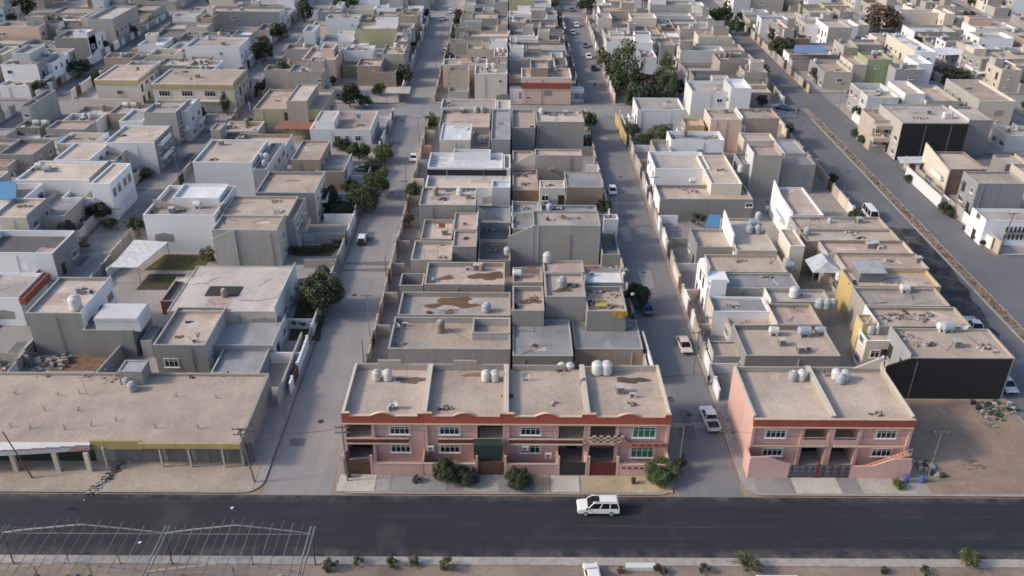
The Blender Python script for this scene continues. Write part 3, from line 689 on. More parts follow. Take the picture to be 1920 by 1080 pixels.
def pink_unit(x0, x1, side, idx, frontY=87.9, lookx='', variant=''):
    """side 'L'/'R': where the carport bay is"""
    gy = 85.25; H = 7.5; ox, oy = (x0 + x1) / 2, 92.0
    root = thing('terraced_house', None, 'house', (ox, oy, .13)); hi = len(HOUSES); HOUSES.append(['', oy, root, lookx])
    W = x1 - x0; bay = W * .37 if variant != 'duplex' else W * .36
    bx0, bx1 = (x0, x0 + bay) if side == 'L' else (x1 - bay, x1)       # bay with recess
    wx0, wx1 = (x0 + bay, x1) if side == 'L' else (x0, x1 - bay)
    X = lambda v: v - ox
    Yf = frontY - oy; Yb = 98.9 - oy; g = gy - oy; rec = Yf + 2.6
    b = MB()      # walls: window part up front, recess walls behind, side and back walls
    b.box(X(wx0) + .02, X(wx1) - .02, Yf, Yf + .25, 0, 6.35)
    b.box(X(bx0) + .02, X(bx1) - .02, rec, rec + .25, 0, 6.35)
    b.box(X(x0) + .02, X(x0) + .24, Yf + .25, Yb, 0, 7.4); b.box(X(x1) - .24, X(x1) - .02, Yf + .25, Yb, 0, 7.4)
    inner = X(bx1) if side == 'L' else X(bx0)
    b.box(inner - .1, inner + .1, Yf + .25, rec, 0, 6.35)
    b.box(X(x0) + .24, X(x1) - .24, Yb - .2, Yb, 0, 6.6)
    b.build('wall', M_pinkw, root)
    b = MB(); b.quad((X(x0) + .24, Yf + .1, 6.55), (X(x1) - .24, Yf + .1, 6.55), (X(x1) - .24, Yb - .2, 6.55), (X(x0) + .24, Yb - .2, 6.55)); b.box(X(x0) + .25, X(x1) - .25, Yf + .0, rec + .3, 6.3, 6.4)
    b.build('roof', roofm('tan'), root)
    boxes('parapet_lining', [(X(x0) + .24, X(x0) + .30, Yf + .3, Yb - .25, 6.56, 7.42), (X(x1) - .30, X(x1) - .24, Yf + .3, Yb - .25, 6.56, 7.42)], wallm('beige'), root)   # bare plaster inside
    boxes('coping', [(X(x0) - .0, X(x0) + .33, Yf + .26, Yb, 7.42, 7.5), (X(x1) - .33, X(x1), Yf + .26, Yb, 7.42, 7.5)], wallm('cream'), root)
    b = MB()
    if idx in (0, 1): b.box(X(x0) + .34, X(x1) - .34, Yb - .22, Yb + .02, 6.6, 7.5); b.box(X(x0) + 3.1, X(x0) + 6.2, Yb - .24, Yb + .04, 7.5, 8.1)
    elif idx == 2: b.box(X(x0) + .9, X(x0) + 8.0, Yb - .22, Yb + .02, 6.6, 7.4)
    elif idx == 3: b.box(X(x0) + 3.6, X(x1) - .34, Yb - .22, Yb + .02, 6.6, 7.4); b.box(X(x0) + .5, X(x0) + 3.4, Yb + .6, Yb + .8, 0, 6.7)
    else: b.box(X(x0) + .34, X(x1) - .34, Yb - .22, Yb + .02, 6.6, 7.35)
    b.build('back_parapet', wallm('beige'), root)
    shape = 'flat' if variant == 'duplex' else 'arch'
    arched_band(root, x0 + .01, x1 - .01, frontY - .28, 6.12, 7.25, shape, ox, oy)
    b = MB(); b.box(X(x0) + .01, X(x1) - .01, Yf - .40, Yf - .03, 5.97, 6.11); b.build('cornice', M_buff, root)
    # piers at the ends
    boxes('pier', [(X(x0) + .02, X(x0) + .4, Yf - .28, Yf - .001, 0, 5.96), (X(x1) - .4, X(x1) - .02, Yf - .28, Yf - .001, 0, 5.96), (inner - .2, inner + .2, Yf - .26, Yf - .001, 0, 5.96)], M_pinkw, root)
    # windows with surrounds
    wc = (wx0 + wx1) / 2 - ox + (.1 if side == 'L' else -.1); big = idx == 3
    gl = M_greenglass if idx == 3 else M_glass
    for z in ((4.85, 1.98) if idx != 3 else (4.75, 1.55)):
        b = MB(); ww, hh = (2.9, 1.7) if big else (2.5, 1.25)
        b.ring(0, ww + .5, 0, hh + .44, .24, 0, .06)
        me = b; me.v = [(wc - (ww + .5) / 2 + x, Yf - zz - .001, z - (hh + .44) / 2 + y) for x, y, zz in me.v]
        me.f = [tuple(reversed(f)) for f in me.f]
        me.build('window_surround', M_lpink, root)
        add_window(root, wc, Yf - .02, z, '-y', ww, hh, False, glass=gl, key='pink%d' % idx)
    # balcony slab, dark fascia and balustrade in the bay, canopy over the ground-floor window
    by = Yf - .42
    b = MB(); b.box(X(bx0) + .42, X(bx1) - .05, by, rec, 3.15, 3.35); b.build('balcony_slab', M_cream, root)
    if variant == 'stair':
        boxes('block', [(X(bx0) + .3 + k * .44, X(bx0) + .73 + k * .44, by - .02, by + .10, 3.36 + r_ * .27, 3.62 + r_ * .27) for r_ in range(4) for k in range(10) if (r_ + k) % 2 == 0], M_cream, root)
        b = MB(); b.box(X(bx0) + .3, X(bx1) + .5, by + .11, by + .16, 3.36, 4.44); b.build('balustrade_backing', M_dkred, root)
        b = MB(); p = [(X(bx1) + .5, 4.3), (X(bx1) + .5, 3.2), (X(bx1) + 1.7, 2.6), (X(x1) - .1, 2.6), (X(x1) - .1, 3.35), (X(bx1) + 1.8, 3.35)]
        b.prism(p, by - .12, by + .05, 'y'); b.build('sloping_canopy', mat('salmon_paint', (.55, .23, .17), 'plaster'), root)
        boxes('tile', [(X(bx1) + 1.9 + k * .93, X(bx1) + 2.4 + k * .93, by - .15, by - .125, 2.95, 3.2) for k in range(5)], M_dkred, root)
        b = MB(); b.box(X(bx0) + .3, X(bx1) + .6, by - .1, by + .12, 2.95, 3.14); b.build('balcony_fascia', mat('salmon_paint', (0, 0, 0)), root)
    elif variant == 'duplex':
        b = MB(); b.box(X(bx0) + .1, X(bx1) - .1, by + .05, by + .12, 3.4, 4.15); b.build('balcony_parapet', M_pinkw, root)
        b = MB(); b.box(X(x0) + .5, X(x1) - .6, by - .1, by + .04, 3.1, 3.3); b.build('balcony_fascia', M_buff, root)
        b = MB(); b.box(X(x0) + .5, X(x1) - .6, by + .04, Yf - .3, 3.12, 3.28); b.build('canopy', M_pinkw, root)
        b = MB(); b.bar((X(bx0) + .1, by + .08, 4.5), (X(bx1) - .1, by + .08, 4.5), .04); b.build('handrail', M_cream, root)
    else:
        xa, xb = X(x0) + .4, X(x1) - (.5 if side == 'R' else .3)
        if side == 'L': xb = X(x1) - 2.0
        if side == 'R' and idx == 1: xa = X(x0) + 1.7
        b = MB(); b.box(xa, xb, by - .06, by + .06, 3.75, 3.93); b.box(xa, xb, by - .12, by + .06, 2.98, 3.14); b.build('balcony_fascia', M_cream, root)
        b = MB(); b.box(xa, xb, by - .02, by + .03, 3.15, 3.745); b.build('balcony_grille', M_dkred, root)
        b = MB(); b.box(xa, xb, by + .06, Yf - .3, 3.0, 3.12); b.build('canopy', M_pinkw, root)
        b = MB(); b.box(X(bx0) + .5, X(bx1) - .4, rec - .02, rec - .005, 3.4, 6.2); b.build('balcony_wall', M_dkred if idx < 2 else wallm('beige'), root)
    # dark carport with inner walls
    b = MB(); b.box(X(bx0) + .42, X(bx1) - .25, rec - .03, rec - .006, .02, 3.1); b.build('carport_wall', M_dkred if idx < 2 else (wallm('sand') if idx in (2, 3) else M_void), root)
    if variant != 'stair': add_door(root, (X(bx0) + X(bx1)) / 2 + .3, rec - .035, .02, '-y', 'dk')
    # garden wall and gate on the pavement line
    if variant != 'duplex':
        hgt = 1.7; b = MB()
        b.box(X(wx0) + (.1 if side == 'L' else .05), X(wx1) - .05, g - .1, g + .1, 0, hgt); b.box(X(wx0), X(wx1) - .02, g - .15, g + .15, hgt, hgt + .1)
        b.build('garden_wall', M_pinkw, root)
        boxes('gate_post', [(X(bx0) + .02, X(bx0) + .3, g - .14, g + .14, 0, 3.0), (X(bx1) - .2, X(bx1) + .08, g - .14, g + .14, 0, 3.0)], M_pinkw if idx != 2 else M_lpink, root)
        gate(root, X(bx0) + .32, X(bx1) - .22, g, 0, 2.0, M_rust if idx in (0, 1) else (M_dkmetal if idx == 2 else M_dkred), 4)
        boxes('side_wall', [(X(bx0) + .02, X(bx0) + .2, g + .15, Yf - .29, 0, 1.9), (X(x1) - .2, X(x1) - .02, g + .15, Yf - .29, 0, 1.9)], M_pinkw, root)
        if idx == 3:
            boxes('tile', [(X(wx0) + .5 + k * .75, X(wx0) + .9 + k * .75, g - .16, g - .105, 1.15, 1.4) for k in range(7)], M_dkred, root)
    return root, hi
S4 = [(-20.4, -10.2, 'L', 'pink terraced house at the left end, with brown gate and red curved parapet'),
      (-10.2, 0.0, 'R', 'pink terraced house second from left, with dark green netting over its carport'),
      (0.0, 10.15, 'R', 'pink terraced house third from left, with sandy carport and black gate'),
      (10.15, 20.5, 'L', 'pink terraced house at the right end, green windows and checkered balcony')]
PK = []
for i, (a, b_, s, L) in enumerate(S4): PK.append(pink_unit(a, b_, s, i, lookx=L, variant='stair' if i == 3 else ''))
# green netting hung in front of the second carport
b = MB(); b.box(-4.0, -.45, 86.1, 86.16, 1.9, 4.1); b.box(-4.0, -.45, 86.16, 87.4, 4.06, 4.1)
tag(b.build('shade_net', M_net), 'dark green shade net hung over the second pink carport', 'shade net')
PD = [pink_unit(30.7, 40.7, 'R', 4, frontY=87.6, lookx='pink twin house, left half, with long sunlit blank side wall', variant='duplex'),
      pink_unit(40.7, 50.8, 'L', 5, frontY=87.6, lookx='pink twin house, right half, with outside stair along its right wall', variant='duplex')]
# front wall of the pair with its stepped left wing, gate and stair
root = thing('garden_wall', 'low pink front wall of the twin houses with black iron double gate', 'garden wall', (40.7, 85.0, .13))
b = MB(); b.box(-10.3, -5.4, -.1, .1, 0, 2.2); b.box(2.3, 9.6, -.1, .1, 0, 1.9); b.box(-10.5, -10.3, -.1, 2.4, 0, 3.1); b.box(9.6, 9.8, -.1, 2.4, 0, 2.4)
b.prism([(-10.3, 2.2), (-5.6, 2.2), (-8.3, 3.3), (-10.3, 3.3)], -.1, .1, 'y'); b.prism([(4.8, 1.9), (9.6, 1.9), (9.6, 3.1), (7.4, 3.1)], -.1, .1, 'y'); b.build('wall', M_pinkw, root)
b = MB(); b.box(-1.95, -1.6, -.12, .12, 0, 2.3); b.build('gate_post', M_dkred, root)
for xa, xb in ((-5.4, -2.0), (-1.55, 2.3)):
    b = MB(); n = 8
    for k in range(n + 1): x = xa + (xb - xa) * k / n; b.box(x - .035, x + .035, -.05, .05, .05, 2.0)
    for z in (.1, .7, 1.3, 1.95): b.box(xa, xb, -.04, .04, z, z + .07)
    b.build('gate', M_dkmetal, root)
    b = MB(); n = 4
    for k in range(n): x = xa + (xb - xa) * k / n; b.box(x + .12, x + (xb - xa) / n - .12, -.015, .015, .2, 1.85)
    b.build('gate_panel', mat('gate_sheet', (.13, .13, .17), 'plaster', .6), root)
root = thing('outdoor_stair', "reddish outside stair with railing rising along the twin houses' right half", 'stair', (46.0, 86.2, .13))
b = MB()
for k in range(14): b.box(-1.2 + k * .4, -.8 + k * .4, -.5, .5, 0, .3 + k * .2)
b.build('steps', mat('salmon_paint', (0, 0, 0)), root)
b = MB(); b.prism([(-1.2, .3), (4.4, 3.1), (4.4, 3.4), (-1.2, .6)], -.62, -.5, 'y'); b.build('stringer', M_buff, root)
b = MB()
for k in range(15): b.bar((-1.2 + k*.4, -.56, .5 + k*.2), (-1.2 + k*.4, -.56, 1.35 + k*.2), .025)
b.bar((-1.2, -.56, 1.35), (4.4, -.56, 4.15), .04); b.build('railing', M_buff, root)
# roof things of the pink houses
rz = 6.69
def stools(hi, lst):
    for k, x, y in lst: tank(k, x, y, rz, hi, near=True)
stools(PK[0][1], [('v', *at(707, 712, rz)), ('v', *at(727, 712, rz))]); stools(PK[1][1], [('v', *at(911, 713, rz)), ('v', *at(928, 713, rz))])
for px_ in (1055, 1071): tank('v', at(px_, 697, 7.2)[0], 99.9, 5.6, PK[2][1], near=True)
b = MB(); b.box(9.1, 12.9, 99.2, 100.6, .1, 5.6)
tag(b.build('tank_stand', wallm('beige')), 'beige block stand behind the third pink house carrying white tanks', 'tank stand')
for px_ in (1118, 1135): tank('v', at(px_, 692, rz)[0], 98.1, rz, PK[3][1], near=True, sc=1.25)
split(*at(730, 768, rz), rz, PK[0][1], 1.2); dish(*at(742, 764, rz), rz, PK[0][1], -.5)
cooler(*at(1162, 736, rz), rz, PK[3][1]); split(*at(1186, 745, rz), rz, PK[3][1]); dish(*at(1092, 722, rz), rz, PK[2][1], .4); dish(*at(985, 712, rz), rz, PK[2][1])
stain(PK[3][0], *(Vector(at(1185, 713, rz)) - Vector((15.325, 92))), 6.565, 1.9, .8, 'wet', 4); stain(PK[1][0], *(Vector(at(893, 703, rz)) - Vector((-5.1, 92))), 6.565, 1.5, .6, 'orange', 3)
stain(PK[0][0], *(Vector(at(770, 713, rz)) - Vector((-15.3, 92))), 6.565, 1.6, .9, 'dark', 8)
for hi_, px_, py_ in ((PK[0][1], 835, 764), (PK[1][1], 842, 765), (PK[2][1], 1050, 696), (PK[2][1], 1040, 755), (PK[3][1], 1185, 757), (PK[3][1], 1250, 750), (PK[1][1], 950, 745)):
    junk(*at(px_, py_, rz), rz, .9, hi_, int(px_), n=7)
stools(PD[0][1], [('g', *at(1486, 712, rz)), ('v', *at(1501, 712, rz))]); stools(PD[1][1], [('v', *at(1566, 710, rz)), ('v', *at(1582, 712, rz))])
tank('b', *at(1575, 718, rz), rz, PD[1][1], near=True); junk(*at(1640, 777, rz), rz, 1.0, PD[1][1], 31); junk(*at(1551, 703, rz), rz, 1.0, PD[1][1], 33)
b = MB(); b.prism([(97.9, 7.4), (99.0, 7.4), (99.0, 9.2)], 50.45, 50.7, 'x'); b.prism([(46.8, 7.2), (50.7, 7.2), (50.7, 9.2)], 98.6, 98.85, 'y')
o = b.build('sloping_wall', wallm('cream'), PD[1][0], (-45.75, -92, -.0))
for px_, py_, z in ((808, 845, 2.2), (985, 842, 2.3)):
    x, y = at(px_, py_, z); split(x, 87.35, z, PK[0 if px_ < 900 else 1][1])
split(*at(1028, 858, 1.9), 1.9, PK[2][1])
# ---------------------------------------------------------------- houses read one by one
def Hh(row, vols, look=None, **k):
    k.setdefault('near', True); k.setdefault('hut', False)
    return house(row, vols, look, **k)
def items(h, lst):
    """things on the roofs of house h: (kind, px, py, z)"""
    for it in lst:
        k, px_, py_, z = it[:4]; x, y = at(px_, py_, z); hi = h[1]
        if k == 'C': cooler(x, y, z, hi)
        elif k == 'S': split(x, y, z, hi, .1)
        elif k == 'D': dish(x, y, z, hi, rnd.uniform(-.6, .4))
        elif k == 'J': junk(x, y, z, it[4] if len(it) > 4 else 1.1, hi, int(px_ * 7 + py_))
        elif k == 'X': stain(h[0], x - h[2], y - h[3], z + .012, it[4], it[5], it[6], int(px_))
        else: tank(k, x, y, z, hi, near=True, sc=it[4] if len(it) > 4 else None)
NO = dict(tanks=0, coolers=0, junkn=0)
# central block, left row (single storeys with sandy roofs)
h = Hh('CL', [V(727, 957, 655, 595, 4.6, 'lgrey', 'tan', .95), V(885, 957, 625, 597, 4.9, 'lgrey', 'dark', 1.6)], 'light grey one-storey house with brown tank and stepped inner wall', **NO)
items(h, [('t', 826, 622, 3.65, 1.15), ('D', 745, 617, 3.65), ('S', 760, 612, 3.65), ('J', 750, 645, 3.65, .7)])
h = Hh('CL', [V(745, 957, 592, 548, 4.6, 'beige', 'pale', .8), V(925, 957, 588, 560, 3.4, 'beige', 'dark', .4)], 'beige one-storey house with brown puddle stains on its roof', **NO)
items(h, [('X', 850, 570, 3.8, 4.4, 1.7, 'brown'), ('X', 840, 577, 3.815, 1.5, .8, 'pale'), ('X', 890, 565, 3.82, 1.0, .7, 'pale'), ('g', 912, 584, 3.8, 1.1), ('J', 804, 586, 3.8, .5)])
h = Hh('CL', [V(795, 946, 534, 492, 4.6, 'beige', 'sand', .85), V(748, 793, 536, 513, 3.2, 'grey', 'dark', 1.6)], 'beige one-storey house with wet brown stain at the roof corner', **NO)
items(h, [('X', 915, 518, 3.75, 2.6, 1.6, 'brown'), ('C', 893, 506, 3.75), ('t', 903, 507, 3.75, .8), ('S', 878, 507, 3.75), ('g', 813, 528, 3.75, .5)])
h = Hh('CL', [V(770, 846, 488, 452, 4.6, 'beige', 'sand', .7), V(848, 893, 463, 433, 5.8, 'grey', 'pinkish', .3), V(896, 957, 489, 452, 3.3, 'beige', 'dark', .8)], 'sandy one-storey house with raised grey back room', **NO)
items(h, [('J', 823, 457, 3.9, 1.6), ('J', 830, 483, 3.9, .8), ('J', 872, 448, 5.5, .8), ('J', 925, 470, 2.6, 1.6), ('v', 951, 478, 2.6)])
h = Hh('CL', [V(788, 847, 449, 412, 4.6, 'beige', 'sand', .7), V(849, 894, 431, 399, 5.8, 'beige', 'pinkish', .3), V(896, 957, 450, 419, 3.3, 'lgrey', 'dark', .8)], 'sandy one-storey house whose yard holds a heap of dark junk', **NO)
items(h, [('C', 834, 440, 3.9), ('J', 920, 432, 2.6, 1.8), ('J', 945, 425, 2.6, 1.0), ('S', 872, 422, 5.5)])
h = Hh('CL', [V(785, 892, 385, 352, 6.8, 'grey', 'sand', .5), V(894, 957, 418, 386, 4.0, 'bluegrey', 'grey', .3)], 'grey two-storey house with tank clutter along its roof', **NO)
items(h, [('t', 817, 366, 6.3), ('v', 862, 366, 6.3), ('J', 842, 358, 6.3, 1.2), ('J', 872, 358, 6.3, 1.2), ('J', 830, 374, 6.3, 1), ('C', 878, 372, 6.3)])
stair_slope(h[0], h[2], h[3], at(894, 400, 6)[0], -.1, h[4][0][2], 6.6, 3.4, 'bluegrey')
h = Hh('CL', [V(797, 957, 352, 326, 5.2, 'white', 'sand', .9), V(922, 957, 352, 338, 6.3, 'pale', 'white', .5)], 'white-edged one-storey house with two pale tanks at the back', **NO)
items(h, [('g', 881, 333, 4.3, 1.15), ('g', 892, 334, 4.3, 1.15), ('C', 818, 331, 4.3), ('C', 912, 334, 4.3)])
h = Hh('CL', [V(801, 943, 315, 287, 6.9, 'white', 'white', .9), V(944, 957, 316, 290, 6.8, 'white', 'pale', .5), V(850, 920, 287, 280, 7.6, 'white', 'pale', .5)], 'white two-storey house with whitewashed roof and black front fascia', **NO)
b = MB(); X0, X1, Y0 = h[4][0][0], h[4][0][1], h[4][0][2]
b.box(X0 - h[2], -.2 - h[2], Y0 - h[3] - .05, Y0 - h[3] + .02, 5.2, 6.5); b.build('fascia', wallm('black'), h[0])
h = Hh('CL', [V(824, 882, 263, 232, 7.8, 'cream', 'white', .25), V(884, 918, 277, 241, 5.2, 'tan', 'pinkish', .7), V(920, 957, 262, 206, 7.4, 'bluegrey', 'grey', .4)], 'cream two-storey house with a pale raised roof room', **NO)
items(h, [('J', 900, 250, 4.5, 1.2), ('v', 899, 268, 4.5), ('J', 938, 232, 7.0, 1.4), ('b', 908, 268, 4.5)])
h = Hh('CL', [V(822, 918, 239, 206, 6.2, 'lgrey', 'pinkish', .6)], 'light grey two-storey house with two tanks behind a reddish roof', **NO)
items(h, [('g', 893, 211, 5.6, 1.1), ('g', 905, 211, 5.6, 1.1), ('J', 840, 212, 5.6, 1.2), ('C', 866, 212, 5.6)])
h = Hh('CL', [V(826, 930, 203, 186, 6.6, 'cream', 'pale', .6), V(932, 957, 205, 188, 7.0, 'white', 'pale', .4)], 'whitish two-storey house beside the cross street')
# central block, right row
h = Hh('CR', [V(961, 1075, 668, 600, 4.2, 'grey', 'grey', .06)], 'grey shed roof house with flat slab roof beside the pink terrace', kind='house', **NO)
items(h, [('J', 1000, 650, 4.15, .5)])
h = Hh('CR', [V(1078, 1206, 655, 600, 3.4, 'tan', 'grey', .08), V(1062, 1076, 650, 600, 3.0, 'dgrey', 'dark', .1)], 'low grey concrete-roofed house edged by a bright white wall', **NO)
h = Hh('CR', [V(1023, 1099, 557, 512, 7.8, 'grey', 'sand', .5), V(961, 1021, 583, 537, 6.9, 'grey', 'pinkish', .8), V(1101, 1176, 584, 537, 6.9, 'grey', 'tan', .8)], 'tall grey two-storey house with heaped scrap on its right roof', **NO)
items(h, [('g', 1053, 538, 7.3, 1.25), ('X', 1055, 545, 7.3, 1.4, .6, 'brown'), ('J', 1075, 535, 7.3, 1.6), ('X', 995, 566, 6.1, 1.6, .8, 'brown'), ('J', 1000, 560, 6.1, 1.5), ('J', 972, 575, 6.1, .8),
          ('J', 1115, 548, 6.1, 1.4), ('J', 1135, 546, 6.1, 1.6), ('J', 1155, 555, 6.1, 1.8), ('J', 1112, 570, 6.1, 1.2), ('J', 1150, 575, 6.1, 1.3)])
b = MB(); b.box(-.9, .9, -.7, .7, .25, .5); b.box(-.9, .9, .5, .7, .5, .9)
for s1 in (-.8, .7): b.box(s1, s1 + .1, -.6, -.5, 0, .25); b.box(s1, s1 + .1, .5, .6, 0, .25)
o = b.build('old_sofa', mat('ochre_fabric', (.42, .36, .12), 'plaster'), None, (*at(1127, 575, 6.1), 6.1)); tag(o, 'ochre sofa left on a cluttered roof of the central block', 'sofa')
b = MB(); q = random.Random(5)
for k in range(6): x = q.uniform(-.9, .9); b.prism([(x - .3, q.uniform(-1.2, -.6)), (x + .35, q.uniform(-1.2, -.5)), (x + .3, .05), (x - .3, .05)], -.12 - k * .02, -.06 - k * .02, 'y')
o = b.build('hanging_cloth', mat('orange_cloth', (.60, .33, .04), 'plaster', .9, .4), None, (at(1163, 590, 6.5)[0], h[4][2][2], 6.85)); tag(o, 'orange cloth hanging over the edge of the cluttered grey roof', 'cloth')
h = Hh('CR', [V(961, 1017, 530, 502, 6.6, 'beige', 'pinkish', .8), V(1019, 1096, 511, 489, 6.9, 'beige', 'pinkish', .3), V(1098, 1170, 531, 503, 6.6, 'lgrey', 'white', .7)], 'beige two-storey house with laundry line and pale right terrace', **NO)
items(h, [('v', 1026, 492, 6.6, 1.2), ('w', 970, 520, 5.8), ('S', 1110, 517, 5.9), ('J', 1150, 505, 5.9, 1.3), ('J', 1165, 508, 5.9, 1.0)])
# laundry: red blankets on the parapets
for px_, wdt, c in ((994, 1.6, 'red_blanket'), (1107, 2.2, 'red_blanket'), (1127, 2.0, 'brown_blanket')):
    b = MB(); b.box(-wdt/2, wdt/2, -.14, -.06, -.7, .06); b.box(-wdt/2, wdt/2, -.14, .22, .06, .12); b.box(-wdt/2, wdt/2, .16, .22, -.3, .06)
    o = b.build('blanket', mat(c, (.45, .03, .03) if c[0] == 'r' else (.36, .22, .13), 'plaster', .9, .6), None, (at(px_, 492, 6.9)[0], h[4][2][3] - .0, 6.65))
    tag(o, {994: 'red blanket drying on the wall, left of the upright white tank', 1107: 'long red blanket drying on a terrace wall of central block', 1127: 'tan blanket drying right of the long red blanket'}[px_], 'blanket')
h = Hh('CR', [V(1000, 1127, 424, 396, 7.8, 'lgrey', 'pale', .35), V(961, 998, 430, 402, 5.0, 'grey', 'grey', .3), V(1129, 1163, 478, 402, 3.2, 'grey', 'dark', .5), V(1132, 1160, 412, 402, 5.6, 'white', 'pale', .4)], 'big light grey two-storey house with broad blank gable wall', **NO)
stair_slope(h[0], h[2], h[3], .1, at(1000, 424, 7.8)[0], h[4][0][2], 5.6, 7.75, 'lgrey')
b = MB(); X1 = h[4][0][1] - h[2]; y = h[4][0][2] - h[3]; b.box(X1 - 8.6, X1 - 5.4, y - .06, y - .0, .5, 6.3); b.build('plaster_patch', wallm('beige'), h[0])
items(h, [('J', 1075, 410, 7.4, 1.2), ('J', 1030, 412, 7.4, 1.1), ('S', 1145, 408, 5.2)])
h = Hh('CR', [V(1015, 1120, 399, 385, 6.6, 'bluegrey', 'grey', .5), V(961, 1011, 400, 378, 5.6, 'lgrey', 'grey', .6)], 'blue-grey two-storey house with narrow roof strip and tools', **NO)
items(h, [('b', 1030, 395, 6.1), ('J', 1045, 392, 6.1, 1.2), ('J', 980, 390, 5.0, 1.6), ('J', 1095, 388, 6.1, 1)])
h = Hh('CR', [V(1012, 1060, 353, 339, 7.2, 'cream', 'sand', .2), V(1062, 1132, 352, 323, 5.3, 'tan', 'grey', .15), V(961, 1010, 357, 318, 5.2, 'brown', 'pinkish', .4)], 'cream-fronted two-storey house with grey slab roof on its right', **NO)
add_window(h[0], at(1022, 372, 5)[0] - h[2], h[4][0][2] - h[3] + .0, 5.1, '-y', 1.4, 1.2, False); add_door(h[0], at(1052, 372, 5)[0] - h[2], h[4][0][2] - h[3], 3.6, '-y')
items(h, [('J', 975, 330, 4.8, 1.7), ('J', 995, 325, 4.8, 1.6), ('J', 985, 345, 4.8, 1.2), ('J', 1030, 318, 4.8, 1.5), ('J', 1005, 320, 4.8, 1.5)])
h = Hh('CR', [V(1003, 1092, 292, 280, 7.8, 'beige', 'sand', .4), V(961, 1001, 307, 283, 5.4, 'beige', 'tan', .5)], 'beige two-storey house with long blank wall and sloping white stair', **NO)
stair_slope(h[0], h[2], h[3], .1, at(1003, 292, 7.8)[0], h[4][0][2] + .4, 5.2, 8.4, 'cream')
h = Hh('CR', [V(1006, 1096, 229, 209, 7.8, 'grey', 'sand', .5), V(961, 1004, 240, 206, 6.8, 'grey', 'tan', .6)], 'long grey two-storey house with a dark slot in its side wall', **NO)
opening(h[0], at(1000, 240, 6)[0] - h[2], h[4][0][2] - h[3] - .005, 5.4, '-y', 1.6, 2.6)
items(h, [('J', 1030, 215, 7.3, 1.5), ('J', 1045, 218, 7.3, 1.2), ('v', 1015, 214, 7.3), ('C', 1060, 216, 7.3), ('D', 1080, 216, 7.3)])
# highway block, left row
h = Hh('RL', [V(1398, 1576, 668, 609, 4.6, 'grey', 'tan', .85), V(1338, 1396, 669, 640, 3.0, 'grey', 'tan', .3)], 'grey one-storey house with three water tanks in a line', **NO)
items(h, [('w', 1450, 628, 3.75), ('l', 1507, 630, 3.75, 1.1), ('h', 1537, 627, 3.75), ('C', 1465, 647, 3.75), ('C', 1500, 661, 3.75), ('S', 1516, 657, 3.75)])
h = Hh('RL', [V(1458, 1542, 609, 570, 4.7, 'beige', 'pinkish', .6), V(1372, 1456, 622, 588, 3.3, 'beige', 'pinkish', .5)], 'beige one-storey house with a row of three galvanised tanks', **NO)
items(h, [('g', 1535, 577, 4.1, 1.1), ('g', 1548, 578, 4.1, 1.1), ('g', 1560, 577, 4.1, 1.1), ('J', 1490, 578, 4.1, 1.3), ('J', 1400, 600, 2.8, 1.5), ('J', 1418, 596, 2.8, 1)])
h = Hh('RL', [V(1338, 1444, 585, 557, 4.5, 'white', 'grey', .3), V(1446, 1560, 567, 543, 4.6, 'lgrey', 'pale', .5)], 'white-walled one-storey house with fallen black pipe on roof', **NO)
items(h, [('v', 1487, 557, 4.1, 1.2), ('S', 1503, 556, 4.1), ('J', 1377, 575, 4.2, 1.4)])
h = Hh('RL', [V(1345, 1500, 541, 513, 4.8, 'grey', 'grey', .25)], 'grey slab-roofed house behind the tall white arched facade', **NO)
X0, Y0 = h[4][0][0] - h[2] - 1.7, h[4][0][2] - h[3] - .8     # the tall ornate white street front
b = MB()
b.prism([(Y0, 0), (Y0 + 8.2, 0), (Y0 + 8.2, 5.6), (Y0 + 6.8, 7.2), (Y0 + 5, 8.2), (Y0 + 3.2, 7.4), (Y0 + 1.6, 5.8), (Y0, 5.4)], X0 - .2, X0 + .25, 'x'); b.box(X0 + .25, X0 + 2.9, Y0 - .2, Y0 + .15, 0, 6.9); b.box(X0 - .2, X0 + 3.4, Y0 + .3, Y0 + 4.0, 6.0, 6.25)
b.build('ornate_front', wallm('white'), h[0])
for yy, zz in ((1.6, 1.6), (4.3, 1.6), (6.8, 1.6), (2.8, 4.7), (5.2, 4.9)): opening(h[0], X0 - .21, Y0 + yy, zz, '-x', 1.1, 1.8)
items(h, [('h', 1478, 505, 4.6, 1.1), ('J', 1440, 520, 4.6, 1)])
h = Hh('RL', [V(1335, 1478, 511, 478, 4.6, 'beige', 'tan', .5)], 'beige one-storey house with flat tan roof and small block pillar', **NO)
items(h, [('J', 1385, 490, 4.1, 1), ('g', 1475, 501, 4.1, 1.3)])
h = Hh('RL', [V(1308, 1378, 464, 430, 4.7, 'beige', 'tan', .5), V(1382, 1458, 471, 410, 5.4, 'sand', 'sand', .4)], 'sandy house with white inner wall and grey tank cluster', **NO)
items(h, [('g', 1405, 437, 5.0, 1.1), ('g', 1420, 437, 5.0, 1.1), ('b', 1421, 411, 5.0), ('l', 1412, 425, 5.0)])
b = MB(); b.box(-.12, .12, -4.4, 4.2, 0, 7.0); b.prism([(-4.4, 7.0), (4.2, 7.0), (4.2, 8.0)], -.12, .12, 'x'); b.build('inner_wall', wallm('white'), h[0], (at(1364, 440, 5)[0] - h[2], at(1364, 440, 5)[1] - h[3], 0))
h7 = Hh('RL', [V(1238, 1412, 374, 347, 5.0, 'grey', 'tan', .7), V(1229, 1332, 317, 285, 6.6, 'white', 'pale', .7), V(1334, 1392, 345, 292, 6.8, 'cream', 'tan', .4)], 'large house with long grey boundary wall and white rear room', **NO)
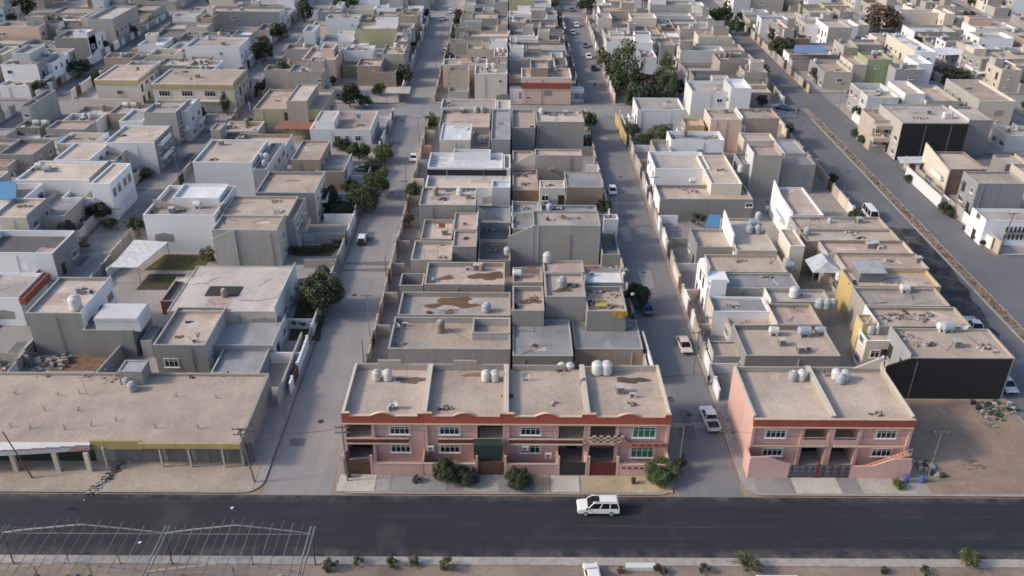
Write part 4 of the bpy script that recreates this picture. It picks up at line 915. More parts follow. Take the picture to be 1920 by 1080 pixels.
items(h7, [('v', 1388, 322, 6.4), ('J', 1300, 360, 4.3, 1.6), ('J', 1280, 355, 4.3, 1.8), ('w', 1298, 345, 4.3), ('J', 1352, 320, 6.4, 1.2)])
add_window(h7[0], at(1406, 385, 4)[0] - h7[2], h7[4][0][2] - h7[3], 3.8, '-y', 1.5, .9, False)
h = Hh('RL', [V(1333, 1392, 224, 205, 8.2, 'peach', 'tan', .5), V(1393, 1462, 222, 204, 8.2, 'tan', 'tan', .5), V(1392, 1440, 262, 250, 4.6, 'cream', 'pale', .5)], 'tan brick two-storey house standing tall by the highway', **NO)
add_window(h[0], at(1396, 236, 7)[0] - h[2], h[4][0][2] - h[3] - .02, 5.8, '-y', .9, 1.9, False)
items(h, [('J', 1420, 210, 7.7, 1.8), ('J', 1440, 210, 7.7, 1.4), ('C', 1360, 212, 7.7)])
h = Hh('RL', [V(1196, 1284, 206, 184, 7.6, 'pale', 'pale', .6), V(1286, 1322, 236, 222, 6.0, 'yellow', 'tan', .6)], 'pale blue-grey ribbed house with a yellow annex', **NO)
items(h, [('J', 1252, 192, 7.0, .8)])
h = Hh('RL', [V(1286, 1336, 250, 236, 3.6, 'lgrey', 'pale', .2)], 'low pale-roofed house with small garden trees in front', **NO)
# highway block, right row
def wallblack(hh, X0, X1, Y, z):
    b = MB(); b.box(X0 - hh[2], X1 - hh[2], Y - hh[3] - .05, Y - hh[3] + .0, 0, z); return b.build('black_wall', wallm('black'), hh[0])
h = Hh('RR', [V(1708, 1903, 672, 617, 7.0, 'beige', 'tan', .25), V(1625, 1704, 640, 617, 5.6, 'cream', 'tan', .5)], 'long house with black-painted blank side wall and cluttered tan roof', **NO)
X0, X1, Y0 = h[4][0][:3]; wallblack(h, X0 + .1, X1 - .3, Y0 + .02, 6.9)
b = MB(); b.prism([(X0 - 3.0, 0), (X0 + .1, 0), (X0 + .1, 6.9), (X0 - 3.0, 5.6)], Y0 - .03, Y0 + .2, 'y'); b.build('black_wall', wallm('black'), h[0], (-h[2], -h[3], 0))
add_window(h[0], at(1637, 650, 4)[0] - h[2], h[4][1][2] - h[3], 3.4, '-y', 1.4, 1.3, False); opening(h[0], at(1662, 655, 4)[0] - h[2], h[4][1][2] - h[3], 3.2, '-y', 1.6, 1.8)
items(h, [('g', 1632, 624, 5.2), ('g', 1643, 624, 5.2), ('l', 1775, 622, 6.75), ('C', 1792, 650, 6.75), ('J', 1745, 647, 6.75, .7), ('J', 1710, 643, 6.75, 2.0), ('J', 1835, 650, 6.75, 1.4), ('J', 1852, 655, 6.75, 1.5), ('J', 1700, 630, 6.75, 1.7), ('w', 1765, 620, 6.75), ('D', 1805, 620, 6.75)])
h = Hh('RR', [V(1648, 1822, 613, 576, 6.6, 'beige', 'tan', .5), V(1618, 1646, 608, 590, 6.8, 'yellow', 'tan', .3)], 'beige house with yellow side wall and rubble on its roof', **NO)
stair_slope(h[0], h[2], h[3], at(1600, 600, 6)[0], at(1620, 600, 6)[0], h[4][1][2] + .2, 4.4, 8.0, 'sand')
items(h, [('J', 1690, 595, 6.1, 1.8), ('J', 1700, 590, 6.1, 1.5), ('J', 1740, 592, 6.1, 1.2), ('J', 1668, 600, 6.1, 1.6), ('J', 1730, 600, 6.1, 1.3)])
h = Hh('RR', [V(1622, 1782, 574, 540, 6.5, 'beige', 'pale', .5)], 'beige house with one white gravel heap on a plain roof', **NO)
items(h, [('w', 1695, 548, 6.0), ('S', 1702, 549, 6.0), ('J', 1655, 541, 6.0, 1.0)])
h = Hh('RR', [V(1600, 1765, 538, 506, 6.5, 'yellow', 'tan', .5)], 'ochre-walled house with a grey sheet lean-to on its roof', **NO)
b = MB(); z = 6.0; xa, ya = at(1610, 530, z); xb, _ = at(1655, 530, z); b.box(0, xb - xa, 0, .12, 0, 1.8); b.box(0, xb - xa, 3.4, 3.5, 0, 1.8)
b.box(0, .1, .12, 3.4, 0, 1.8); b.box(xb - xa - .1, xb - xa, .12, 3.4, 0, 1.8); b.build('lean_to_wall', wallm('dgrey'), h[0], (xa - h[2], ya - h[3], z))
b = MB(); b.prism([(-.3, 1.83), (3.8, 2.1), (3.8, 2.18), (-.3, 1.9)], -.3, xb - xa + .3, 'x'); b.build('lean_to_roof', roofm('sheet'), h[0], (xa - h[2], ya - h[3], z))
items(h, [('v', 1572, 525, 4.0), ('J', 1665, 530, 6.0, 1.2), ('J', 1600, 532, 6.0, 1.0)])
h = Hh('RR', [V(1585, 1742, 504, 476, 6.4, 'beige', 'pinkish', .5)], 'beige house with reddish tan roof next to the white gable tent', **NO)
items(h, [('J', 1690, 480, 5.9, 1.4), ('J', 1670, 490, 5.9, 1.0), ('C', 1720, 492, 5.9)])
h = Hh('RR', [V(1552, 1716, 477, 452, 6.4, 'sand', 'pinkish', .45)], 'sandy house with a pair of old coolers on its roof', **NO)
items(h, [('C', 1628, 465, 5.9), ('C', 1640, 464, 5.9), ('S', 1650, 468, 5.9), ('J', 1600, 455, 5.9, .8)])
h = Hh('RR', [V(1512, 1690, 453, 430, 6.4, 'tan', 'tan', .45), V(1482, 1510, 462, 430, 7.2, 'cream', 'tan', .3)], 'tan house with sunlit cream wall facing the back alley', **NO)
items(h, [('J', 1600, 440, 5.9, 1.6), ('g', 1512, 440, 6.0), ('J', 1610, 447, 5.9, 1)])
h = Hh('RR', [V(1495, 1668, 429, 407, 6.4, 'beige', 'tan', .45)], 'beige house by the parked white van with junk-strewn roof', **NO)
items(h, [('J', 1600, 415, 5.9, 1.4), ('b', 1555, 418, 5.9, .7), ('J', 1530, 412, 5.9, 1.2), ('C', 1610, 418, 5.9)])
h = Hh('RR', [V(1487, 1545, 404, 352, 6.0, 'white', 'pinkish', .35)], 'narrow tan-roofed house with bright white triangular side wall', **NO)
X0, X1, Y0, Y1, rz_ = h[4][0]
b = MB(); b.prism([(Y0 - h[3], 0), (Y1 - h[3], 0), (Y1 - h[3], 7.6), (Y0 - h[3], 5.2)], X0 - h[2] - .25, X0 - h[2] - .02, 'x'); b.build('side_wall', wallm('white'), h[0])
items(h, [('v', 1470, 388, .3), ('J', 1450, 380, .3, 1.8), ('J', 1485, 385, .3, 1.5), ('w', 1440, 398, .3)])
h = Hh('RR', [V(1390, 1530, 309, 288, 6.6, 'grey', 'grey', .5), V(1414, 1468, 292, 273, 9.2, 'beige', 'pinkish', .4), V(1395, 1455, 264, 250, 6.0, 'cream', 'tan', .5), V(1472, 1512, 288, 262, 6.9, 'lgrey', 'grey', .3)], 'grey two-storey corner house with a taller beige roof room', **NO)
items(h, [('J', 1525, 300, 5.9, 1.2), ('J', 1420, 280, 8.7, 1)])
# left block
h = Hh('LR', [V(286, 384, 648, 576, 4.9, 'grey', 'tan', .75), V(386, 512, 648, 592, 3.2, 'bluegrey', 'grey', .45), V(394, 486, 700, 652, 2.6, 'bluegrey', 'grey', .4), V(262, 284, 640, 610, 3.0, 'lgrey', 'pale', .2)], 'grey one-storey house with two round patches on its tan roof', **NO)
items(h, [('X', 354, 604, 4.15, .55, .5, 'dark'), ('X', 337, 632, 4.15, .6, .55, 'dark'), ('S', 367, 642, 4.15), ('t', 378, 688, .3, .8)])
add_window(h[0], at(323, 677, 2)[0] - h[2], h[4][0][2] - h[3], 1.9, '-y', 2.1, 1.5, False)
for k in (0, 1): add_window(h[0], h[4][0][1] - h[2], h[4][0][2] - h[3] + 1.8 + k * 2.4, 2.6, '+x', .9, 1.8, False)
h = Hh('LR', [V(312, 515, 585, 499, 4.6, 'sand', 'pale', .06), V(300, 330, 565, 520, 2.6, 'redtile', 'dark', .5)], 'wide flat slab-roofed house with a square hole and small tank', **NO)
X, Y = at(420, 546, 4.6); b = MB(); b.box(-2.7, 2.7, -1.6, 1.6, 0, .02); b.build('roof_hole', M_void, h[0], (X - h[2], Y - h[3], 4.6)); 
items(h, [('t', 421, 556, 4.6, .8), ('X', 370, 525, 4.6, 2.5, 1.5, 'pale')])
h = Hh('LR', [V(396, 520, 432, 404, 7.2, 'lgrey', 'tan', .4), V(522, 552, 414, 372, 6.4, 'bluegrey', 'tan', .5)], 'two-storey house with ribbed grey side wall and blue-white front', **NO)
stair_slope(h[0], h[2], h[3], at(396, 432, 7.2)[0] + .05, at(440, 432, 7.2)[0], h[4][0][2] - .22, 5.6, 7.5, 'lgrey')
h2 = Hh('LR', [V(412, 540, 405, 368, 7.0, 'beige', 'tan', .5)], 'beige two-storey house with tan roof ringed by pale parapet', **NO)
items(h2, [('t', 418, 398, 6.5), ('J', 425, 392, 6.5, 1.6), ('J', 520, 398, 6.5, 1.4), ('J', 515, 378, 6.5, 1.2)])
h = Hh('LR', [V(478, 590, 362, 322, 6.8, 'bluegrey', 'tan', .6), V(592, 645, 322, 312, 5.0, 'tan', 'tan', .6)], 'two-storey house with tan roof and tall blue-grey street front', **NO)
items(h, [('X', 550, 339, 6.2, 1.8, .5, 'orange'), ('J', 530, 325, 6.2, 1), ('J', 555, 325, 6.2, 1)])
h = Hh('LR', [V(545, 600, 300, 264, 7.2, 'tan', 'tan', .4), V(602, 650, 312, 290, 5.2, 'sand', 'grey', .5)], 'tan two-storey house with narrow roof beside the walled car yard', **NO)
h = Hh('LR', [V(580, 695, 243, 208, 4.6, 'white', 'pinkish', .5), V(589, 626, 228, 208, 6.4, 'white', 'pale', .3)], 'white one-storey house with blue-framed windows and red roof lean-to', **NO)
for px_ in (632, 650, 671): add_window(h[0], at(px_, 255, 3)[0] - h[2], h[4][0][2] - h[3], 2.4, '-y', 1.5 if px_ != 650 else 1, 1.4, False)
b = MB(); b.prism([(-4.4, 3.0), (4.4, 3.0), (4.4, 3.12), (-4.4, 3.12)], 0, 7.5, 'y'); b.build('tile_roof', roofm('redtile'), h[0], (at(560, 243, 3)[0] - h[2] - 1, -4.6, .6))
items(h, [('X', 666, 215, 4.1, .7, .5, 'orange'), ('J', 672, 236, 4.1, .6), ('S', 682, 236, 4.1)])
h = Hh('LR', [V(474, 605, 205, 168, 6.6, 'olive', 'pinkish', .5), V(536, 575, 190, 158, 9.0, 'beige', 'sand', .3)], 'beige two-storey corner house with a tall square stair tower', **NO)
opening(h[0], at(547, 215, 4)[0] - h[2], h[4][0][2] - h[3] - .005, 3.4, '-y', 1.8, 4.6)
items(h, [('J', 520, 190, 6.1, .6), ('D', 595, 195, 6.1)])
# left block, left row
h = Hh('LL', [V(47, 152, 588, 520, 7.4, 'grey', 'sand', .5), V(154, 248, 620, 575, 4.9, 'grey', 'grey', .3)], 'tall plain grey house carrying a white metal shed', **NO)
items(h, [('v', 144, 580, 6.9, 1.5), ('J', 158, 548, 6.9, 1.0), ('C', 152, 550, 6.9), ('S', 163, 551, 6.9)])
X0, X1, Y0, Y1, r1 = h[4][1]; root = h[0]
b = MB(); z = r1; xa = at(178, 620, 5)[0] - h[2]; xb = at(262, 620, 5)[0] - h[2]; ya = Y0 - h[3] + .3
b.ring(xa, xb, ya, ya + 4.2, .08, z, z + 1.9); b.prism([(xa - .15, z + 1.9), (xb + .1, z + 1.9), (xb - .2, z + 2.3), (xa + .1, z + 2.3)], ya - .1, ya + 4.3, 'y'); b.build('metal_shed', mat('shed_white', (.62, .62, .63), 'plaster', .6, .6), root)
h = Hh('LL', [V(267, 402, 404, 348, 7.8, 'white', 'pale', .8), V(322, 410, 372, 345, 8.4, 'white', 'white', .5)], 'tall white two-storey cube house with plain sunlit side', **NO)
items(h, [('D', 298, 392, 7.0), ('C', 323, 399, 7.0), ('J', 345, 396, 7.0, 1.0), ('w', 372, 390, 7.0), ('S', 365, 352, 7.6), ('J', 285, 398, 7.0, .8)])
stair_slope(h[0], h[2], h[3], at(300, 380, 7)[0], at(350, 400, 7)[0], h[4][0][2] + 4.5, 9.0, 7.2, 'sand')
h = Hh('LL', [V(360, 472, 305, 262, 7.6, 'pale', 'sand', .5), V(474, 500, 318, 268, 6.6, 'bluegrey', 'grey', .5)], 'ribbed pale grey two-storey house with white-railed tan roof', **NO)
items(h, [('C', 415, 272, 7.1), ('v', 490, 300, 6.1), ('v', 500, 300, 6.1), ('b', 497, 312, 6.1), ('J', 455, 258, 7.1, 1.4), ('J', 402, 300, 7.1, .9)])
# far-left block: houses facing the first left side street
h = Hh('FR', [V(-60, 36, 560, 512, 5.0, 'white', 'pale', .5)], 'low white house with a dark red roof edge at photo left', **NO)
b = MB(); x1 = h[4][0][1] - h[2]; b.box(x1 - .1, x1 + .9, h[4][0][2] - h[3], h[4][0][3] - h[3], 3.9, 5.1); b.build('red_fascia', wallm('red'), h[0])
h = Hh('FR', [V(-50, 98, 475, 432, 5.2, 'white', 'dark', 1.1)], 'white house with deep grey terrace and shadow stripes', **NO)
h = Hh('FR', [V(-20, 50, 408, 372, 7.0, 'cream', 'tan', .5), V(50, 120, 345 + 60, 345, 5.2, 'sand', 'grey', .9)], 'cream house with L-shaped tan roof and a small terrace', **NO)
items(h, [('S', 50, 388, 6.5), ('J', 98, 395, 4.3, .8)])
h = Hh('FR', [V(115, 176, 372, 345, 5.0, 'white', 'grey', .9), V(28, 168, 338, 302, 7.4, 'white', 'sand', .5), V(168, 205, 345, 306, 7.9, 'white', 'sand', .3)], 'white two-storey house with four dark windows in its right wall', **NO)
for k in range(4): add_window(h[0], h[4][2][1] - h[2], h[4][2][2] - h[3] + 1.5 + k * 2.3 + (.6 if k > 1 else 0), 5.6, '+x', 1.6, 1.8, False)
items(h, [('w', 75, 317, 6.9), ('J', 60, 320, 6.9, 1.6), ('J', 100, 318, 6.9, 1.4), ('h', 90, 322, 6.9)])
h = Hh('FR', [V(170, 216, 302, 275, 5.2, 'pale', 'tan', .5), V(100, 168, 300, 268, 6.6, 'white', 'sand', .4)], 'pale house with green junk along its back parapet', **NO)
items(h, [('J', 130, 308, 6.1, 1.4), ('J', 150, 305, 6.1, 1.4), ('D', 190, 292, 4.7)])
h = Hh('FR', [V(195, 290, 268, 236, 7.2, 'white', 'sand', .5)], 'white two-storey house with round-cornered balconies and sandy roof', **NO)
items(h, [('J', 230, 255, 6.7, 1.0)])
for z in (.4, 3.6): b = MB(); b.box(0, 1.3, 1, 7, z + 2.6, z + 2.9); b.box(1.15, 1.3, 1, 7, z + 2.9, z + 3.6); b.build('balcony', wallm('white'), h[0], (h[4][0][1] - h[2], h[4][0][2] - h[3], 0))
h = Hh('FR', [V(268, 330, 212, 188, 8.0, 'lgrey', 'pale', .6), V(330, 352, 208, 186, 7.6, 'white', 'white', .4), V(222, 266, 228, 205, 5.4, 'white', 'grey', .5)], 'grey and white two-storey house with blue-glazed angular front', **NO)
items(h, [('C', 298, 202, 7.4), ('J', 285, 196, 7.4, 1.0)])
h = Hh('FR', [V(283, 437, 158, 130, 7.6, 'cream', 'tan', .35)], 'long cream school-like building with ochre cornice and four windows', kind='school_building', cat='building', **NO)
X0, X1, Y0 = h[4][0][:3]
b = MB(); b.ring(X0 - h[2] - .1, X1 - h[2] + .1, Y0 - h[3] - .15, h[4][0][3] - h[3] + .1, .14, 6.4, 7.45); b.build('ochre_band', wallm('yellow'), h[0])
for px_ in (323, 365, 407): add_window(h[0], at(px_, 162, 5.2)[0] - h[2], Y0 - h[3], 5.1, '-y', 3.0, 1.6, False)
b = MB()
for k in range(7): x = X0 - h[2] + 4 + k * 4.3; b.box(x, x + .25, Y0 - h[3] - 1.4, Y0 - h[3] - 1.15, 0, 3.2)
b.box(X0 - h[2] + 3.6, X1 - h[2] - 2, Y0 - h[3] - 1.5, Y0 - h[3] - .02, 3.2, 3.4); b.build('arcade', wallm('cream'), h[0])
items(h, [('C', 371, 146, 7.2), ('J', 330, 138, 7.2, 1.6), ('J', 345, 136, 7.2, 1.2)])
h = Hh('FR', [V(176, 258, 150, 122, 7.0, 'cream', 'tan', .35)], 'pale yellow hall with ochre cornice beside the long cream building', kind='school_building', cat='building', **NO)
X0, X1, Y0 = h[4][0][:3]; b = MB(); b.ring(X0 - h[2] - .1, X1 - h[2] + .1, Y0 - h[3] - .15, h[4][0][3] - h[3] + .1, .14, 5.9, 6.85); b.build('ochre_band', wallm('yellow'), h[0])
add_window(h[0], at(245, 155, 4)[0] - h[2], Y0 - h[3], 3.6, '-y', 1.8, 1.3, False)
# east of the highway
h = Hh('HL', [V(1693, 1817, 231, 196, 9.2, 'lgrey', 'pale', .4), V(1818, 1862, 226, 200, 8.8, 'grey', 'pale', .6), V(1640, 1690, 226, 205, 7.6, 'sand', 'tan', .5)], 'large building with a huge black blank wall beside the side street', kind='apartment_building', cat='building', **NO)
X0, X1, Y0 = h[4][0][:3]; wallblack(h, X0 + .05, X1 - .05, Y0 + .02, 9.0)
for k in range(2): b = MB(); x = X0 + (X1 - X0) * (.36 + .38 * k) - h[2]; b.box(x, x + .18, Y0 - h[3] - .09, Y0 - h[3] - .051, 0, 8.6); b.build('drain_pipe', M_pole, h[0])
for z in (2.9, 6.0):
    b = MB(); xx = h[4][2][0] - h[2]; b.box(xx - .2, xx + 6, h[4][2][2] - h[3] - 2.2, h[4][2][2] - h[3] - .02, z, z + .9); b.build('balcony', wallm('sand'), h[0])
for k in range(3):
    for z in (2.0, 5.0): add_window(h[0], h[4][2][0] - h[2] + 1.3 + k * 2.1, h[4][2][2] - h[3], z, '-y', 1.1, 1.4, False)
items(h, [('v', 1775, 222, 8.8), ('v', 1781, 222, 8.8), ('v', 1770, 222, 8.8), ('J', 1730, 222, 8.8, 1.6), ('C', 1740, 214, 8.8)])
h = Hh('HL', [V(1835, 1925, 345, 322, 7.0, 'bluegrey', 'tan', .4), V(1783, 1850, 318, 285, 6.0, 'brown', 'tan', .4)], 'brown villa with carved balcony and sloping cream side wall', **NO)
X0, X1, Y0, Y1 = h[4][1][:4]
b = MB(); b.prism([(Y0 - .1, 0), (Y1 + 2, 0), (Y1 + 2, 7.4), (Y0 - .1, 5.6)], X0 - .3, X0 - .02, 'x'); b.build('sloping_wall', wallm('cream'), h[0], (-h[2], -h[3], 0))
h = Hh('HL', [V(1850, 1985, 415, 392, 5.2, 'white', 'pale', .6)], 'white villa with slatted wall at the right edge of the photo', **NO)
X0, X1, Y0 = h[4][0][:3]
b = MB()
for k in range(2):
    for i in range(7): x = X0 - h[2] + 4.2 + i * .8; b.box(x, x + .4, Y0 - h[3] - .03, Y0 - h[3] + .02, 1.3 + k * 1.6, 2.4 + k * 1.6)
b.build('slot_windows', M_void, h[0])

# upper part of the picture: the larger buildings one can tell apart
def row_at(X):
    best = min(ROWS.items(), key=lambda kv: 0 if kv[1][1] <= X <= kv[1][2] else min(abs(X - kv[1][1]), abs(X - kv[1][2]))); return best[0]
def up(look, *vs, row=None, **k):
    vv = []; r0_ = row or row_at((vs[0][0] + vs[0][1]) / 2); a, b_ = ROWS[r0_][1:3]
    lo_, hi_b = {'CL': (-21, 21), 'CR': (-21, 21)}.get(r0_, (min(ROWS[x][1] for x in ROWS if x[0] == r0_[0]), max(ROWS[x][2] for x in ROWS if x[0] == r0_[0])))
    if r0_[0] == 'L': lo_, hi_b = -72, -30
    if r0_[0] == 'R': lo_, hi_b = 29.5, 77.5
    for v in vs:
        x0, x1 = max(v[0], lo_ + 1.2), min(v[1], hi_b - 1.2)
        if x1 - x0 > 2: vv.append((x0, x1) + v[2:])
    if not vv: return None
    return house(r0_, vv, look, hut=False, **k)
up('long white two-storey house with pale roof, upper left', V(345, 458, 88, 70, 8, 'white', 'pale'), V(435, 470, 66, 56, 7, 'lgrey', 'white'))
up('grey two-storey house with one small window in its blank side', V(100, 188, 72, 58, 8, 'grey', 'pale'), V(136, 168, 62, 55, 9.5, 'white', 'white'))
up('big light grey block with white balconied street side, upper left', V(162, 250, 36, 10, 9.5, 'lgrey', 'pale'), V(250, 285, 34, 12, 9, 'white', 'pale'))
up('very long blue-grey blank building near the top, left', V(378, 540, 22, 12, 7.5, 'bluegrey', 'tan'))
up('pale blue-grey house with blank side above the walled plot', V(610, 672, 35, 27, 8.5, 'pale', 'pale'), V(674, 696, 36, 28, 7.6, 'grey', 'pale'))
up('tall tan block with plain side by the left street', V(706, 783, 30, 22, 8.5, 'tan', 'tan'))
up('white villa with terraces at the left edge, upper left', V(0, 70, 122, 100, 7.5, 'white', 'pale'), V(72, 105, 118, 100, 6.8, 'white', 'tan'), V(20, 55, 100, 84, 9.5, 'pale', 'pale'))
up('long light grey house with dark window at the left edge', V(0, 55, 200, 168, 6.8, 'lgrey', 'tan'), V(57, 92, 170, 152, 6.4, 'white', 'sand'))
up('pinkish two-storey house with a round-cornered roof room', V(566, 628, 112, 88, 7.5, 'peach', 'pale'), V(600, 626, 92, 82, 9.2, 'peach', 'sand'))
up('brown-walled house with low tan roof in the weedy plot', V(668, 714, 124, 110, 6, 'tan', 'pinkish'), V(700, 742, 136, 126, 4.5, 'tan', 'tan'))
up('beige house with broad parapet behind the brown plot', V(715, 770, 102, 84, 7.5, 'beige', 'tan'))
up('cream block with sandy roof just above the long yellow-trimmed building', V(276, 325, 104, 92, 5.5, 'cream', 'pinkish'), V(345, 385, 118, 106, 5.5, 'tan', 'sand'))
hm = up('biggest white mansion with stepped white roofs, upper right', V(1716, 1785, 98, 66, 8, 'white', 'white'), V(1787, 1832, 92, 62, 6.5, 'white', 'pale'), V(1722, 1750, 120, 104, 7, 'white', 'white'), V(1755, 1790, 72, 58, 10, 'white', 'white'))
up('pale green and beige two-storey house, upper right', V(1628, 1674, 112, 98, 8, 'green', 'tan'), V(1600, 1627, 122, 104, 6.5, 'sand', 'tan'), V(1676, 1700, 120, 104, 5, 'green', 'pale'))
up('beige villa with reddish roof parapets beside the dark trees', V(1478, 1540, 122, 106, 6.5, 'sand', 'pinkish'), V(1542, 1600, 136, 112, 5.2, 'sand', 'pinkish'))
up('white house with a dark red tiled band above the highway', V(1406, 1440, 64, 48, 7.5, 'white', 'redtile'), V(1440, 1478, 52, 36, 7, 'peach', 'redtile'))
up('building with a bright red roof at the very top', V(1326, 1392, 14, 3, 6.5, 'red', 'redtile'))
up('cream row house with pinkish roof, top right', V(1512, 1552, 46, 32, 6.5, 'white', 'pinkish'), V(1554, 1598, 52, 36, 7.5, 'lgrey', 'pale'))
up('long white-walled hall at the right edge, upper right', V(1838, 1902, 72, 60, 6.5, 'white', 'pale'))
up('white-walled triangular-sided house behind the black-walled building', V(1738, 1800, 190, 160, 6.0, 'lgrey', 'pinkish'), V(1698, 1736, 176, 152, 7.5, 'white', 'tan'))
up('cream house with broad sloping side beside the dark grey hall', V(1838, 1905, 190, 150, 7.5, 'cream', 'tan'))
up('white house by the junction with a dark glass side', V(1298, 1395, 172, 152, 6.8, 'white', 'pale'), V(1372, 1410, 166, 148, 8.6, 'white', 'white'), row='RR')
up('tan house with a brick-red roof band behind the white balustrade front', V(978, 1072, 146, 128, 7.6, 'peach', 'pinkish'), V(995, 1028, 128, 112, 9.6, 'tan', 'sand'), row='CR')
b = MB(); hh_ = HOUSES[-1][2]; v_ = V(978, 1072, 146, 128, 7.6, 'peach', 'pinkish'); b.box(v_[0] - hh_.location.x - .05, v_[1] - hh_.location.x - .3, v_[2] - hh_.location.y - .2, v_[2] - hh_.location.y - .01, 4.6, 6.2); b.build('red_band', wallm('red'), hh_)
up('small white house beside the grove with one dark window', V(1204, 1232, 108, 92, 7.5, 'white', 'pinkish'), row='RL')
# ---------------------------------------------------------------- the rest of the rows, lot by lot
for k_, v_ in (('RL2', 0),): pass
RECTS = []
def note_rects():
    for hh in HOUSES:
        root = hh[2]
        for ch in root.children:
            if ch.name.split('.')[0] == 'wall' and len(ch.data.vertices) == 16:
                xs = [v.co.x + root.location.x for v in ch.data.vertices]; ys = [v.co.y + root.location.y for v in ch.data.vertices]
                RECTS.append((min(xs), max(xs), min(ys), max(ys)))
note_rects()
def clash(x0, x1, y0, y1):
    for a, b_, c, d in RECTS:
        if a < x1 - .2 and b_ > x0 + .2 and c < y1 - .2 and d > y0 + .2: return True
    return False
KEEP = []              # gardens, yards and open ground that stay free: (x0, x1, y0, y1)
def keep(px0, px1, py0, py1): a = at(px0, py1); b_ = at(px1, py1); c = at((px0 + px1) / 2, py0); KEEP.append((a[0], b_[0], a[1], c[1]))
keep(640, 900, 60, 61)
KEEP += [(29.2, 49, 241, 276), (-45, -31, 243, 262)]
CW = ['beige'] * 4 + ['grey'] * 4 + ['lgrey'] * 4 + ['tan'] * 2 + ['white'] * 5 + ['cream'] * 3 + ['pale'] * 2 + ['bluegrey'] * 2 + ['sand'] * 2 + ['peach', 'olive', 'brown']
RW = ['tan'] * 5 + ['sand'] * 3 + ['pinkish'] * 3 + ['grey'] * 3 + ['pale'] * 3 + ['dark', 'white', 'sheet']
def inview(x, y, h=6):
    X, Y_ = px_of(x, y, h); return -40 < X < 1960 and -25 < Y_ < 1150
def fill(row, y0, y1, wall=True, lo=9.4, hi_=11.5, tall=.45, force=()):
    name, xa, xb, side = ROWS[row]; y = y0; q = random.Random(sum(map(ord, row)) * 31 + int(y0)); n = 0
    while y < y1 - 6:
        d = min(q.uniform(lo, hi_), y1 - y)
        if y1 - y - d < 5: d = y1 - y
        ya, yb = y + .05, y + d - .05
        y += d; n += 1
        xm = (xa + xb) / 2
        if not (inview(xa, ya) or inview(xb, ya) or inview(xm, yb)): continue
        set_ = q.uniform(1.6, 4.8)
        X0, X1 = (xa + set_, xb - .25) if side < 0 else (xa + .25, xb - set_)
        cands = [(X0, X1)]
        if clash(X0, X1, ya, yb): continue
        if any(a < X1 and b_ > X0 and c < yb and d_ > ya for a, b_, c, d_ in KEEP): continue
        two = q.random() < tall; H_ = q.uniform(6.4, 8.2) if two else q.uniform(3.9, 4.8)
        c, rc = q.choice(CW), q.choice(RW)
        W = X1 - X0; D = yb - ya; vols = []
        # the lot is cut into uneven rooms and courts of different heights
        xs = [X0] + sorted(X0 + W * f for f in q.sample((.24, .34, .45, .56, .68, .78), q.choice((1, 1, 2)))) + [X1]
        tallest = q.randrange(len(xs) - 1)
        for i, (a, b_) in enumerate(zip(xs, xs[1:])):
            if b_ - a < 2.4: continue
            hc = H_ if i == tallest else q.choice((H_, H_ - .6, 3.6, 4.3, 3.2)) if two else q.choice((H_, 3.4, 4.2, 6.4))
            cc = c if q.random() < .55 else q.choice(CW); rr_ = rc if q.random() < .5 else q.choice(RW)
            if q.random() < .45 and i != tallest:
                m_ = ya + D * q.uniform(.35, .65); vols.append((a, b_, m_, yb, hc, cc, rr_)); vols.append((a, b_, ya, m_, q.uniform(2.4, 3.6), q.choice((cc, 'lgrey', 'beige')), q.choice(('dark', 'grey', rr_))))
            else: vols.append((a, b_, ya + q.choice((0, 0, .8, 1.8)), yb - q.choice((0, 0, 1.2)), hc, cc, rr_))
        vols.sort(key=lambda v: -v[4] * (1 if v[1] - v[0] > 4 else .5))
        if not vols: continue
        v = vols[0]
        if q.random() < .7 and (v[1] - v[0]) > 3.8 and v[3] - v[2] > 5:   # a stair room on the roof
            w_ = (v[1] - v[0]) * q.uniform(.3, .6); d_ = (v[3] - v[2]) * q.uniform(.3, .55); xo = v[0] + .22 if q.random() < .5 else v[1] - w_ - .22; yo = v[3] - d_ - .2
            vols.append((xo, xo + w_, yo, yo + d_, v[4] + q.uniform(1.5, 2.3), q.choice((c, 'lgrey', 'beige', 'white', 'cream')), q.choice(RW), .3))
        r = house(row, vols, None, near=ya < 175, hut=False, junkn=q.choice((1, 2, 3)) if ya < 270 else q.choice((0, 1)))
        RECTS.append((X0, X1, ya, yb))
    return n
ROWS['RL2'] = (ROWS['RL'][0], 29.2, 53.5, -1); ROWS['RR2'] = (ROWS['RR'][0], 53.5, 78, 1); ROWS['HL2'] = (ROWS['HL'][0], 87.5, 110, -1)
CW0 = list(CW); CW[:] = ['tan', 'cream', 'beige', 'peach', 'sand', 'lgrey', 'tan', 'yellow', 'beige']; fill('CL', 241, 300, tall=.7, lo=8.5, hi_=10); CW[:] = CW0; fill('CL', 300, 351, tall=.6)
for row in ('CL', 'CR'): fill(row, 241 if row == 'CR' else 351, 351, tall=.55); fill(row, 361.5, 396, tall=.6)
for row, a in (('RL', 104), ('RR', 203)): fill(row, a, 229, tall=.4); fill(row + '2', 241, 351, lo=9, hi_=11.5, tall=.45); fill(row + '2', 361.5, 396, lo=9.5, hi_=12)
fill('LR', 241, 351, lo=9.5, hi_=12, tall=.5); fill('LR', 361.5, 396, lo=9.5, hi_=12)
fill('LL', 166, 229, lo=10.5, hi_=14, tall=.5); fill('LL', 241, 351, lo=9.5, hi_=12, tall=.5); fill('LL', 361.5, 396, lo=9.5, hi_=12)
for row in ('FR', 'FL', 'GR', 'GL', 'JR', 'JL', 'KR'):
    fill(row, 118, 229, lo=9.5, hi_=12, tall=.4); fill(row, 241, 351, lo=9.8, hi_=12.5, tall=.4); fill(row, 361.5, 396, lo=10, hi_=13)
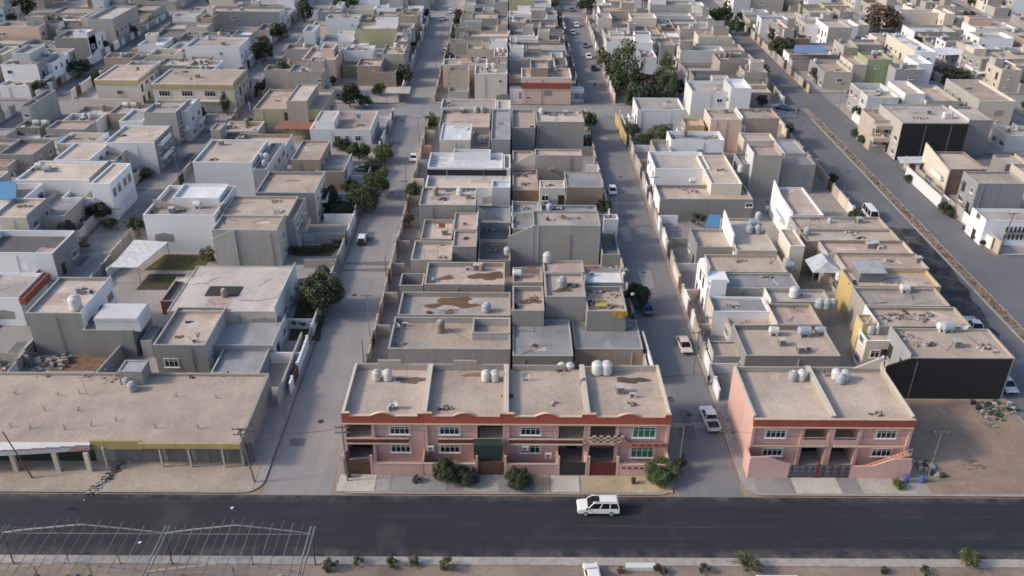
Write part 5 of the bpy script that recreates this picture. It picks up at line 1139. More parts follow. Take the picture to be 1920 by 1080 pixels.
fill('HL', 206, 241, lo=11, hi_=14, tall=.4)
for row in ('HL', 'HR', 'IL', 'IR', 'NL', 'NR', 'OL'):
    if row == 'HR': fill(row, 150, 193, lo=10, hi_=12, tall=.3)
    fill(row, 205, 241, lo=11, hi_=14); row = 'HL2' if row == 'HL' else row; fill(row, 254, 351, lo=9.8, hi_=12.5, tall=.4); fill(row, 361.5, 396, lo=10, hi_=13)

# smaller buildings in what is left free between the larger ones
def gapfill(row, y0, y1, seed):
    name, xa, xb, side = ROWS[row]; q = random.Random(seed); k = 2; w_ = (xb - xa - 3.2) / k; base = xa + (2.6 if side < 0 else .5)
    for c_ in range(k):
        x0, x1 = base + c_ * w_ + .1, base + (c_ + 1) * w_ - .1; y = y0
        while y < y1 - 5:
            d = q.uniform(5.5, 8.5); e = min(y + d, y1)
            if clash(x0, x1, y, e) or any(a < x1 and b_ > x0 and c < e and d_ > y for a, b_, c, d_ in KEEP): y += .8; continue
            if inview((x0 + x1) / 2, y) and q.random() < .80:
                hc = q.choice((3.2, 3.6, 4.2, 6.2, 6.8)); c = q.choice(CW)
                vols = [(x0, x1, y + .05, e - .05, hc, c, q.choice(RW))]
                house(row, vols, None, hut=False, junkn=q.choice((0, 1))); RECTS.append((x0, x1, y, e))
            y = e
n_ = 0
for row, y0, y1 in (('LL', 205, 229), ('LR', 241, 350), ('LL', 241, 350), ('FR', 150, 229), ('FL', 150, 229), ('FR', 241, 351), ('FL', 241, 351), ('GR', 190, 229), ('GL', 200, 229), ('GR', 241, 351), ('GL', 241, 351),
                    ('JR', 241, 351), ('JL', 250, 351), ('CL', 241, 300), ('CR', 243, 300), ('RL2', 276, 351), ('RR2', 241, 351), ('HL', 204, 241), ('HR', 160, 193), ('HR', 204, 241), ('HL2', 254, 351), ('HR', 254, 351), ('IL', 205, 241), ('IR', 205, 241), ('IL', 254, 351), ('IR', 254, 351), ('NL', 254, 351)):
    n_ += 1; gapfill(row, y0, y1, 500 + n_)

# ---- garden walls along the streets, one per lot
def nearest(row, y):
    best = min((abs(h_[1] - y), i) for i, h_ in enumerate(HOUSES) if h_[0].rstrip('2') == row); return best[1]
WL = {'CL': -20.55, 'CR': 20.4, 'RL': 29.95, 'RR': 70.4, 'LR': -30.55, 'LL': -71.4, 'FR': -81.4, 'FL': -121.6, 'HL': 92.5, 'GR': -131.5, 'HR': 131.6}
WC = {'CL': ['beige', 'sand', 'lgrey', 'pink', 'beige', 'cream'], 'CR': ['grey', 'white', 'beige', 'lgrey'], 'RL': ['cream', 'peach', 'sand', 'white', 'peach'],
      'RR': ['cream', 'sand'], 'LR': ['lgrey', 'grey', 'beige', 'white'], 'LL': ['beige', 'grey'], 'FR': ['white', 'pale', 'cream', 'lgrey'], 'HL': ['white', 'sand', 'beige'], 'FL': ['beige', 'white', 'grey'], 'GR': ['beige', 'white'], 'HR': ['beige', 'grey']}
for row, X in WL.items():
    q = random.Random(len(row) + ord(row[0]) * 3 + ord(row[1]))
    segs = []
    y = {'CL': 100, 'CR': 106, 'RL': 101, 'RR': 103, 'LR': 102, 'LL': 100, 'FR': 120, 'FL': 165, 'HL': 148, 'GR': 190, 'HR': 205}[row]
    while y < 345:
        d = q.uniform(8.8, 11.2); e = y + d
        if y < 230 < e or y < 229 <= e: e = 229
        if 228.5 <= y < 241: y = 241; continue
        Xw = 77.4 if (row == 'RR' and y > 240) else 88 if (row == 'HL' and y > 250) else X
        if row == 'HL' and (y < 194 <= e): e = 193.5
        if row == 'HL' and 193 <= y < 203: y = 203.5; continue
        if row == 'HL' and (y < 242 <= e): e = 241.8
        if row == 'HL' and 241 <= y < 253: y = 253; continue
        if e - y > 3 and inview(X, y, 1):
            c = q.choice(WC[row]); h_ = q.uniform(1.9, 2.7)
            yard_wall(row, Xw, y, e, h_, c, nearest(row, (y + e) / 2), True, q)
        y = e
# low walls between yards on the right-hand street side, seen from the front
for row, xa, xb in (('RL', 30.1, 34.2), ('LR', -36.5, -30.7), ('CR', 17.6, 20.3), ('CL', -20.4, -18.2), ('FR', -88, -81.6), ('RR', 66.8, 70.2)):
    q = random.Random(ord(row[0])); y = {'RL': 108, 'LR': 110, 'CR': 116, 'CL': 107, 'FR': 128, 'RR': 196}[row]
    while y < 228:
        if inview(xa, y, 1) and not (row == 'RR' and y < 196): cross_wall(xa, xb, y, q.uniform(1.7, 2.5), q.choice(WC[row]), nearest(row, y))
        y += q.uniform(9.5, 11)
# ---------------------------------------------------------------- trees and shrubs
def crown_mesh(name, seed, n, leaf, sy=.85, blobs=26, droop=0.0, thin=False):
    q = random.Random(seed); b = MB(); cs = []
    for k in range(blobs):
        t, p = q.uniform(0, 6.283), math.acos(q.uniform(-.75, 1)); r = q.uniform(.45, .86)
        cs.append((r * math.sin(p) * math.cos(t), r * math.sin(p) * math.sin(t), r * math.cos(p) * sy, q.uniform(.20, .36)))
    for k in range(n):
        cx, cy_, cz, cr = cs[q.randrange(blobs)]
        d = Vector((q.gauss(0, 1), q.gauss(0, 1), q.gauss(0, 1) + .25)).normalized(); rr = cr * q.uniform(.72, 1.08)
        p = Vector((cx, cy_, cz)) + d * rr; p.z -= droop * q.random()
        nrm = (d + Vector((q.gauss(0, .55), q.gauss(0, .55), q.gauss(0, .55)))).normalized(); u = nrm.orthogonal().normalized(); u.rotate(__import__('mathutils').Quaternion(nrm, q.uniform(0, 6.28))); v = nrm.cross(u)
        s = leaf * q.uniform(.6, 1.3)
        b.quad(tuple(p - u * s), tuple(p - v * s * .55), tuple(p + u * s), tuple(p + v * s * .55))
    return b.mesh(name, M_leaf[0])
GREENS = [(.052, .084, .028), (.062, .098, .030), (.09, .13, .036), (.10, .115, .045), (.115, .088, .062), (.042, .066, .032)]
M_leaf = [mat('leaves_%d' % i, c, 'leaf', .7) for i, c in enumerate(GREENS)]
M_bark = mat('bark', (.12, .085, .06), 'plaster', .95)
CR_ = [crown_mesh('crown', 11 + i, 8500, .058, blobs=44) for i in range(4)]
CRF = [crown_mesh('crown', 31 + i, 1500, .11, blobs=34) for i in range(4)]
CRT = [crown_mesh('crown', 51 + i, 1500, .085, sy=1.0, blobs=15) for i in range(2)]
TALL = [crown_mesh('crown', 61 + i, 3000, .055, sy=1.0, blobs=30, droop=.25) for i in range(2)]
def trunk_mesh(seed):
    q = random.Random(seed); b = MB(); b.bar((0, 0, -.1), (q.uniform(-.05, .05), q.uniform(-.05, .05), .55), .06, seg=7, r2=.04)
    for k in range(5):
        t = k * 1.26 + q.random(); b.bar((0, 0, .42 + .04 * k), (.42 * math.cos(t), .42 * math.sin(t), q.uniform(.75, 1.05)), .028, seg=5, r2=.01)
    return b.mesh('trunk', M_bark)
TRK = [trunk_mesh(i) for i in range(3)]
TREES = []
def tree(px_, py_, rpx, green=0, hr=1.0, label=None, cat='tree', name='leafy_tree', group=None, kind='n', base_h=.1, lift=None, z=.13):
    """px,py: middle of the crown in the picture, rpx its half width there; height from the crown size"""
    rpx = rpx * (1.0 if py_ > 1000 else 1.08 if px_ == 605 else 1.3) + .8
    s = 1.0; x, y = at(px_, py_, 2.5)
    for _ in range(3):
        k = (Vector((x, y, 2.5 - CAM_H))).dot(FW); s = rpx * k / FPX; cz = (((.72 if y < 92 else .92) * hr * s) if lift is None else lift * s); x, y = at(px_, py_, min(8, cz))
    q = random.Random(int(px_ * 13 + py_)); root = thing(name, label, cat, (x, y, z), 0, group)
    far = y > 215
    crown = {'n': CRF if far else CR_, 't': TALL, 's': CRT}[kind]
    cr = link('crown', q.choice(crown), root, (0, 0, cz), q.uniform(0, 6), (s, s * q.uniform(.85, 1.1), s * hr))
    cr.material_slots[0].link = 'OBJECT'; cr.material_slots[0].material = M_leaf[green]
    link('trunk', q.choice(TRK), root, (0, 0, 0), q.uniform(0, 6), (max(.6, cz), max(.6, cz), cz * 1.05))
    TREES.append(root); return root
tree(605, 548, 42, 0, 1.05, 'biggest round green tree, overhanging the left street', lift=.85)
tree(707, 342, 21, 0, 1.1, 'tall green tree on the left street edge, farther of two behind the blue-white wall')
tree(683, 372, 23, 0, 1.0, 'wide dark green tree at the left street edge beside the long lawn')
tree(610, 368, 22, 5, .9, 'very dark tree pressed against the blue-grey house front in a shaded garden')
tree(672, 284, 17, 1, .9, 'round green garden tree, left one of two before the walled car yard')
tree(720, 286, 17, 2, .9, 'yellow-green garden tree at the corner of the walled car yard')
tree(640, 272, 12, 0, .7, 'small dark tree left of the round tree by the walled car yard')
tree(1193, 553, 19, 5, 1.1, 'dark tree shading the parked blue car on the right street')
tree(858, 152, 19, 5, 1.0, 'dark round tree on the left street beside brown rooftops')
tree(1176, 128, 27, 0, 1.7, 'tallest dark green tree of the grove, its left peak', kind='t')
tree(1252, 145, 22, 0, 1.5, 'tall dark green tree on the right side of the grove', kind='t')
tree(1215, 160, 22, 4, .9, 'brownish-green low tree in the middle of the grove', )
tree(1160, 158, 14, 4, .9, 'reddish-green small tree at the left foot of the grove')
tree(1225, 178, 17, 5, 1.0, 'dark low tree at the front right foot of the grove')
tree(1150, 135, 13, 0, 1.2, 'green tree at the back left of the grove')
tree(1275, 165, 12, 5, 1.0, 'dark tree at the far right foot of the grove')
tree(1190, 180, 18, 0, 1.2, 'green tree at the front foot of the grove')
tree(1135, 112, 14, 3, .9, 'yellow-green tree between the right street and the grove')
tree(1238, 255, 19, 3, .9, 'olive-green garden tree below the pale ribbed house')
tree(1210, 262, 13, 0, .8, 'small dark green garden tree left of the olive-green one')
tree(1343, 268, 13, 3, .9, 'yellow-green shrub tree in front of the tan brick house', kind='s')
tree(1098, 268, 12, 3, .9, 'small olive tree at a wall corner on the right street', kind='s')
tree(1100, 228, 13, 0, 1.3, 'dark tree at the right end of the long grey house')
tree(1320, 262, 10, 3, .8, 'pale green bush left of the yellow-green shrub tree', kind='s')
tree(530, 140, 18, 0, 1.3, 'tall dark tree at the corner of the second left street')
tree(520, 155, 13, 1, .9, 'lower green tree in front of the tall corner tree')
tree(655, 178, 17, 5, 1.1, 'dark vine-like tree beside the brown walled plot')
tree(683, 190, 12, 1, .8, 'small green tree at the wall end of the brown plot')
tree(710, 168, 11, 5, .8, 'small dark tree by the flat pale shed roof')
tree(755, 140, 17, 5, .9, 'dark garden tree behind a long wall on the left street')
tree(620, 152, 10, 0, .7, 'small dark shrub under the pinkish house windows')
tree(475, 235, 16, 0, .7, 'low dark green tree cluster beside the beige corner house')
tree(445, 238, 11, 0, .7, 'small green tree against the second left street')
tree(422, 192, 7, 5, 2.6, 'thin dark cypress on the pavement by the cream building', kind='t')
tree(370, 215, 14, 5, .9, 'dark garden tree behind the white angular house')
tree(452, 140, 10, 1, 1.0, 'green tree right of the long cream building')
tree(100, 52, 22, 5, .8, 'large dark tree among roofs near the top left corner')
tree(210, 55, 18, 3, .8, 'brown-green tree in front of a big grey block, upper left')
tree(145, 128, 18, 5, .7, 'dark tree beside the white villa at the left edge')
tree(85, 145, 12, 0, .8, 'small green tree at the white villa porch')
tree(20, 262, 17, 5, .8, 'dark tree cut by the left edge of the photo')
tree(8, 325, 16, 5, .8, 'dark shrub at the left edge above the blue tarp')
tree(187, 393, 22, 5, .8, 'dark garden tree in front of the white house with four windows')
tree(205, 420, 11, 1, .8, 'green shrub at the garden corner on the second left street')
tree(150, 460, 12, 3, .8, 'olive bush between a low wall and the street', kind='s')
tree(272, 325, 14, 3, .45, 'long low green hedge behind a white street wall')
tree(388, 478, 14, 3, .8, 'green bush climbing at the corner of the tall white house', kind='s')
tree(495, 95, 18, 5, .9, 'dark tree by the long white house, upper left centre')
tree(523, 60, 15, 5, .9, 'dark tree on the pavement of the second left street')
tree(570, 22, 13, 5, 1.2, 'dark street tree near the top, on the second left street')
tree(650, 5, 20, 0, .6, 'dark tree row at the very top left of centre')
tree(40, 8, 22, 0, .8, 'dark tree in the top left corner')
tree(1100, 8, 15, 0, .9, 'dark tree beside the right street at the very top')
tree(1038, 36, 12, 3, .8, 'olive tree on a house corner, top centre', kind='s')
tree(1340, 30, 12, 0, .9, 'small green tree left of the tree pair by the highway')
tree(1358, 28, 14, 0, .9, 'green tree below the red roof at the top')
tree(1380, 50, 13, 0, .9, 'dark green roadside tree below the red-roofed house')
tree(1420, 135, 17, 5, .8, 'dark tree by the white car near the junction')
tree(1395, 130, 12, 5, .8, 'small dark tree left of the junction tree')
tree(1345, 85, 12, 5, .9, 'dark tree between grey houses and the highway')
tree(1465, 88, 20, 5, .8, 'dark green tree cluster beside the blue tarp roof')
tree(1495, 102, 16, 5, .7, 'dark low tree right of the dark tree cluster')
tree(1652, 35, 30, 4, .7, 'broad reddish-brown bare-looking tree at the top right')
tree(1815, 38, 15, 0, .9, 'green tree above the big white mansion')
tree(1905, 70, 13, 0, 1.0, 'bright green tree at the right edge of the photo')
tree(1792, 138, 24, 5, .35, 'dark green lawn hedge before the long white wing')
tree(1895, 132, 11, 5, .9, 'small dark tree right of the white wing')
tree(1607, 250, 8, 0, .9, 'small round green tree on the pavement, farther of two')
tree(1619, 262, 8, 0, .9, 'small round green tree on the pavement, nearer of two')
tree(1704, 335, 7, 5, .9, 'small dark bush at the white compound corner')
tree(1771, 390, 10, 5, .9, 'dark green bush beside the brown villa gate')
tree(1781, 402, 6, 5, .8, 'little dark bush at the brown villa gate')
for i, (a, b_) in enumerate(((1813, 429), (1822, 436), (1832, 446), (1843, 455))):
    tree(a, b_, 5, 5, .9, '%s of four clipped dark balls along the white villa wall' % ('farthest', 'second farthest', 'second nearest', 'nearest')[i], cat='shrub', name='clipped_shrub', group='clipped shrubs along the white wall')
tree(1850, 410, 14, 5, .8, 'dark brown-green tree beside the white villa')
tree(1562, 335, 8, 5, 1.0, 'dark tree on the corner of the grey highway house')
tree(1480, 241, 10, 5, .6, 'single dark round tree on the highway edge')
tree(1310, 413, 10, 5, .9, 'dark shrub left of the blue tarp shelter', kind='s')
tree(1210, 230, 8, 0, 1.0, 'small tree at the near end of the yellow wall')
tree(808, 226, 11, 1, .8, 'green palm-like bush on the left street pavement', kind='s')
tree(1290, 30, 8, 5, .9, 'small dark tree on a grey plot at the top')
tree(1830, 60, 10, 0, .7, 'low green tree right of the one above the mansion')
tree(1720, 90, 9, 4, .7, 'brownish shrub left of the white mansion')
tree(545, 120, 8, 5, .8, 'small dark street tree behind the tall corner tree')
tree(1600, 178, 9, 5, .9, 'dark slim tree in the beige villa garden', kind='s')
tree(1690, 190, 9, 4, .9, 'brown-green tree beside the white triangular wall')
for i, (a, b_, r_) in enumerate(((553, 470, 9), (572, 471, 9), (592, 470, 8), (612, 465, 8), (632, 458, 8))):
    tree(a, b_, r_, (5, 0, 3, 5, 4)[i], .7, '%s shrub of the dark hedge in the lawn house garden' % ('leftmost', 'second', 'third', 'fourth', 'rightmost')[i], 'shrub', 'garden_shrub', group='shrubs of the dark garden hedge', kind='s')
tree(640, 395, 16, 5, .7, 'dark tree spreading over the middle of the shaded lawn garden')
tree(655, 350, 13, 0, .8, 'dark green tree between the house front and the street trees')
tree(700, 312, 13, 0, .9, 'green tree just right of the walled car yard, near the street')
tree(560, 605, 13, 5, .6, 'low dark shrubs filling the yard below the biggest tree', kind='s')
tree(590, 600, 15, 5, .6, 'dark low foliage at the kerb below the biggest tree', kind='s')
tree(460, 160, 10, 5, .8, 'dark bush at the second left street beside the cream building')
tree(235, 150, 9, 5, .7, 'dark bush behind the pale yellow hall')
tree(250, 30, 12, 5, .8, 'dark tree beside the big grey block at the top')
tree(495, 205, 11, 3, .6, 'olive bush on the corner before the beige stair-tower house', kind='s')
tree(1250, 120, 9, 3, .9, 'pale green treetop between the two tall grove trees')
# hedges and shrubs in front of the pink houses
tree(833, 884, 20, 0, 1.15, 'tall round green bush before the pink terrace, by the second house')
tree(876, 893, 18, 5, .85, 'low dark bush beside the tall round bush')
tree(973, 897, 19, 0, 1.0, 'round green bush in front of the third pink house')
tree(1240, 884, 28, 1, .65, 'spreading green shrub at the right corner of the pink terrace')
tree(783, 900, 8, 5, .8, 'tiny dark plant by the first pink house wall', kind='s')
tree(1685, 909, 9, 2, .9, 'small light green bush beside a blue barrel')
tree(1275, 872, 10, 5, 1.6, 'dark narrow shrub behind the pink terrace corner', kind='s')
for i, (a, b_, r_, g_, L) in enumerate(((620, 1060, 15, 5, 'dark bush nearest the steel frame on the verge'), (673, 1053, 11, 3, 'thin olive bush, second from the steel frame'),
    (733, 1056, 13, 3, 'grey-green bush, third from the steel frame'), (775, 1052, 12, 3, 'pale bush, fourth from the steel frame'), (838, 1060, 17, 3, 'wide olive bush, fifth from the steel frame'),
    (1231, 1066, 9, 5, 'small dark plant on the verge right of the white box'), (1243, 1071, 9, 4, 'brownish plant next to the small dark plant'), (1322, 1068, 11, 5, 'green plant alone on the verge centre-right'),
    (1165, 1070, 8, 4, 'tiny brown plant left of the white box'), (1660, 1070, 9, 5, 'small dark plant on the verge right side'), (1735, 1070, 10, 5, 'dark low plant left of the tall verge tree'))):
    tree(a, b_, r_, g_, .95, L, 'shrub', 'verge_shrub', kind='s', group='shrubs on the near verge', z=.03)
tree(1815, 1046, 19, 2, 1.0, 'tall bright green young tree on the verge at the right', kind='s', z=.03)
# the palm on the verge
def frond_mesh(q):
    b = MB(); L = 1.0; n = 9
    pts = [Vector((L * k / n, 0, .42 * math.sin(k / n * 2.3) - .25 * (k / n) ** 2)) for k in range(n + 1)]
    for k in range(n):
        b.bar(pts[k], pts[k + 1], .012)
        for s in (-1, 1):
            for e in (0, .5):
                p = pts[k].lerp(pts[k + 1], e); w_ = .26 * math.sin(math.pi * min(1, (k + 1.3) / (n + 1)))
                b.quad(tuple(p), tuple(p + Vector((.06, s * w_ * .5, -.01))), tuple(p + Vector((.14, s * w_, -.09))), tuple(p + Vector((.03, s * w_ * .5, -.05))))
    return b.mesh('frond', M_leaf[3])
FR_ = [frond_mesh(random.Random(3))]
def palm(px_, py_, s, label):
    x, y = at(px_, py_, 1.0); root = thing('young_palm', label, 'palm', (x, y, .03)); q = random.Random(int(px_))
    b = MB(); b.bar((0, 0, 0), (0, 0, .8), .16, seg=8, r2=.12); b.build('trunk', M_bark, root)
    for k in range(22):
        o = link('frond', FR_[0], root, (0, 0, .75)); o.rotation_euler = (0, -q.uniform(-.2, .95), k * 2.399); o.scale = (s * q.uniform(.8, 1.1),) * 3
    return root
palm(1400, 1058, 1.7, 'young green palm on the verge, right of centre'); palm(1815, 1050, 1.3, 'small palm crown under the bright green verge tree')
# gardens: grass and ground cover patches
M_grass = mat('dry_grass', (.075, .085, .030), 'grass', .9); M_lawn = mat('lawn_green', (.06, .10, .03), 'grass', .9); M_dkg = mat('dark_garden', (.045, .055, .028), 'grass', .9)
def patch(name, pts, m, z=.155, label=None):
    b = MB(); b.poly([(*at(px_, py_), z) for px_, py_ in pts]); o = b.build(name, m); o['kind'] = 'structure'
for pts, m in (([(600, 412), (665, 412), (685, 375), (620, 375)], M_dkg), ([(555, 482), (620, 482), (640, 462), (560, 462)], M_grass), ([(270, 508), (380, 508), (400, 478), (310, 478)], M_grass),
               ([(255, 545), (320, 545), (350, 515), (280, 515)], M_dkg), ([(1733, 349), (1768, 349), (1750, 326), (1724, 326)], M_lawn), ([(82, 505), (125, 490), (120, 470), (90, 478)], M_dkg),
               ([(90, 697), (198, 697), (214, 664), (105, 664)], mat('brown_weeds', (.15, .115, .08), 'grass', .95)), ([(540, 640), (600, 640), (610, 560), (560, 560)], M_dkg),
               ([(262, 345), (288, 325), (280, 316), (255, 338)], M_dkg), ([(1640, 215), (1668, 237), (1690, 228), (1655, 210)], M_dkg), ([(1770, 148), (1822, 143), (1800, 128), (1765, 130)], M_dkg), ([(1700, 125), (1715, 155), (1770, 150), (1760, 125)], mat('dark_garden', (0,) * 3))):
    patch('garden_ground', pts, m)
# weeds along the highway median: many little tufts, one object
q = random.Random(21); b = MB()
for k in range(1500):
    y = 105 + 122 * q.random() ** 1.5; x = q.uniform(81.8, 83.2); s = q.uniform(.1, .32); t = q.uniform(0, 3.14); dx, dy = s * math.cos(t), s * math.sin(t); h_ = q.uniform(.04, .2)
    if q.random() < .35 and math.sin(y * .35) < 0: continue
    b.quad((x - dx, y - dy, .15), (x + dx, y + dy, .15), (x + dx * .6 + .1, y + dy * .6, .15 + h_), (x - dx * .6 + .1, y - dy * .6, .15 + h_), q.randrange(2))
o = b.build('median_weeds', [M_grass, mat('straw', (.26, .21, .145), 'grass')]); tag(o, 'dry weeds growing along the highway median', 'weeds', kind='stuff')
# flowers by the big tree
q = random.Random(2); b = MB()
for k in range(240):
    x, y, z = q.gauss(0, .7), q.gauss(0, .5), abs(q.gauss(.9, .35)); s = .09; b.quad((x - s, y, z), (x, y - s, z + .03), (x + s, y, z), (x, y + s, z + .03), 0 if q.random() < .6 else 1)
b.bar((0, 0, 0), (0, 0, .9), .05, 1)
tag(b.build('bougainvillea', [mat('magenta_petals', (.45, .06, .30), 'plain', .8), M_leaf[1]], None, (*at(556, 572), .15)), 'magenta flowering bush left of the biggest round tree', 'shrub')

# yard trees along the house rows farther back
q = random.Random(404); n_ = 0
for i, hh in enumerate(list(HOUSES)):
    row, y = hh[0], hh[1]
    if row not in ROWS or y < 150 or q.random() > .26: continue
    a, b_, sd_ = ROWS[row][1:]; x = (a + q.uniform(1.2, 2.4)) if sd_ < 0 else (b_ - q.uniform(1.2, 2.4))
    if any(r_[0] < x < r_[1] and r_[2] < y < r_[3] for r_ in RECTS) or not inview(x, y, 3): x = (a + 1.1) if sd_ < 0 else (b_ - 1.1)
    if any(r_[0] < x < r_[1] and r_[2] < y < r_[3] for r_ in RECTS) or not inview(x, y, 3): continue
    s = q.uniform(1.2, 2.3); root = thing('yard_tree', None, 'tree', (x, y, .13), 0); cz = s * 1.1 + .6; kk = q.random()
    cr = link('crown', q.choice(CRF), root, (0, 0, cz), q.uniform(0, 6), (s, s * q.uniform(.8, 1.1), s * q.uniform(.75, 1.2))); cr.material_slots[0].link = 'OBJECT'; cr.material_slots[0].material = M_leaf[q.choice((0, 0, 1, 3, 5, 5, 4))]
    link('trunk', q.choice(TRK), root, (0, 0, 0), q.uniform(0, 6), (cz, cz, cz)); ITEMS.append((root, 'small yard tree', 'at', i, 'tree')); n_ += 1
print('yard trees', n_)
# ---------------------------------------------------------------- the shop building at the left
def P3(px_, py_, h=0): return (*at(px_, py_, h), h)
hS = 3.7
X1s = at(505, 705, hS)[0]; Yb = at(300, 703, hS)[1]; Yf1 = 88.4
root = thing('shop_row', 'long one-storey shop row with broad dusty roof and curved white awning', 'shop building', (-60, 92, .13)); hiS = len(HOUSES); HOUSES.append(['', 92, root, 'the long shop row'])
ox, oy = -60, 92
x0, xm, x1 = -112 - ox, -49.0 - ox, X1s - ox; yb = Yb - oy; yf = 86.5 - oy
b = MB(); b.box(x0, x1, yb - .25, yb, 0, hS); b.box(x1 - .25, x1, yf, yb - .25, 0, hS); b.box(x0, x1 - .25, yf + 1.0, yf + 1.2, 0, hS - .25); b.build('wall', wallm('grey'), root)
b = MB(); b.box(x0, x1 - .26, yf + .0, yb - .26, hS - .35, hS - .1)
b.build('roof', roofm('tan'), root)
b = MB(); b.box(x0, x1, yb - .3, yb + .05, hS, hS + .25); b.build('coping', wallm('beige'), root)
b = MB(); b.box(x1 - .4, x1 + .05, yf, yb - .3, hS, hS + .2); b.build('coping', wallm('beige'), root)
b = MB(); b.box(-49.2 - ox + 3.6, x1 + .02, yf - .35, yf - .05, hS - .6, hS + .18); b.build('ochre_fascia', mat('ochre_paint', (.46, .36, .16), 'plaster', .85, .8), root)
b = MB(); b.box(-51.7 - ox, -45.4 - ox, yf - .08, yf + .25, hS - .95, hS + .3); b.build('ochre_fascia', mat('ochre_paint', (0,) * 3), root)
# curved white awning of the left half, with red-brown lip and stripes at its right end
b = MB(); c = MB(); N = 24; xa, xb = -92 - ox, -51.6 - ox
def aw(x): t = (x - xa) / (xb - xa); return yf - .2 - 1.9 * math.sin(max(0, min(1, t * .9 + .05)) * math.pi)
for k in range(N):
    p, r_ = xa + (xb - xa) * k / N, xa + (xb - xa) * (k + 1) / N
    b.quad((p, aw(p), hS - .75), (r_, aw(r_), hS - .75), (r_, aw(r_), hS + .02), (p, aw(p), hS + .02))
    b.quad((p, yf + .1, hS - .02), (p, aw(p), hS - .05), (r_, aw(r_), hS - .05), (r_, yf + .1, hS - .02))
    b.quad((p, yf + .1, hS - .75), (r_, yf + .1, hS - .75), (r_, aw(r_), hS - .75), (p, aw(p), hS - .75))
    c.box(p, r_, min(aw(p), aw(r_)) - .02, min(aw(p), aw(r_)) + .1, hS + .03, hS + .1)
b.build('awning', mat('awning_white', (.66, .65, .62), 'plaster', .8, .5), root); c.build('awning_lip', mat('lip_brown', (.20, .09, .07), 'plaster'), root)
b = MB()
for k in range(4): b.box(xb - 2.6 + k * .2, xb + .1, aw(xb - 2) - .25, aw(xb - 2) - .2, hS - .62 + k * .18, hS - .58 + k * .18)
b.build('awning_stripes', mat('lip_red', (.28, .08, .06), 'plaster'), root)
# pillars, shutters and open fronts
for x in (-70.0, -66.4, -61.2, -55.9, -52.0): b = MB(); b.box(x - ox - .28, x - ox + .28, yf - 1.2, yf - .8, 0, hS - .75); b.build('pillar', M_cream, root)
for x in (-50.2, -43.2, -39.6, -35.4): b = MB(); b.box(x - ox - .1, x - ox + .1, yf - .3, yf - .1, 0, hS - .6); b.build('pillar', M_cream, root)
b = MB(); b.box(-90 - ox, -52 - ox, yf + .94, yf + .99, .0, hS - .75); b.build('shop_window', mat('shop_glass', (.03, .042, .04), 'plain', .3), root)
M_shut = mat('shutter', (.20, .19, .185), 'ribbed', .7)
for xa_, xb_ in ((-49.4, -46.6), (-46.3, -43.6), (-42.9, -39.9), (-39.3, -37.5), (-37.4, -35.6), (-35.2, -31.9)):
    b = MB(); b.box(xa_ - ox, xb_ - ox, yf + .88, yf + .96, 0, 3.0)
    for k in range(11): b.box(xa_ - ox, xb_ - ox, yf + .85, yf + .88, .1 + k * .25, .2 + k * .25)
    b.build('shutter', M_shut, root)
zz = hS - .1
b = MB(); (xh, yh) = at(250, 722, zz)
volume(root, ox, oy, xh - 1.6, xh + 1.6, yh - .2, yh + 2.6, zz + 2.2, 'grey', 'sheet', .1, 'stair_hut', z0=zz)
for (a_, b__), s in (((241, 722), 1.0), ((250, 733), 1.05)): tank('g', *at(a_, b__, zz), zz, hiS, near=True, sc=s)
for a_, b__ in ((30, 741), (110, 743), (150, 740), (85, 772), (147, 772), (218, 790), (330, 745), (406, 748), (292, 805), (372, 805), (122, 807), (20, 803), (58, 805), (172, 800), (470, 800)):
    q = random.Random(a_); x, y = at(a_, b__, zz); b = MB()
    for k in range(4): b.bar((q.uniform(-.15, .15), q.uniform(-.15, .15), 0), (q.uniform(-.3, .3), q.uniform(-.3, .3), q.uniform(.5, 1.0)), .02, 0, 4)
    b.build('rebar_stub', M_rust, root, (x - ox, y - oy, zz))
for a_, b__, r_ in ((170, 705, 1.6), (205, 712, 1.8), (90, 705, 1.2), (360, 706, 1.3), (410, 704, 1.3), (455, 812, 1.0)): junk(*at(a_, b__, zz), zz, r_, hiS, a_)
b = MB(); b.bar((0, 0, 0), (-.2, .1, 2.6), .035); b.bar((-.2, .1, 2.6), (.5, 0, 2.4), .02); b.box(-.4, .4, -.3, .3, 0, .1)
tag(b.build('antenna', M_pole, None, (*at(164, 742, zz), zz)), 'thin antenna pole standing on the long shop roof', 'antenna')
b = MB(); q = random.Random(9)
for k in range(170): 
    s = q.uniform(.12, .42); cx, cy_ = q.uniform(-7.5, 6.5), q.gauss(0, 1.0); z = q.uniform(.0, .2) + max(0, .55 - abs(cy_) * .35)
    b.prism([(cx - s, cy_ - s * .6), (cx + s, cy_ - s * .4), (cx + s * .7, cy_ + s * .8), (cx - s * .6, cy_ + s)], 0, z + s * .7, 'z', q.randrange(3))
tag(b.build('rubble', [_j('grey'), _j('pale'), _j('tan')], None, (*at(45, 683), .13)), 'heap of broken grey concrete behind the shop row', 'rubble', kind='stuff')
b = MB(); q = random.Random(19)
for k in range(150):
    s = q.uniform(.05, .22); cx, cy_ = q.uniform(-1.3, 1.3), q.gauss(0, 1.9)
    b.prism([(cx * .5 + cy_ * .35 - s, cy_ - s * .6), (cx * .5 + cy_ * .35 + s, cy_ - s * .4), (cx * .5 + cy_ * .35 + s * .7, cy_ + s * .8)], 0, s * q.uniform(.4, 1.3), 'z', q.randrange(4))
tag(b.build('rubble', [_j('grey'), _j('pale'), _j('dark'), _j('rust')], None, (*at(205, 895), .13)), 'strip of dark rubbish between the two shop forecourts', 'rubble', kind='stuff')
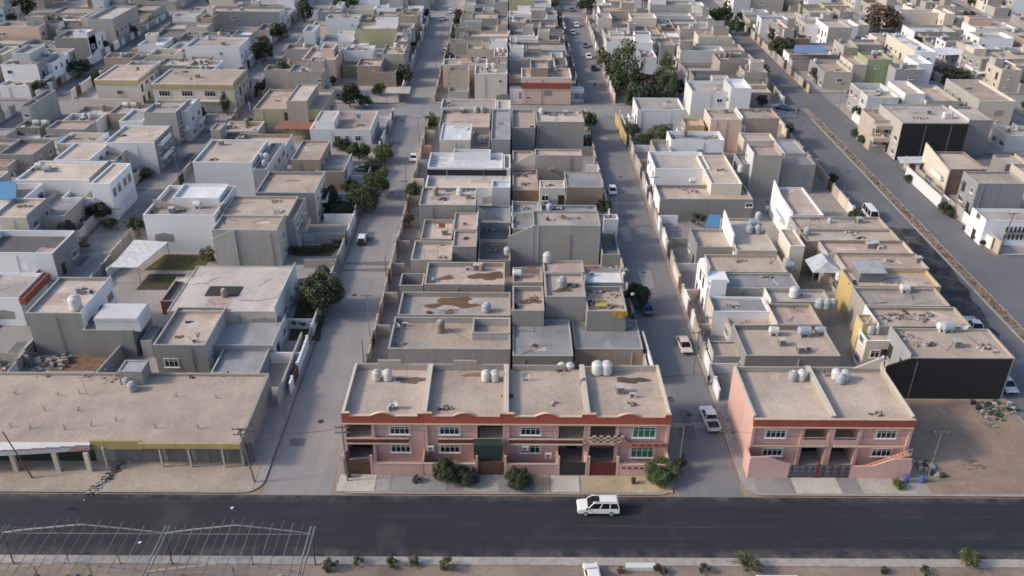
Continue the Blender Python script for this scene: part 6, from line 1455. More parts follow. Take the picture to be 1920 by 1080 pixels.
# big dirt area objects at the right lot
b = MB(); q = random.Random(29)
for k in range(110):
    s = q.uniform(.06, .38); cx, cy_ = q.gauss(0, 1.5), q.gauss(0, .8)
    b.prism([(cx - s, cy_ - s * .6), (cx + s, cy_ - s * .4), (cx + s * .7, cy_ + s * .8), (cx - s * .6, cy_ + s)], 0, s * q.uniform(.5, 1.8), 'z', q.randrange(4))
tag(b.build('rubble', [_j('tan'), _j('pale'), _j('green'), _j('dark')], None, (*at(1862, 772), .15)), 'heap of household rubbish at the right foot of the black wall', 'rubble', kind='stuff')

# ---------------------------------------------------------------- vehicles
M_tyre = mat('tyre', (.018, .018, .018), 'plain', .8); M_rim = mat('rim', (.35, .35, .36), 'plain', .4); M_cglass = mat('car_glass', (.012, .014, .017), 'plain', .08)
M_lamp = mat('lamp_glass', (.7, .7, .68), 'plain', .2); M_rear = mat('rear_lamp', (.35, .02, .02), 'plain', .3); M_trim = mat('car_trim', (.03, .03, .032), 'plain', .6)
PAINT = {k: mat('car_paint_' + k, c, 'plain', .28) for k, c in dict(white=(.74, .74, .73), cream=(.62, .56, .44), silver=(.42, .43, .44), grey=(.16, .165, .17), black=(.015, .016, .02), blue=(.05, .10, .22), red=(.30, .03, .03), beige=(.42, .36, .27)).items()}
b = MB(); c_ = MB(); c_.lathe(0, 0, [(.30, -.12), (.36, -.09), (.36, .09), (.30, .12)], 14); b.v = [(x, z, y) for x, y, z in c_.v]; b.f = c_.f; b.m = c_.m; TYRE = b.mesh('tyre', M_tyre)
b = MB(); c_ = MB(); c_.lathe(0, 0, [(.22, -.13), (.22, .13)], 10); b.v = [(x, z, y) for x, y, z in c_.v]; b.f = c_.f; b.m = c_.m; RIM = b.mesh('rim', M_rim)
SHAPE = dict(   # length, width, lower-body outline (x, z), cabin: base x0,x1, roof x0,x1, belt z, roof z ; front at +x
    sedan=(4.5, 1.78, [(-2.25, .35), (2.2, .32), (2.25, .55), (2.15, .72), (1.1, .88), (-1.45, .93), (-2.15, .9), (-2.25, .6)], (-1.75, 1.25, -1.0, .45), .88, 1.42),
    suv=(5.0, 1.98, [(-2.5, .42), (2.4, .40), (2.5, .7), (2.42, 1.0), (1.3, 1.14), (-2.4, 1.14), (-2.5, .8)], (-2.42, 1.3, -2.2, .62), 1.12, 1.86),
    hatch=(4.0, 1.72, [(-2.0, .35), (1.95, .33), (2.0, .6), (1.9, .78), (1.0, .92), (-1.9, .95), (-2.0, .7)], (-1.92, 1.15, -1.5, .4), .9, 1.48),
    van=(5.3, 1.95, [(-2.65, .4), (2.6, .38), (2.65, .8), (2.5, 1.15), (-2.65, 1.2)], (-2.64, 2.45, -2.55, 1.75), 1.15, 2.25),
    pickup=(5.2, 1.85, [(-2.6, .5), (2.5, .48), (2.6, .75), (2.5, 1.0), (1.4, 1.1), (-.7, 1.1), (-.7, .72), (-2.6, .72)], (-.65, 1.45, -.45, .75), 1.08, 1.75))
CARM = {}
def car_meshes(kind):
    if kind in CARM: return CARM[kind]
    L, W, low, cab, zb, zr = SHAPE[kind]; hw = W / 2
    def shell(pts, hb, ht, z0, z1):     # body with sides leaning in towards the top
        b = MB(); n = len(pts); f = lambda z: hb + (ht - hb) * max(0, min(1, (z - z0) / (z1 - z0)))
        A = [(x, -f(z), z) for x, z in pts]; B = [(x, f(z), z) for x, z in pts]
        b.v = A + B; b.f = [tuple(range(n)), tuple(range(2 * n - 1, n - 1, -1))] + [(i, n + i, n + (i + 1) % n, (i + 1) % n) for i in range(n)]; b.m = [0] * len(b.f); return b
    body = shell(low, hw, hw * .93, .4, 1.15)
    if kind == 'pickup':
        for x0, x1, y0, y1 in ((-2.6, -.72, -hw + .02, -hw + .1), (-2.6, -.72, hw - .1, hw - .02), (-2.6, -2.52, -hw + .1, hw - .1)): body.box(x0, x1, y0, y1, .721, 1.08)
    x0, x1, x2, x3 = cab
    gl = MB(); ht = hw * .74; hb = hw * .92
    gv = [(x0, -hb, zb), (x1, -hb, zb), (x3, -ht, zr - .02), (x2, -ht, zr - .02)]; gv += [(x, -y, z) for x, y, z in gv]
    gl.v = gv; gl.f = [(0, 1, 2, 3), (7, 6, 5, 4), (1, 5, 6, 2), (4, 0, 3, 7)]; gl.m = [0] * 4
    rf = MB(); e = .06; rv = [(x2 - e, -ht - .03, zr - .03), (x3 + e, -ht - .03, zr - .03), (x3 - .1, -ht + .1, zr + .03), (x2 + .1, -ht + .1, zr + .03)]; rv += [(x, -y, z) for x, y, z in rv]
    rf.v = rv; rf.f = [(0, 1, 2, 3), (7, 6, 5, 4), (3, 2, 6, 7), (1, 5, 6, 2), (4, 0, 3, 7), (0, 4, 5, 1)]; rf.m = [0] * 6
    for s in (-1, 1):
        for (a, c) in ((0, 3), (1, 2)):
            p, r_ = Vector(gv[a]), Vector(gv[c]); p.y *= s if a else s; r_.y *= s
            rf.bar((p.x, s * hb * 1.005, zb), (r_.x, s * (ht + .01), zr - .02), .045)
        for t in ((.45,) if kind == 'pickup' else (.3, .62)):
            xa = x0 + (x1 - x0) * t; xb = x2 + (x3 - x2) * t; rf.bar((xa, s * hb * 1.005, zb), (xb, s * (ht + .01), zr - .02), .04)
    tr = MB(); tr.box(L/2 - .12, L/2 + .05, -hw * .8, hw * .8, .38, .56); tr.box(-L/2 - .05, -L/2 + .12, -hw * .8, hw * .8, .42, .58)
    lp = MB()
    for s in (-1, 1): lp.box(L/2 - .22, L/2 + .012, s * hw * .72 - .16, s * hw * .72 + .16, .62, .78)
    rl = MB()
    for s in (-1, 1): rl.box(-L/2 - .012, -L/2 + .1, s * hw * .8 - .1, s * hw * .8 + .1, .66, .9)
    CARM[kind] = (body, gl.mesh('glass', M_cglass), rf, tr.mesh('bumper', M_trim), lp.mesh('headlight', M_lamp), rl.mesh('tail_light', M_rear)); return CARM[kind]
BODY = {}
def car(kind, colour, x, y, rz, label, z=.02, near=True, cat='car', name='parked_car', group=None):
    body, gl, rf, tr, lp, rl = car_meshes(kind)
    if (kind, colour) not in BODY: BODY[(kind, colour)] = (body.mesh('body', PAINT[colour]), rf.mesh('roof', PAINT[colour]))
    r = thing(name, label, cat, (x, y, z), rz, group); bm_, rm = BODY[(kind, colour)]
    bo = link('body', bm_, r); bv = bo.modifiers.new('bevel', 'BEVEL'); bv.width = .09; bv.segments = 2; link('glass', gl, r); link('roof', rm, r)
    L, W = SHAPE[kind][:2]
    for sx in (-1, 1):
        for s in (-1, 1):
            wv = link('wheel', TYRE, r, (sx * L * .305, s * (W / 2 - .12), .36))
            if near: link('rim', RIM, wv)
    if near: link('bumper', tr, r); link('headlight', lp, r); link('tail_light', rl, r)
    return r
u = math.pi / 2
c1 = car('suv', 'white', *at(1121, 952, .5), math.pi, 'white off-road car with black sunroof on the dark main road', cat='car', name='off_road_car')
b = MB(); b.box(-.1, .75, -.5, .5, 1.895, 1.9); b.build('sunroof', M_cglass, c1)
b = MB()
for s in (-1, 1): b.bar((-2.0, s * .7, 1.97), (.5, s * .7, 1.97), .03); b.box(1.3, 1.5, s * 1.0 - .12 if s < 0 else .92, -.92 if s < 0 else 1.12, 1.1, 1.28)
b.build('roof_rail', M_trim, c1)
car('hatch', 'black', *at(680, 449, .5), u, 'black car with white roof parked on the left street')
for ch in [c for c in col.objects if c.name.startswith('roof') and c.parent and c.parent.name.startswith('parked_car')][-1:]: ch.material_slots[0].link = 'OBJECT'; ch.material_slots[0].material = PAINT['white']
car('sedan', 'white', *at(1148, 357, .5), -u, 'white sedan alone on the right street')
car('sedan', 'cream', *at(1283, 647, .5), -u + .06, 'cream-white sedan parked at the right kerb of the right street')
pk = car('pickup', 'white', *at(1331, 787, .5), u + .06, 'white pickup with open bed parked beside the pink twin houses')
b = MB(); b.box(-2.5, -.75, -.78, .78, .73, .76); b.build('bed_floor', M_trim, pk)
car('pickup', 'white', *at(1826, 614, .5), -u - .05, 'white pickup on the highway kerb behind the tan-roofed row')
car('sedan', 'white', 72.6, at(1912, 720, .5)[1], -u, 'white sedan cut off by the right edge of the photo')
car('van', 'white', *at(1632, 402, .8), -u - .03, 'white minibus parked on the highway', cat='van', name='parked_van')
car('sedan', 'white', *at(776, 295, .5), u, 'white sedan on the left street near white rooftops', near=False)
car('sedan', 'white', *at(1246, 374, .6), math.pi - .3, 'white car inside the yard behind the long grey wall', z=.15)
car('sedan', 'silver', *at(682, 317, .5), 2.9, 'silver car in the walled yard under trees', z=.15)
car('sedan', 'blue', *at(1213, 577, .5), u, 'dark blue car half hidden under the dark street tree')
car('hatch', 'white', *at(1112, 1086, .4), u + .1, 'white car cut by the bottom edge, parked on the verge', z=.03)
car('van', 'white', *at(1462, 1112, .4), 0, 'white van roof at the bottom edge on the right verge', z=.03, cat='van', name='parked_van')
FAR = [('sedan', 'silver', 834, 95, u, 'silver car on the left street below a dark tree'), ('sedan', 'silver', 829, 35, u, 'pale car high on the left street, left lane'), ('sedan', 'white', 845, 21, u, 'white car high on the left street, farthest one'),
       ('sedan', 'white', 1104, 106, -u, 'white car on the right street opposite the grove'), ('sedan', 'grey', 1097, 85, -u, 'grey-green car just beyond the white one, right street'), ('sedan', 'silver', 1074, 61, -u, 'grey car parked left on the upper right street'),
       ('sedan', 'white', 1081, 47, -u, 'white car parked left on the upper right street'), ('sedan', 'white', 854, 31, u, 'pale car at the right kerb high on the left street'),
       ('sedan', 'silver', 1391, 122, -u, 'silver car parked left of the junction tree'), ('hatch', 'grey', 1404, 115, -u, 'grey small car beside the silver one near the junction'), ('sedan', 'blue', 1468, 202, 2.6, 'dark blue car at the highway junction'),
       ('hatch', 'white', 1312, 28, 2.9, 'white car on the road at the top right of centre'), ('sedan', 'grey', 1072, 18, -u, 'dark car near the top of the right street'), ('sedan', 'white', 1616, 61, .2, 'white car in the open parking ground, left'),
       ('sedan', 'white', 1628, 72, .1, 'white car in the open parking ground, middle'), ('sedan', 'silver', 1680, 77, .1, 'silver car in the open parking ground, right'), ('sedan', 'grey', 586, 68, u, 'dark car on the second left street'),
       ('sedan', 'silver', 542, 96, u, 'silver car lower on the second left street'), ('suv', 'silver', 1898, 313, 0, 'silver off-road car in the yard right of the brown villa'), ('sedan', 'grey', 1762, 316, 0, 'dark car in shade beside the white carport'),
       ('hatch', 'red', 852, 55, u, 'small red car on the left street kerb far up'), ('sedan', 'black', 1113, 128, -u, 'black car on the right kerb beside the grove')]
for k, c, a_, b__, r_, L in FAR: car(k, c, *at(a_, b__, .5), r_, L, near=False)

# ---------------------------------------------------------------- people
def person(x, y, label, top, legs, rz=0, z=.02):
    v = [(0, 0, .95), (0, 0, 1.2), (0, 0, 1.42), (0, 0, 1.55), (0, .01, 1.68), (.09, 0, .9), (.11, .12, .5), (.12, .02, .08), (.12, .14, .04), (-.09, 0, .9), (-.11, -.05, .5), (-.12, -.22, .1), (-.12, -.1, .04),
         (.2, 0, 1.4), (.27, .03, 1.12), (.28, .16, .9), (-.2, 0, 1.4), (-.27, -.05, 1.12), (-.28, .06, .88)]
    e = [(0, 1), (1, 2), (2, 3), (3, 4), (0, 5), (5, 6), (6, 7), (7, 8), (0, 9), (9, 10), (10, 11), (11, 12), (2, 13), (13, 14), (14, 15), (2, 16), (16, 17), (17, 18)]
    rad = [.14, .14, .15, .06, .10, .10, .075, .05, .045, .10, .075, .05, .045, .07, .05, .035, .07, .05, .035]
    me = bpy.data.meshes.new('person'); me.from_pydata(v, e, []); o = bpy.data.objects.new('person', me); col.objects.link(o)
    m = o.modifiers.new('skin', 'SKIN'); 
    for i, r_ in enumerate(rad): me.skin_vertices[0].data[i].radius = (r_, r_ * .8)
    me.skin_vertices[0].data[0].use_root = True
    sb = o.modifiers.new('sub', 'SUBSURF'); sb.levels = sb.render_levels = 1
    me.materials.append(mat('cloth_' + top, dict(dark=(.02, .02, .025), grey=(.2, .2, .2), white=(.6, .6, .58))[top], 'plain')); o.location = (x, y, z); o.rotation_euler = (0, 0, rz)
    hd = MB(); hd.lathe(0, 0, [(.06, 1.56), (.1, 1.64), (.1, 1.74), (.05, 1.81)], 8); h_ = hd.build('hair', mat('hair', (.015, .012, .01), 'plain'), o)
    tag(o, label, 'person')
def skin_init():
    me = bpy.data.meshes.new('t'); return me
for a_, b__, L, t in ((1115, 160, 'person in dark clothes walking along the right street beside the grove', 'dark'), (1497, 209, 'person in dark clothes standing on the highway junction', 'dark'), (1329, 712, 'person in dark clothes by the pale wall of the right street', 'dark')):
    try: person(*at(a_, b__, .9), L, t, t)
    except Exception as ex: print('person', ex)

# ---------------------------------------------------------------- poles, cables
POLES = []
def pole(px_, py_, h, label, lean=(0, 0), arms=1, lamp=False, z=.13, m=None, r=.11):
    x, y = at(px_, py_); root = thing('utility_pole', label, 'pole', (x, y, z)); top = (lean[0], lean[1], h)
    b = MB(); b.bar((0, 0, -.1), top, r, seg=8, r2=r * .65); b.build('shaft', m or M_pole, root)
    for k in range(arms):
        zz = h - .35 - .8 * k; f = zz / h; b = MB(); cx, cy_ = lean[0] * f, lean[1] * f; b.box(cx - .9, cx + .9, cy_ - .05, cy_ + .05, zz, zz + .1); b.build('crossarm', M_pole, root)
        for s in (-.8, -.3, .3, .8): b = MB(); b.lathe(cx + s, cy_, [(.05, zz + .1), (.08, zz + .16), (.04, zz + .28)], 6); b.build('insulator', M_pole, root)
    if lamp:
        b = MB(); b.bar(top, (lean[0] + 1.1, lean[1] - .5, h + .25), .05, seg=6); b.build('lamp_arm', m or M_pole, root); b = MB(); b.box(lean[0] + .9, lean[0] + 1.5, lean[1] - .7, lean[1] - .4, h + .2, h + .32); b.build('lamp_head', M_white, root)
    POLES.append((Vector((x, y, z)) + Vector(top))); return root
pole(652, 903, 8.6, 'grey lattice-like pole with crossarms at the left corner of the pink terrace', arms=2)
pole(478, 905, 8.3, 'leaning pale pole at the corner of the shop row', lean=(-.9, .2), arms=2)
pole(62, 898, 7.0, 'thin dark pole leaning in front of the curved shop awning', lean=(-2.0, .3), arms=0, m=M_rust)
pole(1272, 885, 7.6, 'pale pole with fittings at the right corner of the pink terrace', arms=1, r=.08)
pole(1737, 905, 8.0, 'pole with rows of white insulators right of the twin houses', arms=1, r=.07)
pole(200, 514, 7.5, 'dark pole on the second left street beside the white carport', lean=(-.3, 0), arms=1)
pole(726, 545, 6.5, 'thin pole on the left street kerb opposite the big tree', arms=0)
pole(683, 692, 5.0, 'short thin pole just behind the pink terrace on the left street', arms=0)
pole(1873, 478, 8.5, 'slanting rusty pole at the corner of the white villa', lean=(.6, .3), arms=1, m=M_rust)
pole(1560, 690, 4.0, 'short pipe pole on the wall between the alley houses', arms=0, r=.05) if False else None
for a_, b__, L in ((760, 400, 'farther thin kerb pole on the left street'), (800, 270, 'thin pole by the white-fronted garden wall, left street'), (1153, 430, 'thin pole on the left kerb of the right street'), (1222, 392, 'thin pole on the right kerb near the parked yard car'),
                   (1345, 118, 'dark pole beside the upper highway'), (1385, 115, 'second dark pole near the junction tree'), (1300, 700, 'pole on the right-street pavement before the twin houses')): pole(a_, b__, 7.2, L, arms=1, r=.08)
NP0 = len(POLES)
for nm, X, ys in (('left street, house side', -21.6, (118, 175, 205, 262, 292, 322)), ('right street, far kerb', 29.5, (112, 142, 176, 206, 262, 296, 330)), ('second left street', -72.6, (150, 182, 214, 256, 290, 324)), ('highway edge', 70.9, (140, 172, 205)), ('east side of the highway', 92.0, (166, 212, 238))):
    for n_, y in enumerate(ys):
        a_, b__ = px_of(X, y); pole(a_, b__, 7.4, '%s concrete pole from the front on the %s' % (ordn(n_ + 1), nm), arms=1, r=.075)
NP1 = len(POLES)
def cable(a, b__, sag, n=10, r=.014):
    pts = []
    for k in range(n + 1): t = k / n; p = a.lerp(b__, t); p.z -= sag * 4 * t * (1 - t); pts.append(p)
    return pts
CAB = [(0, 1, .7, 5), (0, 3, 1.0, 2), (3, 4, 1.4, 2), (6, 9, .5, 1), (9, 10, .6, 1), (11, 12, .6, 1)]
for i, j, sag, n in CAB:
    b = MB()
    for k in range(n):
        off = Vector((0, (k - n / 2) * .22, -.15 * k)); pts = cable(POLES[i] + off, POLES[j] + off, sag)
        for p, r_ in zip(pts, pts[1:]): b.bar(p, r_, .014, seg=3)
    tag(b.build('overhead_cables', M_wire), ['bundle of cables spanning the left street at the shops', 'cables crossing above the pink terrace front', 'cables between the pink terrace corner and the twin houses', 'cable along the left street, near stretch', 'cable along the left street, far stretch', 'cable over the right street'][CAB.index((i, j, sag, n))], 'cable')

for i in range(NP0, NP1 - 1):
    if abs(POLES[i].x - POLES[i + 1].x) < 1 and POLES[i + 1].y - POLES[i].y < 45:
        b = MB()
        for k in range(3):
            off = Vector((-.5 + .5 * k, 0, -.2)); pts = cable(POLES[i] + off, POLES[i + 1] + off, .5, 8)
            for p, r_ in zip(pts, pts[1:]): b.bar(p, r_, .016, seg=3)
        tag(b.build('overhead_cables', M_wire), 'cables %s span from the front between kerb poles at %s' % (ordn(i - NP0 + 1), 'left' if POLES[i].x < 0 else 'right'), 'cable', 'cables between kerb poles')

# ---------------------------------------------------------------- the steel frame on the near verge
root = thing('steel_frame', 'rusty steel roof frame of gables and purlins over the near verge', 'steel frame', (-38, 66, .03))
def L3(px_, py_, h): x, y = at(px_, py_, h); return Vector((x + 38, y - 66, h - .03))
Hh_ = 4.6; ya = at(200, 1000, Hh_)[1] - 66; dY = 5.4
xv = [at(25, 1003, Hh_)[0] + 38 - 1.3, at(307, 1005, Hh_)[0] + 38, at(582, 1008, Hh_)[0] + 38]
for row_ in (0, 1):
    y = ya - row_ * dY
    for k in range(2):
        a_, c_ = xv[k], xv[k + 1]; mid = (a_ + c_) / 2; b = MB(); pts = []
        for i in range(13): t = i / 12; pts.append((a_ + (c_ - a_) * t, y, Hh_ + 1.25 * (1 - abs(2 * t - 1)) ** .8))
        for p, r_ in zip(pts, pts[1:]): b.bar(p, r_, .11, seg=4)
        b.bar((a_, y, Hh_ - .05), (c_, y, Hh_ - .05), .05, seg=4)
        b.build('gable_rafter', mat('galvanised', (.25, .25, .25), 'plaster', .5, .6), root)
    for k, x in enumerate(xv):
        b = MB(); b.bar((x, y, 0), (x, y, Hh_), .08, seg=6); b.build('post', M_rust, root)
    for x in ((xv[0] + xv[1]) / 2 - 2.6, (xv[0] + xv[1]) / 2 + 3, (xv[1] + xv[2]) / 2 + 1): b = MB(); b.bar((x, y, 0), (x, y, Hh_ + .7), .05, seg=5); b.build('post', M_rust, root)
for k in range(2):
    a_, c_ = xv[k], xv[k + 1]; n = 15
    for i in range(1, n):
        t = i / n; x = a_ + (c_ - a_) * t; z = Hh_ + 1.25 * (1 - abs(2 * t - 1)) ** .8 + .1; e = random.Random(i + k * 40).uniform(.5, 1.3)
        b = MB(); b.bar((x, ya + e, z), (x, ya - dY - 1.6, z), .04, seg=4); b.build('purlin', mat('galvanised', (0,) * 3) if i % 2 else mat('dull_steel', (.17, .155, .15), 'plaster', .6), root)
for x in xv:
    for s in (-.22, .22): b = MB(); b.bar((x + s, ya + 1.1, Hh_ + .05), (x + s, ya - dY - 1.5, Hh_ + .05), .1, seg=4); b.build('gutter_beam', mat('galvanised', (0,) * 3), root)
b = MB(); q = random.Random(77)
for k in range(520):
    s = q.uniform(.04, .32); cx, cy_ = q.uniform(-16, 14), q.uniform(-4.8, 2.6)
    b.prism([(cx - s, cy_ - s * .6), (cx + s, cy_ - s * .4), (cx + s * .7, cy_ + s * .8), (cx - s * .6, cy_ + s)], 0, s * q.uniform(.3, 1.3), 'z', q.randrange(4))
tag(b.build('rubble', [_j('grey'), _j('tan'), _j('pale'), _j('rust')], None, (-35, 66, .03)), 'scattered stones and scrap under the rusty steel frame', 'rubble', kind='stuff')
b = MB(); b.ring(-8.5, 8.5, -2.4, 2.4, .3, 0, .5); b.build('low_wall', wallm('lgrey'), None, (-38, 64.6, .03)); tag(bpy.data.objects['low_wall'], 'low concrete wall ring beneath the steel frame', 'wall')
b = MB(); b.box(-1.6, 1.6, -.35, .35, 0, .5); tag(b.build('bench', wallm('pale'), None, (*at(1201, 1066), .03)), 'long pale concrete block on the near verge', 'block')
b = MB(); b.box(-.9, .9, -.25, .25, 0, .1); b.box(-.9, .9, .2, .3, .1, .7)

# ---------------------------------------------------------------- carports, tents, tarps, small things
def canopy(pts, h, m, label, name='carport', cat='carport', t=.12, rise=0, posts=True, body_h=None, z=.15):
    """flat or pitched sheet roof on posts; pts: outline in the picture at height h"""
    P = [at(a_, b__, h) for a_, b__ in pts]; cx = sum(p[0] for p in P) / len(P); cy_ = sum(p[1] for p in P) / len(P)
    root = thing(name, label, cat, (cx, cy_, z)); b = MB(); b.prism([(x - cx, y - cy_) for x, y in P], h, h + t, 'z'); b.build('roof', m, root)
    if posts:
        for x, y in P: b = MB(); b.bar(((x - cx) * .95, (y - cy_) * .95, 0), ((x - cx) * .95, (y - cy_) * .95, h), .06, seg=5); b.build('post', M_pole, root)
    return root
Msh = mat('sheet_white', (.66, .67, .68), 'ribbed', .6)
canopy([(208, 503), (258, 504), (316, 456), (252, 452)], 3.2, Msh, 'white sheet carport roof in front of the tall white house')
canopy([(1688, 308), (1752, 307), (1736, 295), (1682, 296)], 3.0, Msh, 'white flat carport inside the white-walled compound')
canopy([(722, 176), (768, 177), (771, 164), (726, 165)], 3.0, roofm('pale'), 'pale flat shed roof at the corner of the cross street', name='shed', cat='shed')
canopy([(635, 87), (690, 85), (722, 66), (690, 62)], 3.0, roofm('white'), 'white flat canopy on the brown plot, upper left', name='canopy', cat='canopy')
canopy([(1742, 105), (1850, 103), (1820, 88), (1745, 92)], 4.5, roofm('white'), 'long white slab canopy beside the white mansion', name='canopy', cat='canopy')
canopy([(1795, 108), (1835, 140), (1860, 138), (1815, 104)], 3.2, roofm('white'), 'white veranda roof beside the dark lawn hedge', name='veranda', cat='veranda')
canopy([(-20, 378), (31, 374), (31, 342), (-20, 344)], 7.4, mat('tarp_blue', (.10, .30, .52), 'plaster', .6, .5), 'bright blue tarpaulin roof at the left edge', name='tarpaulin', cat='tarp')
canopy([(1320, 428), (1352, 429), (1352, 405), (1330, 404)], 3.0, mat('tarp_blue', (0,) * 3), 'bright blue tarpaulin behind the white inner wall', name='tarpaulin', cat='tarp')
canopy([(645, 78), (690, 76), (680, 62), (640, 66)], 2.6, mat('tarp_blue', (0,) * 3), 'blue tarpaulin on the walled plot, upper left', name='tarpaulin', cat='tarp')
canopy([(1487, 101), (1550, 101), (1545, 86), (1490, 86)], 6.4, mat('tarp_pale_blue', (.17, .26, .46), 'plaster', .6, .5), 'pale blue tarpaulin roof beside the dark tree cluster', name='tarpaulin', cat='tarp')
canopy([(110, 266), (136, 266), (134, 256), (112, 257)], 4.0, mat('tarp_blue', (0,) * 3), 'small blue tarpaulin among the upper left roofs', name='tarpaulin', cat='tarp')
root = thing('gable_tent', 'pale blue-white sheet gable roof over the alley', 'shelter', (*at(1548, 490, 6), .15))
b = MB(); w_, d_ = 2.7, 2.4
b.quad((-w_, -d_, 4.9), (0, -d_ * .4, 6.3), (0, d_, 6.3), (-w_, d_, 4.9)); b.quad((0, -d_ * .4, 6.3), (w_, -d_, 4.9), (w_, d_, 4.9), (0, d_, 6.3)); b.poly([(-w_, -d_, 4.9), (w_, -d_, 4.9), (0, -d_ * .4, 6.3)])
b.build('roof', mat('tent_sheet', (.55, .60, .63), 'ribbed', .6), root)
for sx in (-1, 1):
    for s in (-1, 1): b = MB(); b.bar((sx * w_ * .95, s * d_ * .95, 0), (sx * w_ * .95, s * d_ * .95, 4.9), .06, seg=5); b.build('post', M_pole, root)
# long white compound wall along the highway, the arched white street wall
def wall_line(pts, h, c, label, t=.25, z=.13, name='boundary_wall'):
    P = [at(a_, b__, h) for a_, b__ in pts]; cx = sum(p[0] for p in P) / len(P); cy_ = sum(p[1] for p in P) / len(P); b = MB()
    for (xa_, ya_), (xb_, yb_) in zip(P, P[1:]):
        d = Vector((xb_ - xa_, yb_ - ya_)).normalized() * (t / 2); n = Vector((-d.y, d.x)); e = d
        b.prism([(xa_ - cx - n.x - e.x, ya_ - cy_ - n.y - e.y), (xb_ - cx - n.x + e.x * .9, yb_ - cy_ - n.y + e.y * .9), (xb_ - cx + n.x + e.x * .9, yb_ - cy_ + n.y + e.y * .9), (xa_ - cx + n.x - e.x, ya_ - cy_ + n.y - e.y)], 0, h, 'z')
    o = b.build(name, wallm(c), None, (cx, cy_, z)); tag(o, label, 'wall'); return o
wall_line([(1702, 313), (1766, 370)], 2.6, 'white', 'long white compound wall beside the green lawn')
wall_line([(1815, 415), (1862, 447)], 2.4, 'white', 'white wall behind the four clipped dark balls')
wall_line([(1205, 622), (1225, 690)], 3.0, 'white', 'bright white wall edging the low grey-roofed house')
wall_line([(1155, 212), (1175, 255)], 2.8, 'yellow', 'orange-yellow painted wall on the right street')
wall_line([(570, 440), (650, 441)], 1.6, 'pale', 'pale blue-white wall crossing the garden of the lawn house')
wall_line([(245, 470), (200, 505)], 1.6, 'white', 'short white wall beneath the white carport')
wall_line([(535, 528), (628, 512)], 1.8, 'lgrey', 'pale low wall behind the biggest round tree')
wall_line([(250, 622), (178, 702)], 2.2, 'lgrey', 'slanting thin grey wall between rubble yard and grey house')
wall_line([(565, 625), (520, 740)], 2.2, 'lgrey', 'patterned grey wall along the left street before the shops')
wall_line([(0, 662), (52, 668)], 2.0, 'grey', 'low grey wall at the left edge beside the rubble heap')
wall_line([(150, 185), (245, 187)], 2.4, 'cream', 'ochre-topped long garden wall before the pale yellow hall')
# white balcony building on the cross street and red-banded house behind it
root = thing('apartment_building', 'white balustraded low building front facing the cross street, top centre', 'building', (11, 241.8, .13))
b = MB(); b.box(-10.6, 10.2, 0, .3, 0, 3.4); b.box(-10.6, 10.2, .3, 4, 3.2, 3.4); b.build('wall', wallm('white'), root)
for k in range(9): b = MB(); b.box(-8.0 + k * 2.2, -6.2 + k * 2.2, -.02, .05, .9, 2.7) ; b.build('lattice', mat('lattice_blue', (.22, .26, .33), 'plaster', .7), root)
b = MB(); b.box(-10.7, 10.3, -.15, .35, 3.4, 3.65); b.build('coping', wallm('white'), root)
# the pickets of small items
for a_, b__, c, L in ((1697, 905, 'blue', 'blue plastic barrel beside the light green bush'), (1727, 905, 'blue', 'blue plastic barrel at the foot of the insulator pole')):
    b = MB(); b.lathe(0, 0, [(.3, 0), (.34, .1), (.34, .45), (.31, .5), (.34, .55), (.34, .85), (.28, .95)], 12); o = b.build('barrel', mat('barrel_blue', (.05, .10, .28), 'plain', .5), None, (*at(a_, b__), .15)); tag(o, L, 'barrel')
for a_, b__, L in ((655, 896, 'dark waste bin at the foot of the corner pole'), (1187, 908, 'small black box on the ochre paving before the green-windowed house')):
    b = MB(); b.lathe(0, 0, [(.22, 0), (.3, .7), (.32, .75), (.1, .85)], 10); tag(b.build('waste_bin', M_dkmetal, None, (*at(a_, b__), .15)), L, 'bin')
for a_, b__, r_, L in ((1430, 560, .1, ''),): pass
q = random.Random(5)
for n_, (a_, b__, L) in enumerate(((180, 925, 'pale litter bag at the main road kerb by the rubbish strip'), (435, 953, 'white scrap of litter on the dark main road, left'), (262, 1018, 'small white litter on the road behind the steel frame'))):
    b = MB(); b.prism([(-.2, -.06), (.06, -.15), (.24, .06), (-.03, .18)], 0, .09, 'z'); tag(b.build('litter', M_white, None, (*at(a_, b__), .02)), L, 'litter')
for a_, b__, L in ((1292, 838, 'white air cooler case on the pavement edge'),): pass
for a_, b__, L in ((1724, 875, 'pale scrap pile right of the twin houses'), (1745, 880, 'white sacks right of the twin houses')):
    b = MB(); q = random.Random(a_)
    for k in range(14): s = q.uniform(.15, .4); cx, cy_ = q.gauss(0, .5), q.gauss(0, .9); b.prism([(cx - s, cy_ - s), (cx + s, cy_ - s * .7), (cx + s * .8, cy_ + s), (cx - s, cy_ + s * .5)], 0, q.uniform(.2, .7), 'z', q.randrange(3))
    tag(b.build('scrap_heap', [_j('pale'), _j('tan'), _j('dark')], None, (*at(a_, b__), .15)), L, 'scrap heap', kind='stuff')

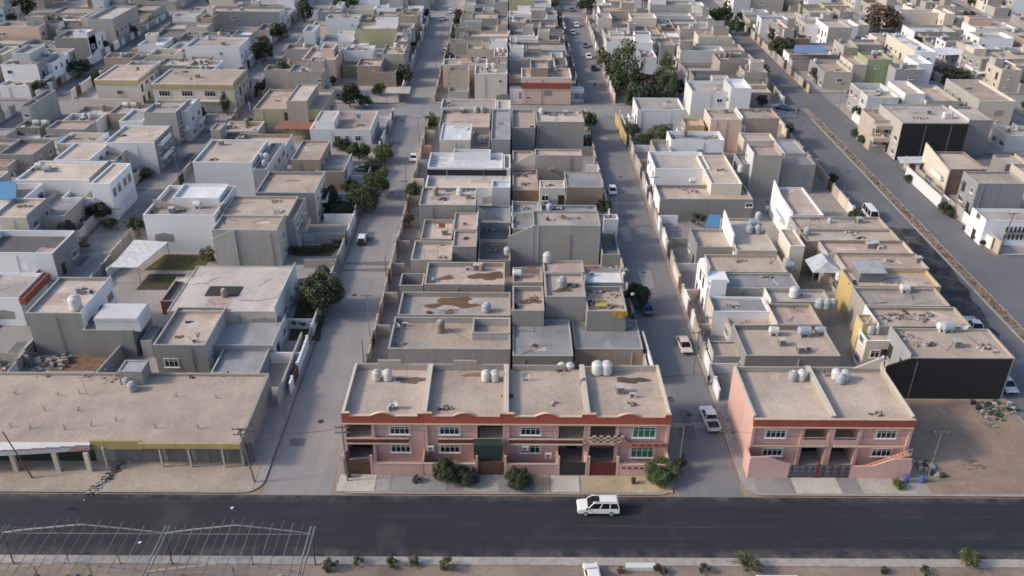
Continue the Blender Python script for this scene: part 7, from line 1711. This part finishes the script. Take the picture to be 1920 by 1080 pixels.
# ---------------------------------------------------------------- small stuff of the streets
MH = MB(); MH.lathe(0, 0, [(.42, 0), (.42, .012), (.36, .02)], 12); MH = MH.mesh('manhole_cover', M_dkmetal)
for n_, (x, y, st) in enumerate(((-25.2, 96, 'left street'), (-26, 131, 'left street'), (-25, 176, 'left street'), (25.3, 98, 'right street'), (24.6, 140, 'right street'), (25.5, 186, 'right street'), (-76, 160, 'second left street'), (77, 150, 'highway'))):
    o = link('manhole_cover', MH, None, (x, y, .012)); tag(o, 'round iron manhole cover in the %s, %s stretch' % (st, ('near', 'middle', 'far')[0 if y < 115 else 1 if y < 160 else 2]), 'manhole cover')
for n_, (x, y, L_) in enumerate(((19.2, 97.5, 'scrap and broken block by the right street corner wall'), (-21.0, 104, 'block rubble on the left street pavement behind the terrace'), (30.3, 106, 'builders rubble beside the twin houses side wall'), (30.2, 95, 'small rubbish pile at the pink side wall'), (66, 96, 'earth and stone heap left on the empty corner lot'), (60, 88, 'scattered stones low on the empty corner lot'))):
    b = MB(); q = random.Random(n_ + 60)
    for k in range(36): s_ = q.uniform(.05, .24); cx, cy_ = q.gauss(0, .55), q.gauss(0, 1.1 if n_ < 4 else .7); b.prism([(cx - s_, cy_ - s_ * .6), (cx + s_, cy_ - s_ * .4), (cx + s_ * .7, cy_ + s_ * .8)], 0, s_ * q.uniform(.4, 1.3), 'z', q.randrange(3))
    tag(b.build('rubble', [_j('tan'), _j('grey'), _j('pale')], None, (x, y, .14)), L_, 'rubble', kind='stuff')
# ---------------------------------------------------------------- labels that single things out
from collections import defaultdict
byrow = defaultdict(list)
for i, hh in enumerate(HOUSES): byrow[hh[0].rstrip('2')].append(i)
SHORT = {}
for row, idx in byrow.items():
    if not row:
        for i in idx: HOUSES[i][2]['label'] = HOUSES[i][3]; SHORT[i] = ' '.join(HOUSES[i][3].replace('with', ',').split(',')[0].split()[:8])
        continue
    idx.sort(key=lambda i: HOUSES[i][1])
    for n, i in enumerate(idx):
        nm = ROWS[row][0]; SHORT[i] = '%s house, %s' % (ordn(n + 1), nm); root = HOUSES[i][2]; lk = HOUSES[i][3]
        if not root.get('label'):
            auto_ = 'storey house' in lk and len(lk.split()) <= 4
            root['label'] = ('%s, %s from front in %s' % (lk, ordn(n + 1), nm)) if auto_ else lk
        root['group'] = 'houses of %s' % nm
SHORT[hiS] = 'the long shop row'
for i, k in ((PK[0][1], 'first pink terraced house'), (PK[1][1], 'second pink terraced house'), (PK[2][1], 'third pink terraced house'), (PK[3][1], 'fourth pink terraced house'), (PD[0][1], 'left pink twin house'), (PD[1][1], 'right pink twin house')): SHORT[i] = k
sets = defaultdict(list)
for it in ITEMS: sets[(it[1], it[3])].append(it)
W5 = {1: [''], 2: ['left', 'right'], 3: ['left', 'middle', 'right'], 4: ['leftmost', 'second', 'third', 'rightmost']}
for (desc, hi), its in sets.items():
    its.sort(key=lambda t: px_of(*t[0].location)[0])
    for n, (o, d, place, hi_, cat) in enumerate(its):
        N = len(its); pre = (W5[N][n] + ' ') if N <= 4 else ('leftmost ' if n == 0 else 'rightmost ' if n == N - 1 else ordn(n + 1) + ' ')
        pl = {'on the roof of': 'on', 'on the street side of': 'before'}.get(place, place)
        o['label'] = ('%s%s %s %s' % (pre, d, pl, SHORT[hi])).strip(); o['category'] = cat
GN = {'water tank': 'water tanks on the roofs', 'air cooler': 'evaporative coolers on the roofs', 'air conditioner': 'air conditioner units on the roofs', 'satellite dish': 'satellite dishes on the roofs',
      'garden wall': 'garden walls along the streets', 'yard wall': 'walls between the yards', 'scrap heap': 'heaps of scrap on the roofs', 'tree': 'yard trees along the house rows'}
for it in ITEMS: it[0]['group'] = GN[it[4]]
over = [o for o in col.objects if o.get('label') and not 4 <= len(o['label'].split()) <= 16]
for o in over: o['label'] = ' '.join(o['label'].split()[:16]) if len(o['label'].split()) > 16 else o['label']
print('houses', len(HOUSES), 'items', len(ITEMS), 'objects', len(col.objects), 'odd labels', [(o.name, o['label']) for o in over[:8]])
from collections import Counter
dd = [k for k, v in Counter(o['label'] for o in col.objects if o.get('label')).items() if v > 1]; print('dup labels', len(dd), dd[:6])
